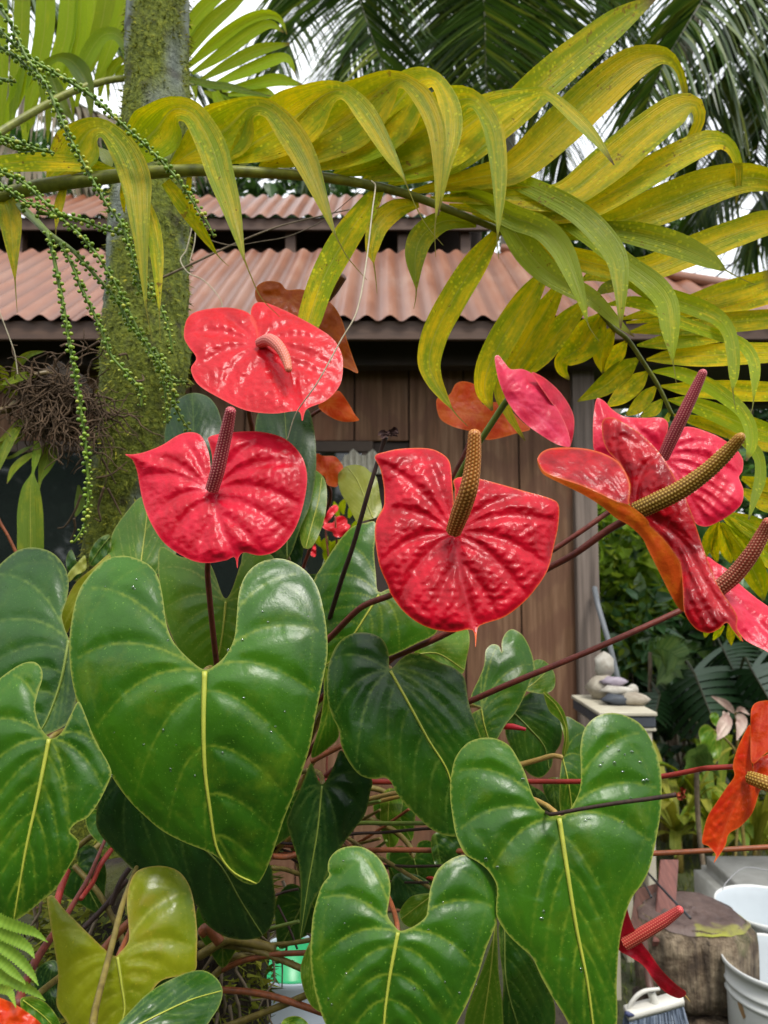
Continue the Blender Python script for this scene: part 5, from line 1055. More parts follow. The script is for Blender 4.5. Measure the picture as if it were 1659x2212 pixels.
gl_([(780, 200), (850, 70), (960, -40)], [20, 34, 30]); gl_([(790, 260), (880, 130), (1000, 20), (1060, -20)], [16, 34, 30, 10]); gl_([(800, 300), (930, 185), (1060, 95), (1150, 62), (1210, 85), (1240, 150)], [8, 28, 30, 22, 12, 2])
gl_([(830, 318), (960, 232), (1080, 142), (1165, 105), (1225, 140)], [8, 28, 30, 20, 3]); gl_([(870, 345), (1000, 272), (1120, 215), (1250, 190)], [8, 26, 28, 6]); gl_([(925, 365), (1050, 312), (1170, 262), (1240, 252), (1278, 320)], [8, 26, 28, 18, 2])
gl_([(960, 392), (1100, 362), (1200, 345), (1305, 368)], [8, 24, 28, 6]); gl_([(800, 335), (900, 365), (990, 375), (1080, 400), (1172, 416)], [10, 18, 16, 12, 2], -.9, 1.83, 0, [1, 1]); gl_([(985, 410), (1080, 395), (1150, 400), (1200, 430)], [8, 22, 20, 4]); gl_([(840, 370), (848, 430)], [14, 3]); gl_([(930, 395), (950, 440), (1000, 450)], [16, 22, 4])
for k in range(10):
    x0_ = 820 + 35 * k; gl_([(x0_ + 60, 395 + 3 * k), (x0_ + 120, 420 + 3 * k), (x0_ + 200, 440 + 3 * k)], [6, 18, 3], -.3, 1.98)

# --- berry strings
inf = stem('berry_stalk', T(1, [(-260, 560), (-120, 690), (-20, 790), (90, 895), (150, 950), (210, 1010), (290, 1065), (360, 1120)]), [1.1, .98, .93, .92], [13, 10, 9, 8, 6, 4], M['stem_green'], near, n=40, seg=10)
inf2 = stem('berry_stalk', T(1, [(-260, -60), (-120, 0), (-20, 30), (40, 90)]), [1.1, 1.0, .97], [9, 7, 5], M['stem_green'], near, n=20, seg=8)
strings = [
    (1, [(-20, 110), (70, 200), (170, 280), (280, 340), (400, 420), (520, 530), (620, 620), (700, 700), (780, 790), (840, 880), (900, 970), (925, 1025)], .90, 1),
    (1, [(-10, 20), (40, 90), (110, 240), (200, 370), (270, 530), (330, 650), (390, 760), (460, 880), (520, 960), (560, 1060), (590, 1160), (640, 1230), (700, 1340), (735, 1450), (745, 1530)], .885, 1),
    (1, [(-20, 195), (60, 240), (120, 290), (190, 370)], .91, 1), (1, [(-30, 340), (40, 348), (70, 356)], .92, 1), (1, [(-20, 585), (90, 620), (180, 650), (235, 662)], .91, 1), (1, [(-20, 600), (60, 640), (150, 650)], .92, 1),
    (1, [(-20, 735), (80, 775), (170, 850), (250, 930), (330, 1000), (420, 1100), (470, 1180), (520, 1260), (560, 1350), (620, 1470), (690, 1575), (740, 1640), (815, 1650)], .905, 0),
    (1, [(205, 1000), (230, 1100), (250, 1200), (270, 1300), (295, 1450), (325, 1610), (345, 1740), (365, 1880), (378, 2020), (382, 2150), (365, 2270), (320, 2345)], .88, 0),
    (1, [(260, 1050), (310, 1140), (345, 1230), (390, 1320), (440, 1430), (480, 1535), (540, 1605), (605, 1680), (612, 1760)], .915, 0),
    (1, [(320, 1090), (430, 1210), (500, 1290), (560, 1400), (640, 1500), (690, 1585), (715, 1700), (725, 1830)], .92, 0),
    (1, [(160, 920), (250, 930), (350, 950), (450, 990), (545, 1015)], .905, 0), (1, [(660, 1500), (720, 1590), (745, 1680), (765, 1770), (820, 1862)], .93, 0), (1, [(90, 900), (130, 880), (200, 905)], .9, 0), (1, [(-20, 790), (60, 840), (120, 880)], .89, 0), (1, [(530, 960), (560, 1040), (585, 1120), (600, 1250), (650, 1290)], .90, 1)]
sv, sf = ico()
for (t, pts, d, which) in strings:
    par = inf2 if which else inf
    st_ = stem('berry_string', T(t, pts), d, [4.2, 3.6, 2.6], M['rachilla'], par, n=50, seg=6)
    c = resample(catmull(T(t, pts), 120), 400); L_ = np.linalg.norm(np.diff(c, axis=0), axis=1).sum(); nb = int(L_ / 5.0); bb = MB()
    for i in range(nb):
        if rng.random() < .08: continue
        u = (i + .5) / nb; q = c[int(u * 399)]; tn = c[min(399, int(u * 399) + 3)] - c[max(0, int(u * 399) - 3)]; tn /= np.linalg.norm(tn) + 1e-9; nr = np.array([-tn[1], tn[0]])
        a = i * 2.3 + rng.normal(0, .3); off = nr * math.cos(a) * 7.6 + tn * rng.normal(0, 1.4); rr = rng.uniform(3.1, 5.3) * (1 if u < .93 else .75)
        ctr3 = P(q[0] + off[0], q[1] + off[1], d - math.sin(a) * 7.4 / F * d); col = float(np.clip(rng.normal(.42, .18) + (.35 if rng.random() < .06 else 0) + max(0, u - .8) * .9, 0, 1))
        bb.add(ctr3 + sv * rr / F * d * np.array([1, 1, .92]), sf, rnd=col)
    bb.build('berries', M['bead'], st_, kind='stuff')

# ================================================================== EPIPHYTE NEST ON THE TRUNK
ne = thing('orchid_clump', tuple(P(110, 860, 1.36)), 'orchid clump with a tangle of brown roots clinging to the mossy trunk', 'orchid')
M['root'] = plain('air_root', (.13, .080, .042), (.040, .024, .013), .85, 50, .5, .001); M['rootdark'] = plain('root_core', (.018, .013, .010), (.045, .032, .020), .95, 60, 1., .01); M['bulb'] = plain('pseudobulb', (.22, .17, .06), (.13, .09, .045), .4, 20, .2, .001)
V_, f_ = ico(); cc = P(122, 866, 1.40); bm = bmesh.new(); bmesh.ops.create_icosphere(bm, subdivisions=4, radius=1); vv = np.array([tuple(v.co) for v in bm.verts]); bm.verts.index_update(); ff = [tuple(v.index for v in q.verts) for q in bm.faces]; bm.free()
kk = 1 + .16 * np.sin(vv[:, 0] * 7 + 1) * np.sin(vv[:, 2] * 8) + .14 * np.sin(vv[:, 1] * 11 + vv[:, 2] * 6) + .07 * rng.normal(size=len(vv)); mesh_obj('root_ball', cc + vv * kk[:, None] * np.array([.062, .04, .058]), ff, M['rootdark'], ne)
rb = MB()
for k in range(330):
    a = rng.uniform(0, 6.28); s = rng.uniform(.2, 1.0) * (.72 + .35 * math.sin(2 * a + .6) + .12 * math.sin(5 * a)); p = P(128 + 108 * s * math.cos(a), 868 + 92 * s * math.sin(a), 1.325 + rng.uniform(-.02, .02)); dr = rng.normal(size=3) * np.array([1, .25, 1]) + [0, 0, -.35]; q = [p]
    nst = rng.integers(7, 15)
    for _ in range(nst): dr = dr / np.linalg.norm(dr) * .9 + rng.normal(0, .38, 3) * np.array([1, .35, 1]) + [0, 0, -.10]; q.append(q[-1] + dr / np.linalg.norm(dr) * .0095); q[-1][1] = max(q[-1][1], 1.26)
    v, f = tube_vf(catmull(np.array(q), 2 * nst), np.linspace(rng.uniform(.0012, .0024), .0007, len(catmull(np.array(q), 2 * nst))), 5); rb.add(v, f)
for pts in [[(520, 45), (600, 20), (720, 50), (860, 90)], [(860, 0), (760, 60), (640, 130), (560, 240)], [(480, 150), (455, 300), (480, 480), (545, 590)], [(560, 100), (500, 160), (440, 330)], [(880, 1010), (930, 1100), (1000, 1230)], [(930, 1270), (980, 1360), (1050, 1500)], [(900, 1260), (850, 1430), (870, 1550), (820, 1530)], [(700, 1330), (640, 1480), (560, 1600), (500, 1615)], [(640, 1530), (650, 1620), (610, 1720)], [(1030, 120), (1090, 110), (1110, 160)], [(1180, 345), (1240, 335), (1230, 290)], [(830, 1180), (960, 1150), (1100, 1040)], [(700, 470), (820, 460), (1000, 520)]]:
    p, c = path3(T('R3', pts), [1.33, 1.35], 24); v, f = tube_vf(p, np.linspace(.0024, .0012, len(p)), 6); rb.add(v, f)
rb.build('roots', M['root'], ne, kind='stuff')
def ol(pts, half, d, mat='strap', yel=0., pale=None): ribbon('leaf', T('R3', pts), np.array(half) * .25, d, M[mat], ne, n=26, yel=yel, pale=pale)
ol([(125, 440), (130, 290), (170, 180), (260, 110), (392, 85)], [18, 34, 40, 26, 3], [1.36, 1.30], 'strap', -.6, [.6, .3]); ol([(330, 285), (200, 300), (90, 345), (5, 375)], [20, 36, 26, 4], [1.33, 1.27], 'strap', .5)
ol([(110, 500), (60, 430), (0, 370), (-60, 320)], [10, 32, 36, 20], [1.34, 1.30], 'strap', -.5, [.5, .5]); ol([(250, 640), (160, 720), (60, 810), (-20, 870)], [14, 34, 26, 6], [1.33, 1.28], 'strap', .6); ol([(210, 800), (120, 850), (20, 910), (-40, 940)], [12, 40, 42, 20], [1.32, 1.27], 'strap', .2)
ol([(160, 470), (90, 380), (20, 260), (-60, 180)], [10, 34, 34, 10], [1.36, 1.28], 'strap', .2); ol([(200, 700), (120, 800), (40, 950), (-10, 1120)], [10, 38, 40, 6], [1.32, 1.24], 'strap', .4); ol([(330, 950), (220, 1010), (120, 1100), (60, 1230)], [8, 30, 30, 4], [1.32, 1.26], 'strap', .5)
ol([(285, 900), (200, 940), (100, 1000), (20, 1010)], [4, 16, 14, 3], [1.32, 1.28], 'strap', -.4, [.7, .7])
ol([(320, 860), (318, 960), (300, 1060), (285, 1140), (268, 1260), (262, 1450), (264, 1650), (264, 1860)], [26, 38, 26, 12, 74, 110, 116, 116], [1.32, 1.26, 1.22], 'strap', .15)
ol([(440, 880), (420, 980), (385, 1090), (350, 1190), (332, 1290)], [54, 78, 56, 20, 10], [1.34, 1.30], 'strap', .2)
ol([(680, 1240), (690, 1400), (650, 1520)], [10, 46, 6], [1.38, 1.36], 'strap', -.3, [.9, .9])
for pts, hf_ in [([(60, 580), (140, 530), (260, 480)], [6, 34, 10]), ([(0, 600), (60, 590), (140, 560)], [30, 34, 10]), ([(20, 880), (110, 830), (200, 790)], [4, 26, 10]), ([(300, 290), (400, 270), (470, 275)], [18, 22, 8])]:
    stem('pseudobulb', T('R3', pts), [1.31, 1.33], np.array(hf_) * .25, M['bulb'], ne, n=16, seg=10)

# ================================================================== ANTHURIUMS
BA, BB, BC = P(470, 1835, 1.08), P(560, 1800, 1.10), P(360, 1900, 1.08)
for q in (BA, BB, BC): q[2] = min(q[2], fz - .01)
pA = thing('anthurium_plant', BA, 'anthurium with the widest dark heart leaf and red blooms close to the trunk', 'plant', 'anthuriums on the mossy stump')
pB = thing('anthurium_plant', BB, 'anthurium with long red stems carrying glossy wet red blooms toward the garden', 'plant', 'anthuriums on the mossy stump')
pC = thing('anthurium_plant', BC, 'anthurium with yellowish and speckled leaves low beside the pale green fern', 'plant', 'anthuriums on the mossy stump')
bo = P(700, 1500, 1.22); bo[2] = fz - .02
pO = thing('anthurium_plant', P(520, 1830, 1.2) * np.array([1, 1, 0]) + np.array([0, 0, fz - .03]), 'orange-flowered anthurium standing behind the red blooms', 'plant')

# ---------------- leaves
def LEAF(plant, t, ol_, J, tip, mid, d, mat, lean=.35, rib=(4.5, 1.2, 'vein'), pet='stem_olive', label=None, peti=True, cx=.35, cy=.25, relief=.0028, ph=6.5, **kw):
    s = TILE[t][2]; J_, tip_ = T(t, [J])[0], T(t, [tip])[0]; mid_ = T(t, [J] + list(mid) + [tip])
    o = blade('leaf', T(t, ol_), d, M[mat], plant, J=J_, tip=tip_, mid=mid_, lean=lean, rib=rib, cx=cx, cy=cy, relief=relief, label=label, **kw)
    if peti: petiole(o, J_, d, base_of(plant), pet, ph)
    return o
leaf_wide = LEAF(pA, 3, [(885, 1418), (840, 1392), (760, 1312), (722, 1230), (703, 1100), (682, 1015), (640, 962), (550, 927), (470, 937), (410, 985), (350, 1060), (320, 1150), (302, 1270), (303, 1400), (325, 1525), (360, 1625), (410, 1725), (450, 1815), (500, 1905), (560, 1985), (620, 2045), (700, 2113), (800, 2165), (900, 2205), (950, 2237), (990, 2287), (1040, 2330), (1085, 2346), (1115, 2340), (1140, 2305), (1170, 2235), (1200, 2145), (1230, 2055), (1270, 1955), (1310, 1845), (1340, 1745), (1362, 1625), (1386, 1505), (1402, 1430), (1415, 1350), (1412, 1250), (1396, 1150), (1370, 1060), (1320, 990), (1250, 947), (1180, 938), (1110, 962), (1060, 1012), (1032, 1090), (1022, 1200), (1010, 1290), (970, 1362), (920, 1405)],
     (885, 1425), (1108, 2342), [(880, 1650), (886, 1850), (908, 2020), (938, 2192), (1005, 2290)], .72, 'mid', rib=(6, 1.5, 'vein'), pin=(.08, .27, .45, .62), basal=(.2, .34, .47, .6), relief=.0045, rw=26, cy=.5, label='widest heart-shaped leaf with bright yellow midrib')
LEAF(pA, 3, [(297, 1285), (268, 1190), (290, 1110), (297, 1030), (275, 965), (225, 912), (150, 890), (80, 902), (20, 945), (-40, 1010), (-90, 1120), (-100, 1300), (-60, 1500), (40, 1640), (150, 1720), (200, 1700), (300, 1640), (335, 1500), (325, 1400), (312, 1330)], (297, 1292), (150, 1716), [(262, 1470), (200, 1640)], .86, 'dark', rib=(3.5, 1, 'vein_dim'), lean=.5, relief=.0035)
LEAF(pC, 5, [(215, 238), (175, 190), (152, 110), (165, 40), (183, -15), (180, -60), (150, -90), (100, -85), (40, -50), (-20, 0), (-80, 80), (-130, 250), (-150, 450), (-120, 700), (-80, 880), (-20, 1000), (60, 1025), (110, 1000), (170, 950), (240, 890), (290, 810), (330, 740), (342, 690), (320, 660), (302, 640), (330, 605), (380, 580), (430, 510), (465, 440), (482, 390), (465, 340), (430, 280), (400, 220), (370, 140), (340, 80), (310, 130), (270, 210), (240, 235)], (212, 243), (60, 1024), [(165, 480), (112, 720)], .66, 'mid', rib=(4.5, 1.2, 'vein'), relief=.0034, label='speckled heart leaf with a nick in its edge')
LEAF(pA, 5, [(500, 380), (430, 500), (415, 600), (430, 650), (480, 710), (560, 790), (640, 850), (760, 910), (850, 960), (880, 1030), (960, 1090), (1050, 1110), (1130, 1095), (1175, 1040), (1190, 950), (1180, 850), (1170, 790), (1100, 700), (900, 500), (700, 350), (560, 330)], (600, 400), (1135, 1090), [(780, 620), (950, 785), (1040, 940)], .86, 'deep', rib=(2.5, 1, 'vein_dim'), lean=.2, peti=False)
LEAF(pC, 5, [(515, 1168), (555, 1115), (555, 1040), (548, 950), (560, 870), (590, 815), (650, 793), (720, 793), (780, 820), (820, 880), (840, 960), (852, 1080), (850, 1180), (845, 1240), (790, 1262), (700, 1285), (650, 1340), (570, 1450), (520, 1500), (450, 1560), (350, 1540), (280, 1450), (245, 1390), (252, 1260), (236, 1150), (215, 1020), (205, 930), (228, 918), (280, 980), (330, 1030), (400, 1100), (470, 1165), (500, 1180)], (508, 1186), (500, 1530), [(525, 1300), (538, 1420)], .70, 'olive', rib=(3.5, 1.2, 'vein'), relief=.003, cx=.6, label='yellow-green heart leaf with one lobe turned up', pet='stem_rust')
LEAF(pC, 5, [(480, 1510), (510, 1474), (560, 1420), (640, 1340), (740, 1280), (830, 1245), (890, 1245), (940, 1280), (962, 1330), (950, 1390), (920, 1440), (880, 1490), (700, 1570), (520, 1560)], (490, 1535), (955, 1330), [(650, 1450), (820, 1370)], .58, 'dark', rib=(2, 1, 'vein'), lean=.6, peti=False)
leaf_spk = LEAF(pB, 6, [(60, 1066), (20, 1015), (14, 992), (28, 873), (-4, 781), (-60, 725), (-123, 704), (-194, 718), (-236, 760), (-243, 809), (-236, 830), (-271, 880), (-304, 990), (-314, 1080), (-317, 1180), (-304, 1300), (-284, 1380), (-259, 1460), (-190, 1570), (-40, 1690), (40, 1700), (150, 1640), (260, 1560), (330, 1440), (370, 1360), (410, 1250), (440, 1150), (480, 1050), (495, 960), (490, 880), (460, 810), (410, 760), (350, 743), (290, 760), (230, 810), (200, 890), (190, 960), (180, 1010), (130, 1050), (80, 1070)], (60, 1078), (20, 1700), [(20, 1300), (0, 1500)], .63, 'mid', rib=(4.5, 1.2, 'vein'), relief=.0034, label='speckled heart leaf with a curled orange leaf stalk', pet='stem_rust')
leaf_drop = LEAF(pB, 6, [(745, 572), (690, 550), (650, 500), (630, 450), (610, 390), (580, 330), (540, 270), (480, 240), (420, 238), (360, 260), (310, 320), (290, 400), (285, 480), (295, 570), (312, 660), (350, 740), (400, 770), (450, 810), (488, 880), (485, 1000), (530, 1080), (590, 1140), (640, 1185), (680, 1270), (730, 1360), (780, 1440), (830, 1540), (900, 1640), (960, 1600), (1000, 1510), (1008, 1420), (1005, 1320), (1010, 1200), (1020, 1100), (1040, 1010), (1070, 930), (1120, 860), (1150, 790), (1175, 680), (1195, 560), (1200, 450), (1190, 350), (1160, 260), (1110, 180), (1040, 140), (970, 130), (910, 150), (865, 200), (848, 280), (850, 350), (850, 430), (835, 490), (800, 550), (775, 572)], (757, 585), (920, 1620), [(790, 800), (830, 1050), (880, 1300)], .665, 'mid', rib=(5.5, 1.5, 'vein'), pin=(.1, .26, .42, .58, .72), basal=(.2, .32, .44, .55), relief=.0045, rw=26, cx=.5, label='large heart leaf with water drops on its upturned lobe', pet='stem_pale')
LEAF(pB, 'R7', [(438, 420), (437, 370), (428, 300), (390, 235), (300, 200), (200, 210), (120, 270), (70, 380), (55, 500), (60, 620), (90, 720), (130, 800), (140, 880), (180, 980), (240, 1060), (290, 1090), (350, 1100), (410, 1090), (450, 1120), (480, 1180), (540, 1260), (620, 1340), (700, 1410), (800, 1450), (880, 1440), (960, 1350), (1010, 1100), (1000, 850), (980, 780), (940, 680), (920, 600), (900, 480), (840, 420), (740, 380), (640, 330), (560, 330), (500, 370), (462, 412)], (445, 435), (860, 1440), [(560, 640), (680, 860), (805, 1075)], .80, 'dark', rib=(3.2, 1, 'vein'), relief=.0034, label='dark leathery heart leaf between the stems', pet='stem_pale')
LEAF(pA, 5, [(1388, 438), (1365, 395), (1350, 350), (1340, 350), (1300, 450), (1260, 540), (1240, 600), (1260, 680), (1290, 780), (1300, 900), (1295, 1020), (1297, 1110), (1320, 1050), (1350, 950), (1400, 860), (1425, 800), (1480, 700), (1540, 620), (1580, 560), (1600, 470), (1608, 420), (1560, 380), (1500, 320), (1470, 290), (1445, 350), (1410, 420)], (1391, 446), (1297, 1105), [(1370, 650), (1330, 880)], .835, 'deep', rib=(2.4, .8, 'vein_dim'), lean=.25, relief=.004, cx=.9)
LEAF(pB, 0, [(817, 1278), (812, 1240), (808, 1190), (812, 1150), (809, 1127), (787, 1130), (761, 1138), (734, 1166), (701, 1215), (678, 1254), (670, 1310), (680, 1370), (700, 1430), (730, 1440), (790, 1430), (842, 1417), (900, 1390), (945, 1362), (930, 1310), (880, 1272), (840, 1272)], (818, 1285), (705, 1436), [(790, 1330), (750, 1390)], .93, 'mid', rib=(2.5, 1, 'vein'), lean=.4)
LEAF(pA, 3, [(610, 672), (545, 740), (490, 820), (470, 900), (478, 970), (560, 1010), (700, 1000), (760, 920), (760, 780), (680, 690)], (600, 1060), (640, 690), [(610, 950), (630, 800)], .97, 'light', rib=(1.5, 1, 'vein'), peti=False)
LEAF(pA, 3, [(690, 895), (780, 930), (900, 950), (975, 1110), (1040, 960), (1060, 905), (1180, 930), (1190, 1080), (1100, 1280), (980, 1410), (850, 1420), (750, 1290), (695, 1100)], (975, 1125), (930, 1410), [(965, 1230), (950, 1330)], .93, 'light', rib=(2.5, 1, 'vein'), lean=.3)
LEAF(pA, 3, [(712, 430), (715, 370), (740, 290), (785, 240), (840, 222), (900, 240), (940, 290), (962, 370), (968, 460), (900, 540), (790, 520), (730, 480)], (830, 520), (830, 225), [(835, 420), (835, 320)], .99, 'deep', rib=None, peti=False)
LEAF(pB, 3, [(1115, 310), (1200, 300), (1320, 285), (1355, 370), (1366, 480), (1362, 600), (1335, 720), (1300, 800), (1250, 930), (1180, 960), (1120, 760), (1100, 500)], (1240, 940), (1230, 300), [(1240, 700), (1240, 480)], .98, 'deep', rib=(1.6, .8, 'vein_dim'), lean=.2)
LEAF(pB, 3, [(1350, 560), (1400, 590), (1413, 660), (1405, 750), (1380, 830), (1345, 890), (1310, 890), (1295, 830), (1300, 760), (1325, 680)], (1320, 895), (1390, 590), [(1345, 800), (1375, 690)], 1.0, 'light', rib=(1.2, .8, 'vein'), peti=False)
LEAF(pO, 'R4', [(570, 680), (600, 590), (680, 530), (780, 515), (880, 540), (950, 600), (1010, 640), (1040, 740), (1060, 880), (1080, 1030), (1020, 1120), (880, 1160), (800, 1180), (740, 1080), (680, 960), (610, 840)], (980, 1130), (680, 530), [(920, 980), (800, 700)], 1.06, 'pale', rib=(1.2, .6, 'vein'), spacing=3)
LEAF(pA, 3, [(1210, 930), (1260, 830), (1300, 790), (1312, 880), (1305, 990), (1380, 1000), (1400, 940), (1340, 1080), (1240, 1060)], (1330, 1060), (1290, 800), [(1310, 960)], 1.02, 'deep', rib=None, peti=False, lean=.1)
# leaves on the right of the middle flower
LEAF(pB, 'R7', [(1003, 662), (950, 640), (938, 600), (960, 540), (985, 490), (1020, 400), (1030, 310), (1070, 272), (1112, 283), (1128, 320), (1130, 250), (1160, 195), (1200, 180), (1260, 220), (1310, 320), (1328, 430), (1280, 560), (1220, 680), (1150, 770), (1090, 870), (1040, 900), (1000, 850), (955, 760), (945, 700)], (1004, 672), (1060, 890), [(1020, 760), (1040, 830)], .98, 'mid', rib=(2, .8, 'vein'), pet='stem_pale', relief=.004)
LEAF(pB, 'R7', [(1150, 800), (1180, 700), (1260, 600), (1330, 560), (1400, 590), (1470, 680), (1500, 780), (1490, 880), (1450, 950), (1430, 1030), (1370, 1090), (1300, 1070), (1240, 1000), (1180, 900)], (1200, 690), (1420, 1040), [(1300, 790), (1390, 900)], 1.06, 'dark', rib=(2, .8, 'vein_dim'), peti=False)
LEAF(pB, 'R7', [(1270, 545), (1330, 450), (1325, 375), (1380, 368), (1430, 410), (1457, 470), (1450, 540), (1400, 575), (1330, 570)], (1280, 545), (1440, 400), [(1340, 500)], 1.04, 'light', rib=(1, .6, 'vein'), peti=False)
LEAF(pB, 'R7', [(1385, 565), (1430, 590), (1490, 650), (1520, 710), (1535, 780), (1540, 900), (1512, 962), (1498, 940), (1512, 850), (1490, 750), (1420, 680)], (1510, 955), (1385, 568), [(1525, 800), (1470, 660)], 1.0, 'light', rib=(1, .6, 'vein'), peti=False, lean=-.4)
LEAF(pB, 'R7', [(1500, 960), (1512, 850), (1490, 745), (1530, 715), (1580, 740), (1650, 795), (1640, 900), (1630, 1050), (1620, 1200), (1560, 1310), (1490, 1300), (1485, 1100)], (1502, 968), (1560, 1305), [(1530, 1080), (1550, 1200)], 1.02, 'mid', rib=(1.5, .8, 'vein'), peti=False)
stem('petiole', T('R7', [(1502, 966), (1440, 957), (1350, 982), (1240, 1012), (1100, 1050)]), [1.01, 1.05], [5, 5.5, 6], M['stem_pale'], pB, extra=BB)
LEAF(pB, 'R7', [(590, 320), (680, 365), (740, 405), (820, 425), (890, 450), (915, 350), (932, 250), (915, 175), (850, 175), (770, 225), (690, 270)], (610, 330), (900, 430), [(740, 330)], 1.0, 'light', rib=(1.2, .8, 'vein'), peti=False)
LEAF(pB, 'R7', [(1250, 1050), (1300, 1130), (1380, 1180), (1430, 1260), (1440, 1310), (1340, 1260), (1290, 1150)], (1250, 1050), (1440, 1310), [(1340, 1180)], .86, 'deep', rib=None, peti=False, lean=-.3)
# leaves low down, in the shade
LEAF(pB, 6, [(485, 1010), (470, 1100), (430, 1220), (380, 1350), (350, 1450), (360, 1530), (500, 1540), (512, 1400), (495, 1250), (490, 1120)], (480, 1040), (420, 1530), [(460, 1250)], .73, 'light', rib=(1.5, 1, 'vein'), peti=False)
LEAF(pB, 6, [(500, 1040), (560, 1100), (640, 1190), (690, 1290), (735, 1380), (730, 1500), (640, 1560), (510, 1540), (515, 1300), (500, 1150)], (520, 1060), (600, 1550), [(530, 1300)], .80, 'dark', rib=(1.8, 1, 'vein_dim'), peti=False)
LEAF(pB, 'R7', [(380, 1300), (395, 1200), (440, 1155), (500, 1180), (522, 1240), (505, 1350), (495, 1480), (440, 1530), (395, 1450)], (440, 1160), (440, 1525), [(430, 1350)], 1.10, 'light', rib=(1, .6, 'vein'), peti=False)
LEAF(pB, 'R7', [(700, 1450), (760, 1425), (890, 1470), (880, 1560), (800, 1620), (740, 1660), (700, 1560)], (720, 1440), (760, 1650), [(740, 1550)], .98, 'dark', rib=None, peti=False)
LEAF(pB, 'R7', [(500, 1930), (560, 1830), (650, 1803), (705, 1812), (690, 1900), (665, 1970), (560, 2010)], (700, 1815), (510, 1960), [(600, 1890)], .86, 'light', rib=(1, .6, 'vein'), peti=False)
LEAF(pB, 'R7', [(470, 1690), (600, 1685), (700, 1760), (640, 1850), (520, 1900), (440, 1850)], (480, 1690), (640, 1850), [(560, 1770)], .95, 'deep', rib=None, peti=False)
LEAF(pB, 'R7', [(420, 1560), (500, 1560), (520, 1660), (510, 1800), (480, 1900), (430, 1860), (440, 1700)], (460, 1560), (480, 1895), [(480, 1720)], 1.04, 'mid', rib=(1, .6, 'vein'), peti=False)
LEAF(pC, 5, [(90, 1365), (180, 1370), (240, 1430), (265, 1500), (200, 1540), (120, 1480)], (100, 1370), (255, 1510), [(190, 1440)], .66, 'mid', rib=(1, .6, 'vein'), peti=False)
LEAF(pC, 5, [(165, 1230), (240, 1200), (255, 1300), (245, 1390), (280, 1450), (200, 1420), (150, 1320)], (230, 1210), (260, 1440), [(215, 1320)], .84, 'deep', rib=None, peti=False)
LEAF(pA, 3, [(265, 1180), (290, 1110), (330, 1040), (400, 980), (470, 920), (475, 960), (420, 1010), (380, 1080), (340, 1130), (290, 1260)], (470, 930), (275, 1230), [(380, 1030)], .98, 'olive', rib=None, peti=False)
LEAF(pA, 3, [(385, 960), (392, 900), (430, 850), (478, 838), (472, 920), (420, 970)], (475, 845), (390, 960), [(430, 900)], 1.0, 'dark', rib=(1, .6, 'vein_dim'), peti=False)
LEAF(pA, 3, [(340, 950), (368, 925), (372, 985), (330, 1010), (298, 1040), (296, 1000)], (370, 930), (300, 1030), [(335, 980)], 1.02, 'pale', rib=None, peti=False)
LEAF(pA, 3, [(285, 950), (310, 900), (345, 990), (355, 1010), (310, 1030)], (315, 905), (345, 1010), [(325, 960)], 1.04, 'deep', rib=None, peti=False)
LEAF(pA, 5, [(1345, 320), (1380, 180), (1398, 60), (1400, -60), (1430, -80), (1440, 100), (1465, 225), (1420, 280)], (1410, -60), (1360, 310), [(1420, 100)], .90, 'mid', rib=None, peti=False)
LEAF(pB, 5, [(1300, 1220), (1345, 1110), (1360, 1150), (1390, 1300), (1410, 1420), (1350, 1400), (1310, 1320)], (1335, 1130), (1380, 1410), [(1350, 1260)], .90, 'light', rib=None, peti=False)
LEAF(pB, 5, [(1215, 1474), (1240, 1445), (1290, 1440), (1330, 1470), (1340, 1520), (1240, 1530)], (1220, 1480), (1330, 1500), [(1280, 1480)], .8, 'mid', rib=None, peti=False)
LEAF(pB, 'R7', [(1380, 1130), (1440, 1090), (1500, 1110), (1500, 1300), (1430, 1290)], (1440, 1100), (1460, 1300), [(1450, 1200)], 1.12, 'dark', rib=None, peti=False)

for (x_, y_, r_, d_, m_) in [(600, 1760, 70, 1.0, 'dark'), (700, 1900, 60, 1.02, 'mid'), (640, 1980, 62, 1.06, 'dark'), (250, 1790, 60, .98, 'mid'), (180, 1900, 66, 1.0, 'dark'), (480, 2010, 64, .98, 'mid'), (330, 2130, 60, .92, 'dark'), (900, 1880, 60, 1.02, 'dark'), (560, 1640, 60, 1.02, 'mid'), (860, 1760, 50, 1.1, 'mid')]:
    a_ = rng.uniform(-.7, .7); hs = np.array([(0, -.45), (-.28, -.95), (-.72, -.92), (-.9, -.45), (-.8, .1), (-.5, .6), (0, 1.25), (.5, .6), (.8, .1), (.9, -.45), (.72, -.92), (.28, -.95)]) * r_
    rot = np.array([[math.cos(a_), math.sin(a_)], [-math.sin(a_), math.cos(a_)]]); hs = hs @ rot + [x_, y_]; jt = np.array([[0, -.42], [0, 1.25]]) * r_ @ rot + [x_, y_]
    LEAF(pA if x_ < 500 else pB, 0, hs, jt[0], jt[1], [jt.mean(0)], d_, m_, rib=(1.6, .7, 'vein_dim'), lean=rng.uniform(-.1, .5))
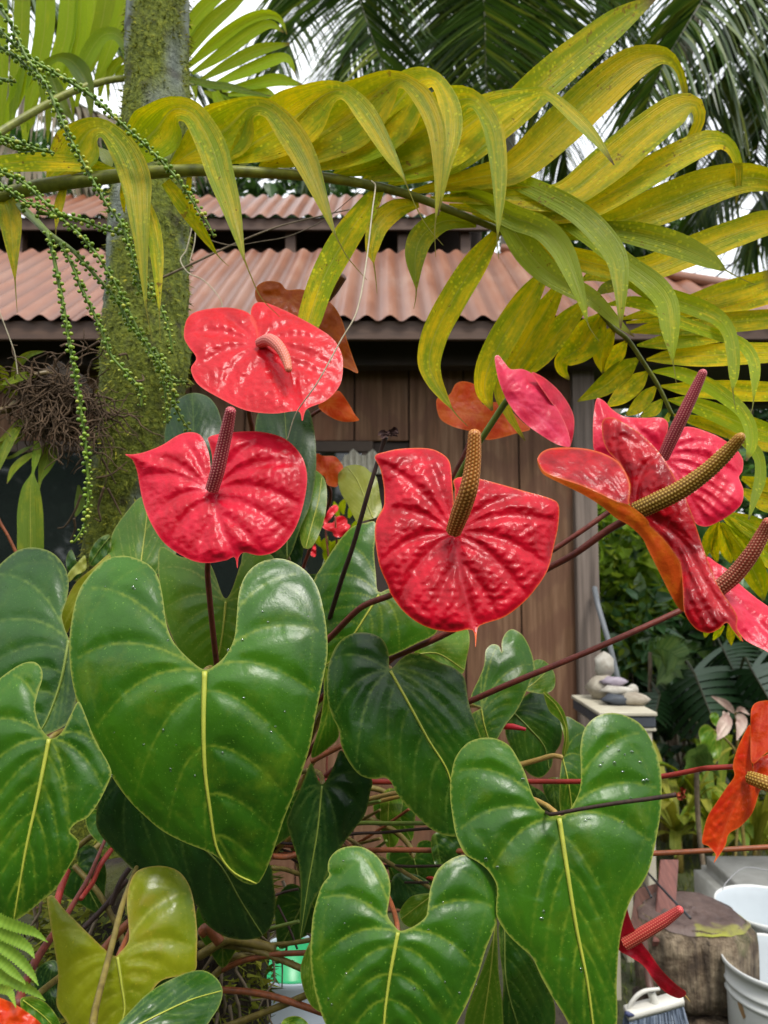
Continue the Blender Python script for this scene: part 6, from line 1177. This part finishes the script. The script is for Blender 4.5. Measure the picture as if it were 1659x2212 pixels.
# water drops resting on some leaves
b = NB('water'); tr_ = b.n('BsdfTransparent'); tr_.inputs[0].default_value = (.86, .9, .84, 1); gs_ = b.n('BsdfGlossy'); gs_.inputs['Roughness'].default_value = .06; ms_ = b.n('MixShader'); ms_.inputs[0].default_value = .2
b.t.links.new(tr_.outputs[0], ms_.inputs[1]); b.t.links.new(gs_.outputs[0], ms_.inputs[2]); b.t.links.new(ms_.outputs[0], b.out.inputs['Surface']); M['water'] = b.m
drops(leaf_drop, T(6, [(965, 280), (1015, 295), (995, 350), (935, 360), (945, 345), (1105, 345), (1120, 430), (1135, 425), (1030, 385), (1065, 500), (870, 600), (885, 590), (1030, 605), (600, 420), (440, 765), (490, 800), (690, 990), (680, 1020), (850, 1240), (1070, 300), (1040, 310)]), M['water'], 2.5, 5.5)
drops(leaf_wide, T(3, [(590, 1030), (650, 1240), (1330, 1190), (495, 1690), (1190, 1665), (1170, 1690), (395, 1330), (1230, 1600), (760, 1935), (1010, 2105)] + [(rng.uniform(420, 1320), rng.uniform(1000, 1900)) for _ in range(22)]), M['water'], 1.3, 4.2)
drops(leaf_spk, T(6, [(-175, 770), (-95, 905), (-240, 960), (-170, 1040), (-160, 1100)] + [(rng.uniform(-260, 420), rng.uniform(780, 1400)) for _ in range(16)]), M['water'], 1.3, 3.8)
# ---------------- flowers
def FLOWER(plant, t, ol_, J, tip, d, mat, sp=None, sph=None, spd=None, spm=None, lean=.35, st=None, std=None, sth=6, stm='stem_red', ext=True, label=None, mid=None, relief=.0050, rw=15, cx=0., cy=0., curl=0., wav=.006, rows=46, blister=.0006, spacing=None, **kw):
    s = TILE[t][2]; J_, tip_ = T(t, [J])[0], T(t, [tip])[0]
    o = blade('spathe', T(t, ol_), d, M[mat], plant, J=J_, tip=tip_, mid=T(t, mid) if mid else None, lean=lean, relief=relief, rw=rw, vw=2.2, cx=cx, cy=cy, curl=curl, wav=wav, label=label, blister=blister * d, spacing=spacing or 3.6, **kw)
    if sp is not None: spadix(T(t, sp), np.array(sph) * s, spd, M[spm], o, rows)
    if st is not None: stem('stem', T(t, st), std, sth, M[stm], o, extra=base_of(plant) if ext else None)
    return o
FLOWER(pA, 3, [(795, -20), (805, -90), (840, -125), (920, -143), (1000, -145), (1070, -125), (1103, -80), (1114, -20), (1104, -60), (1086, -90), (1086, -140), (1110, -168), (1160, -163), (1260, -120), (1370, -60), (1440, -10), (1475, 50), (1482, 110), (1468, 190), (1410, 255), (1325, 293), (1306, 345), (1290, 302), (1180, 312), (1060, 297), (940, 240), (855, 185), (825, 120), (848, 72), (815, 22)],
       (1118, 15), (1303, 325), .86, 'coral', [(1122, 8), (1165, -6), (1205, 22), (1235, 75), (1250, 132)], [22, 25, 23, 20, 13], [.855, .82, .80], 'sp_salmon', lean=.75, mid=[(1118, 15), (1200, 140), (1295, 300)], st=[(1080, 200), (1075, 300), (1090, 380), (1100, 560)], std=[.9, .95, 1.0], sth=6, stm='stem_red', label='coral-red spathe tilted face up with a curved salmon spadix', basal=(.22, .38, .54, .68), pin=(.25, .6), curve=.2, rows=34, blister=.0007)
FLOWER(pA, 3, [(540, 488), (572, 488), (625, 478), (700, 448), (770, 405), (820, 392), (862, 402), (888, 440), (906, 500), (914, 610), (917, 500), (904, 440), (900, 415), (945, 400), (1030, 390), (1130, 391), (1230, 420), (1300, 490), (1326, 570), (1320, 660), (1292, 770), (1250, 850), (1190, 908), (1120, 925), (1055, 912), (1032, 932), (1026, 982), (1014, 932), (980, 945), (905, 957), (840, 950), (760, 910), (700, 860), (650, 780), (620, 700), (603, 620), (592, 560), (573, 512)],
       (916, 648), (1025, 965), .80, 'red', [(916, 640), (940, 560), (965, 450), (985, 360), (1000, 284)], [28, 29, 27, 25, 20], [.795, .775, .755], 'sp_crimson', lean=.42, mid=[(916, 648), (950, 780), (1015, 930)], st=[(900, 930), (897, 1000), (905, 1100), (920, 1250), (937, 1400)], std=[.83, .85, .9], sth=6.2, label='bright red heart spathe with upright crimson spadix above the widest leaf', basal=(.22, .36, .5, .64), pin=(.16, .4, .64), curl=.35, curve=.26)
FLOWER(pB, 4, [(-40, 504), (-33, 488), (0, 478), (60, 465), (150, 460), (210, 466), (258, 490), (284, 522), (293, 590), (303, 720), (306, 640), (300, 600), (330, 586), (400, 591), (500, 616), (620, 650), (700, 672), (745, 692), (757, 722), (752, 800), (735, 880), (708, 985), (660, 1062), (600, 1130), (520, 1190), (432, 1220), (405, 1238), (395, 1322), (382, 1247), (290, 1256), (180, 1232), (90, 1172), (30, 1092), (16, 1052), (-17, 977), (-32, 902), (-40, 827), (-32, 770), (-2, 714), (1, 677), (-2, 620), (-17, 549)],
       (305, 832), (395, 1300), .745, 'redwet', [(300, 822), (330, 740), (365, 640), (385, 520), (392, 378)], [32, 38, 36, 30, 24], [.735, .70, .69], 'sp_brown', lean=.42, mid=[(305, 832), (330, 1000), (388, 1240)], st=[(60, 1080), (20, 1100), (-100, 1150), (-240, 1285), (-420, 1440)], std=[.80, .84, .95], sth=7, label='wet glossy red spathe with a brown spadix and orange pointed tip', basal=(.2, .34, .48, .62, .74), pin=(.14, .36, .6), relief=.0056, curl=.3, curve=.24, blister=.0007)
# closed pink bloom seen from behind
o = FLOWER(pO, 4, [(478, 68), (495, 60), (520, 90), (548, 120), (600, 120), (650, 148), (700, 218), (760, 308), (796, 390), (806, 440), (800, 457), (750, 446), (680, 406), (600, 346), (540, 272), (510, 210), (490, 150)], (520, 245), (803, 452), .96, 'pink', st=[(535, 250), (500, 300), (440, 392), (370, 500), (320, 590)], std=[.965, 1.0, 1.05], sth=7, stm='stem_green', lean=.35, cx=.4, mid=[(520, 245), (640, 300), (800, 450)], label='half-closed pink spathe seen from behind on a green stem', relief=.003, basal=(.3, .5), pin=(.2, .4, .6, .8))
blade('lobe', T(4, [(640, 132), (700, 163), (770, 230), (816, 310), (821, 380), (806, 446), (795, 395), (760, 318), (705, 240), (655, 165)]), .975, M['crimson'], o, lean=.2, tx=.6, relief=.001)
# right-hand group
FLOWER(pB, 4, [(918, 248), (950, 257), (990, 297), (1040, 325), (1120, 330), (1200, 330), (1226, 352), (1224, 390), (1205, 450), (1210, 492), (1240, 430), (1285, 374), (1330, 370), (1400, 392), (1460, 420), (1520, 465), (1550, 510), (1548, 560), (1533, 587), (1552, 640), (1545, 700), (1500, 745), (1440, 782), (1390, 800), (1345, 785), (1300, 700), (1200, 640), (1060, 560), (940, 490), (907, 470), (902, 390), (905, 320)],
       (1208, 502), (1390, 798), .90, 'crimson', [(1203, 505), (1246, 412), (1294, 312), (1340, 215), (1384, 120)], [24, 26, 25, 22, 16], [.89, .865, .845], 'sp_crimson', lean=.35, st=[(1150, 620), (970, 738), (860, 815), (720, 908), (500, 1040), (300, 1170)], std=[.93, .93, .98], sth=5.6, label='crimson spathe with an upright crimson spadix behind the folded bloom', mid=[(1208, 502), (1300, 640), (1385, 795)], curl=.2)
o = FLOWER(pB, 4, [(1062, 708), (1058, 680), (1062, 615), (1022, 535), (966, 472), (945, 420), (941, 352), (956, 332), (992, 330), (1042, 356), (1112, 402), (1182, 472), (1232, 545), (1300, 670), (1345, 790), (1375, 882), (1405, 962), (1435, 1037), (1465, 1092), (1497, 1137), (1526, 1190), (1524, 1240), (1552, 1298), (1505, 1245), (1480, 1215), (1445, 1243), (1405, 1260), (1355, 1247), (1320, 1212), (1296, 1164), (1290, 1062), (1280, 962), (1255, 917), (1205, 852), (1145, 795), (1100, 745)],
       (1085, 720), (1548, 1290), .80, 'maroon', [(1092, 732), (1180, 692), (1290, 636), (1400, 556), (1490, 470), (1552, 398)], [38, 39, 37, 33, 29, 18], [.79, .74, .70], 'sp_olive', lean=.35, tx=-.35, mid=[(1085, 720), (1280, 860), (1400, 1060), (1525, 1230)], st=[(1055, 765), (960, 820), (820, 920), (700, 985), (500, 1110), (291, 1251), (20, 1372), (-130, 1440)], std=[.83, .86, .90, 1.0], sth=[9, 7.5, 7, 7, 6.5], label='large folded dark red spathe with a long curved olive spadix', relief=.0055, rw=12, wav=.006, rows=64, basal=(.3, .45), pin=(.15, .3, .45, .6, .75))
blade('lobe', T(4, [(662, 515), (680, 480), (720, 462), (800, 458), (880, 465), (950, 485), (1010, 520), (1045, 570), (1062, 622), (1058, 680), (1052, 708), (1000, 692), (930, 657), (850, 622), (760, 592), (690, 562)]), .775, M['maroon'], o, lean=.55, J=T(4, [(1050, 700)])[0], tip=T(4, [(668, 515)])[0], relief=.003, rw=14, cy=.6, edge_px=3)
blade('underside', T(4, [(662, 513), (690, 562), (760, 592), (850, 622), (930, 657), (1000, 690), (1060, 708), (1110, 743), (1143, 778), (1147, 797), (1205, 852), (1255, 917), (1280, 962), (1290, 1062), (1297, 1165), (1270, 1150), (1230, 1080), (1180, 980), (1140, 900), (1115, 850), (1060, 797), (1000, 762), (940, 712), (860, 662), (760, 612), (690, 575), (668, 540)]), .762, M['underside'], o, lean=-.1, tx=-.15, relief=.002, J=T(4, [(1060, 740)])[0], label='orange underside of the folded spathe', edge_px=2.5)
FLOWER(pB, 4, [(1395, 930), (1440, 958), (1490, 990), (1530, 1042), (1600, 1102), (1700, 1182), (1760, 1300), (1720, 1372), (1640, 1332), (1560, 1290), (1520, 1235), (1480, 1150), (1430, 1060), (1400, 985)], (1450, 1060), (1740, 1340), .86, 'crimson', [(1432, 1080), (1520, 1002), (1590, 912), (1640, 822), (1668, 765)], [33, 34, 31, 27, 20], [.85, .82, .80], 'sp_red', lean=.7, st=[(1420, 1085), (1285, 1160), (900, 1332), (550, 1476), (330, 1572), (150, 1640)], std=[.87, .86, .9, 1.0], sth=6.6, label='red spathe below the folded bloom with a rust-red spadix', mid=[(1450, 1060), (1600, 1200), (1730, 1330)])
o = FLOWER(pB, 6, [(1580, 180), (1545, 240), (1520, 300), (1506, 360), (1513, 402), (1480, 450), (1440, 510), (1400, 572), (1380, 640), (1374, 692), (1402, 706), (1432, 742), (1424, 778), (1450, 742), (1476, 700), (1490, 652), (1540, 620), (1592, 560), (1622, 470), (1644, 438), (1604, 402), (1588, 340), (1584, 250)], (1575, 400), (1428, 760), .80, 'scarlet', [(1578, 408), (1640, 430), (1730, 465)], [26, 30, 30], [.79, .76], 'sp_olive', lean=.1, tx=.5, relief=.004, st=[(1520, 362), (1400, 368), (1350, 376), (1200, 404), (1000, 420), (850, 426), (650, 426), (300, 428), (0, 428), (-300, 425)], std=[.81, .85, .93, 1.0, 1.05], sth=[6, 5.5, 5.5, 5.5, 6], stm='stem_bright', label='twisted orange-red spathe hanging by the buckets', mid=[(1575, 400), (1500, 560), (1432, 745)], rows=30)
blade('lobe', T(6, [(1585, 120), (1600, 90), (1630, 78), (1680, 80), (1730, 130), (1740, 220), (1700, 270), (1640, 312), (1590, 347), (1583, 250)]), .79, M['scarlet'], o, lean=.3, tx=-.4, relief=.003, J=T(6, [(1600, 330)])[0], tip=T(6, [(1640, 80)])[0])
blade('lobe', T(6, [(1595, 345), (1650, 310), (1720, 280), (1760, 330), (1700, 420), (1640, 440), (1604, 402)]), .805, M['scarlet'], o, lean=.4, relief=.002)
FLOWER(pB, 6, [(1046, 968), (1060, 1010), (1080, 1060), (1112, 1120), (1150, 1170), (1200, 1240), (1260, 1300), (1302, 1332), (1302, 1350), (1272, 1362), (1220, 1340), (1170, 1290), (1120, 1222), (1060, 1182), (1012, 1150), (1000, 1080), (1025, 1000)], (1040, 1130), (1300, 1345), .74, 'red', [(1042, 1128), (1130, 1075), (1220, 1020), (1288, 972)], [24, 25, 23, 15], [.735, .71], 'sp_scarlet', lean=-.2, tx=-.5, relief=.003, st=[(1020, 1120), (960, 1100), (850, 1050), (700, 1000)], std=[.75, .82, .9], sth=5, stm='stem_bright', label='small narrow scarlet spathe seen from the side above the broom', mid=[(1040, 1130), (1150, 1240), (1295, 1345)], rows=34)
stem('tip', T(6, [(1296, 1345), (1310, 1362), (1322, 1376)]), .735, [2, 1.5, .6], M['stem_pale'], pB)
# orange blooms behind
FLOWER(pO, 1, [(1105, 1290), (1108, 1240), (1150, 1215), (1210, 1222), (1240, 1252), (1300, 1250), (1370, 1270), (1440, 1320), (1480, 1390), (1500, 1470), (1530, 1560), (1547, 1612), (1500, 1592), (1400, 1560), (1250, 1450), (1150, 1360)], (1250, 1300), (1540, 1605), 1.02, 'rust', [(1395, 1310), (1440, 1250), (1484, 1188)], [18, 22, 18], [1.06, 1.03], 'sp_grey', lean=.3, label='brownish orange spathe behind the coral-red bloom', st=[(1350, 1450), (1340, 1560), (1330, 1700)], std=[1.04, 1.1, 1.15], sth=5, rows=26)
FLOWER(pO, 3, [(1375, 280), (1420, 240), (1462, 213), (1500, 258), (1535, 318), (1550, 342), (1480, 347), (1420, 322)], (1420, 270), (1545, 340), 1.03, 'orange', lean=-.2, label='small orange-red spathe tip showing below the coral-red bloom', st=[(1400, 285), (1340, 330), (1300, 420)], std=[1.04, 1.1], sth=4)
FLOWER(pO, 4, [(225, 260), (238, 240), (282, 230), (308, 185), (345, 172), (400, 190), (420, 222), (426, 272), (470, 262), (520, 270), (560, 310), (600, 350), (632, 380), (580, 395), (500, 418), (440, 425), (402, 392), (360, 385), (290, 365), (240, 330)], (418, 320), (230, 300), 1.12, 'orange', lean=.5, st=[(410, 340), (380, 400), (350, 480), (300, 580), (270, 660)], std=[1.12, 1.12, 1.14], sth=4.5, stm='stem_red', label='orange spathe seen from behind in front of the plank wall', relief=.003)
FLOWER(pO, 'R4', [(322, 400), (350, 385), (400, 412), (540, 420), (600, 480), (637, 550), (580, 620), (572, 760), (500, 768), (450, 742), (415, 650), (320, 600)], (450, 600), (600, 480), 1.10, 'orange', lean=.3, label='orange spathe beside the narrow green leaf', st=[(460, 740), (490, 830), (480, 950), (430, 1060)], std=[1.11, 1.12, 1.15], sth=4, spacing=2.6)
# small pink blooms standing in for reflections in the window
bp = P(720, 1150, 1.75); bp[2] = 0
pP = thing('reflected_anthurium', bp, 'small pink anthurium standing in for a reflection in the window', 'plant')
FLOWER(pP, 'R4', [(400, 1235), (440, 1195), (520, 1180), (545, 1130), (600, 1103), (660, 1120), (685, 1170), (680, 1190), (718, 1220), (690, 1270), (640, 1330), (580, 1352), (530, 1335), (510, 1290), (450, 1270)], (545, 1245), (600, 1350), 1.72, 'coral', [(550, 1240), (548, 1190), (543, 1110)], [10, 10, 8], [1.71, 1.70], 'sp_red', lean=.3, spacing=1.6, relief=.002, rw=5, edge_px=.8, st=[(560, 1330), (560, 1450), (550, 1600)], std=[1.74, 1.76], sth=2.2, label='little pink heart-shaped spathe of the window reflection', rows=14)
FLOWER(pP, 'R4', [(415, 1080), (470, 1020), (550, 975), (580, 1030), (520, 1100), (450, 1190), (415, 1210)], (430, 1180), (570, 1000), 1.78, 'coral', lean=.3, spacing=1.6, relief=.002, rw=5, edge_px=.8, st=[(430, 1190), (440, 1350), (470, 1600)], std=[1.8, 1.8], sth=2, label='little pink spathe of the window reflection, edge-on')
FLOWER(pP, 'R4', [(270, 1500), (310, 1430), (322, 1480), (318, 1570), (265, 1560)], (290, 1560), (315, 1440), 1.70, 'coral', lean=.2, spacing=1.6, relief=.001, edge_px=.8)
fg_ = [(590, 1000, .12), (640, 960, .1), (700, 1000, .1), (480, 1450, .12), (430, 1500, .12), (760, 1200, .1), (560, 1560, .12), (380, 1330, .12), (450, 1400, .1), (520, 1420, .1)]
for (x_, y_, s_) in fg_:
    q = T('R4', [(x_, y_)])[0]; ribbon('leaf', np.array([[q[0], q[1] + 24], [q[0] + rng.normal(0, 6), q[1] + 6], [q[0] + rng.normal(0, 12), q[1] - 12]]), [2, 8, 1], [1.85, 1.8], M['frond_green'], pP, n=12)
# corner bloom at the lower left and the pink bud on the right
FLOWER(pC, 5, [(-60, 1345), (0, 1360), (60, 1385), (130, 1430), (182, 1476), (220, 1540), (100, 1600), (-80, 1560)], (40, 1560), (200, 1500), .56, 'scarlet', lean=.6, label='red-orange spathe rim under the pale green fern', relief=.002)
stem('spadix', T(6, [(500, 186), (525, 188), (560, 190), (612, 201)]), [.99, .97], [5, 6.5, 6.5, 3.5], M['sp_scarlet'], pB, seg=12); stem('stem', T(6, [(505, 187), (470, 190), (430, 215), (380, 260)]), [.99, 1.02], [4, 4.5], M['stem_green'], pB, extra=BB)

# ---------------- loose stems
stem('stem', T(6, [(1700, 707), (1500, 718), (1175, 736), (900, 738), (600, 730), (345, 726), (0, 722), (-300, 738), (-480, 748)]), [.92, .93, .96, 1.0, 1.04], 5.8, M['stem_rust'], pB, extra=BB)
stem('petiole', T(6, [(330, 604), (150, 606), (0, 607), (-100, 606), (-300, 640)]), [.86, .98, 1.04], 4.6, M['stem_green'], pB, extra=BB)
stem('dead_stem', T(6, [(320, 622), (150, 632), (0, 646), (-130, 652), (-350, 690)]), [.88, .98, 1.02], 3.2, M['stem_dead'], pB, extra=BB)
stem('dead_stem', T(6, [(260, 790), (120, 793), (20, 790), (-200, 800)]), [.84, .95, 1.04], 3., M['stem_dead'], pB, extra=BB); stem('dead_stem', T(6, [(190, 862), (100, 862), (30, 858), (-200, 850)]), [.86, .98, 1.05], 2.6, M['stem_dead'], pB, extra=BB)
stem('petiole', T('R7', [(700, 1775), (560, 1690), (430, 1610), (300, 1540), (180, 1460)]), [.88, .98, 1.04], 4.4, M['stem_olive'], pB, extra=BB)
for pts, m_ in [([(380, 1235), (300, 1250), (250, 1270)], 'stem_green'), ([(380, 1290), (290, 1340), (200, 1400)], 'stem_olive'), ([(560, 1285), (480, 1340), (300, 1460), (180, 1530)], 'stem_rust'), ([(420, 1480), (380, 1510), (330, 1540), (200, 1620)], 'stem_green'), ([(380, 1465), (300, 1485), (200, 1510)], 'stem_olive'), ([(480, 1740), (600, 1750), (700, 1760)], 'stem_dead')]:
    stem('petiole', T('R7', pts), [1.02, 1.08], 3.2, M[m_], pB, extra=BB)
# withered stalks
ds = stem('dead_stem', T('R4', [(1125, 195), (1080, 330), (950, 750), (850, 1100), (750, 1450), (620, 1830), (500, 2220), (430, 2450)]), [.84, .85, .88, .95], [6, 4.6, 5.2, 5.2, 5.4, 5.4], M['stem_dead'], pB, extra=BB, seg=8); ds['label'] = 'tall withered black flower stalk with ragged tip'
def ragged(t, c, w_, h_, d, mat, par, n=9, seed=3):
    rr = np.random.default_rng(seed); m_ = MB()
    for k in range(n):
        a = rr.uniform(-1, 1); p = np.array([c[0] + a * w_ * .35, c[1] + rr.uniform(-.4, .4) * h_]); e = p + np.array([a * w_ * .8, rr.uniform(-.8, .9) * h_]); q = T(t, [p, (p + e) / 2 + rr.normal(0, .2, 2) * h_, e]); V, f, at = ribbon_vf(q, np.array([h_ * .3, h_ * .35, h_ * .06]) * TILE[t][2], [d, d - .008 + rr.uniform(0, .012)], n=7, m=3, crease=.8); m_.add(V, f)
    m_.build('withered_tip', mat, par)
M['char'] = plain('withered_dark', (.030, .012, .011), (.065, .026, .020), .8, 90, .8, .002)
ragged('R4', (1160, 150), 130, 75, .835, M['char'], ds, 12)
d2 = stem('dead_stem', T(6, [(700, 560), (720, 568), (850, 545), (1000, 520), (1150, 500), (1262, 483)]), [.668, .64, .615, .60], [3.6, 4, 4.2, 4.6, 5.0], M['stem_dead'], pB, seg=8); d2['label'] = 'thin withered black stalk with an orange ragged tip'
ragged(6, (1285, 478), 26, 26, .598, M['dry_red'], d2, 10, 5)
# stems low on the left
stem('stem', T('R5', [(960, 520), (905, 630), (840, 780), (760, 960), (600, 1230), (480, 1410), (390, 1540), (290, 1700), (215, 1870), (150, 2050)]), [.98, .92, .80, .72, .66], [4, 4, 5, 7, 8.5, 10, 11], M['stem_red'], pA, extra=None)
stem('stem', T('R5', [(1030, 640), (960, 710), (860, 850), (800, 990), (700, 1130)]), [.98, .92, .84], [4, 6, 6, 5], M['stem_bright'], pA, extra=None)
stem('petiole', T('R5', [(1180, 860), (1140, 960), (1050, 1210), (960, 1560), (870, 1900), (825, 2080), (800, 2240)]), [.80, .72, .64, .60], [5, 6, 7, 7.5, 9], M['stem_olive'], pC, extra=None)
for t, pts, dd, hf_, m_ in [(5, [(1345, 340), (1400, 310), (1475, 272)], [.95, .95], 6, 'stem_rust'), (5, [(1180, 750), (1240, 752), (1300, 735)], [.98, 1.0], 6, 'stem_rust'), (5, [(1180, 800), (1230, 805), (1290, 825)], [.95, 1.0], 5, 'stem_olive'), (5, [(860, 1128), (1050, 1142), (1200, 1190), (1345, 1252)], [1.0, .92], 7, 'stem_olive'), (5, [(1345, 1110), (1250, 1125), (1170, 1132), (1050, 1150)], [.92, 1.0], 5, 'stem_olive'), (5, [(1340, 1165), (1200, 1172), (1050, 1200), (960, 1240)], [.92, 1.0], 6, 'stem_rust'), (5, [(950, 1325), (1080, 1335), (1200, 1360), (1395, 1425)], [.98, .9], 7, 'stem_rust'), (5, [(1365, 1330), (1250, 1380), (1100, 1440), (960, 1490)], [.9, .98], 7, 'stem_olive'), (5, [(1170, 1060), (1230, 1045), (1290, 1030)], [.98, .96], 4, 'stem_green'), (5, [(300, 740), (400, 660), (460, 640)], [1.0, .98], 6, 'stem_olive'), (5, [(480, 960), (520, 860), (560, 800)], [.9, .92], 6, 'stem_dead'), (5, [(360, 1060), (440, 980), (550, 850)], [.92, .95], 6, 'stem_dead'), (5, [(240, 980), (260, 900), (290, 810)], [.9, .95], 8, 'stem_bright'), (5, [(320, 790), (420, 900), (500, 1040), (540, 1130)], [.96, .92], 6, 'stem_olive'), (5, [(170, 1340), (220, 1300), (260, 1270)], [.75, .8], 7, 'stem_olive'), (5, [(1180, 920), (1240, 900), (1290, 890)], [1.0, 1.0], 3, 'stem_dead'), (5, [(1200, 960), (1250, 1060), (1285, 1150)], [1.0, .98], 2.5, 'stem_dead'), (5, [(440, 1160), (520, 1070), (600, 1010), (700, 1000)], [.86, .9], 9, 'stem_rust'), (5, [(870, 1080), (900, 1060), (950, 1120)], [.95, .95], 12, 'stem_rust'), (5, [(860, 1180), (980, 1110), (1080, 1120), (1190, 1150)], [.98, .96], 10, 'stem_olive'), (5, [(900, 1290), (1010, 1190), (1100, 1180)], [1.0, 1.0], 8, 'stem_olive')]:
    stem('petiole', T(t, pts), dd, hf_, M[m_], pA)

# ---------------- loose threads and twigs across the picture
def strand(name, label, t, pts, d, half, mat, cat):
    p, c = path3(T(t, pts), d, 50); r = np.interp(np.linspace(0, 1, len(p)), np.linspace(0, 1, len(np.atleast_1d(half))), np.atleast_1d(half)) / F * c[:, 2]
    v, f = tube_vf(p, r, 6); return mesh_obj(name, v, f, M[mat], None, label=label, category=cat)
strand('dry_thread', 'long whitish leaf thread hanging across the coral-red bloom', 1, [(1605, 782), (1622, 800), (1610, 900), (1580, 1150), (1540, 1350), (1470, 1475), (1370, 1655), (1280, 1785), (1240, 1905)], [.94, .88, .80, .78, .80], [1.5, 1.8, 1.6, 1.2], 'thread', 'thread')
strand('thin_twig', 'thin pale brown twig reaching from the mossy trunk across the roof', 1, [(640, 1225), (690, 1205), (810, 1150), (1000, 1060), (1200, 980), (1400, 930), (1510, 905)], [1.44, 1.40, 1.36], [3, 2.5, 1.6, 1.4], 'twig', 'twig')
strand('thin_vine', 'hair-thin vine strand looping above the twig', 1, [(880, 1030), (1000, 1060), (1120, 1045), (1250, 1020), (1400, 950), (1560, 820)], [1.38, 1.3, 1.1], [.9, .9], 'twig', 'vine')
strand('white_root', 'white air root dangling from the trunk beside the roof', 1, [(790, 930), (830, 960), (805, 1080), (780, 1125), (815, 1180), (870, 1205), (920, 1250), (955, 1300), (962, 1345)], [1.43, 1.40, 1.38], [1.2, 1.3, 1.0], 'thread', 'root')
strand('white_root', 'white air root running down beside the pale bud', 1, [(795, 940), (838, 965), (842, 1040), (820, 1130)], [1.43, 1.40], [1.1, 1.0], 'thread', 'root')
strand('dry_thread', 'pale leaf thread hanging at the dark eave over the orchid', 'R3', [(-20, -300), (90, -10), (130, 110), (155, 290)], [1.2, 1.2], [1.3, 1.0], 'thread', 'thread')
strand('dry_stalk', 'pinkish dry stalk rising beside the hanging strap leaf', 'R3', [(-60, 1420), (0, 1560), (70, 1680), (135, 1815), (170, 1900), (200, 2100)], [1.1, 1.1], [3.5, 3.4, 4], 'stem_rust', 'stalk')
# ---------------- pale green fern in the corner
fr = thing('fern', P(-180, 2100, .62), 'pale green toothed fern fronds in front of the speckled leaf', 'fern')
for k, (pts, hf_) in enumerate([([(-120, 1200), (0, 1310), (150, 1370), (300, 1420), (415, 1505)], [40, 52, 52, 36, 3]), ([(-120, 1330), (0, 1420), (150, 1490), (250, 1560), (300, 1645)], [40, 56, 56, 36, 3]), ([(-140, 1430), (0, 1530), (150, 1640), (260, 1760), (335, 1880)], [40, 56, 54, 36, 3]), ([(-140, 1580), (0, 1660), (110, 1760), (200, 1840), (220, 1870)], [40, 50, 40, 16, 3]), ([(-160, 1680), (0, 1790), (150, 1860), (290, 1930), (395, 2010)], [40, 60, 56, 36, 3]), ([(-100, 1860), (0, 1900), (80, 1930), (110, 1990), (140, 2070)], [40, 46, 38, 22, 3])]):
    q = T('R5', pts); V, f, at = ribbon_vf(q, np.array(hf_) * .25, [.60, .56], n=46, serr=.16, m=5, crease=.35); mesh_obj('pinna', V, f, M['fern'], fr, {'rnd': .35 + .25 * rng.random() + .18 * np.sin(at['along'] * 90)})
stem('stalk', T('R5', [(-120, 1200), (-140, 1500), (-150, 1900), (-160, 2300)]), [.61, .61], 5, M['stem_green'], fr, extra=(float(P(-160, 2300, .61)[0]), .62, -.02))
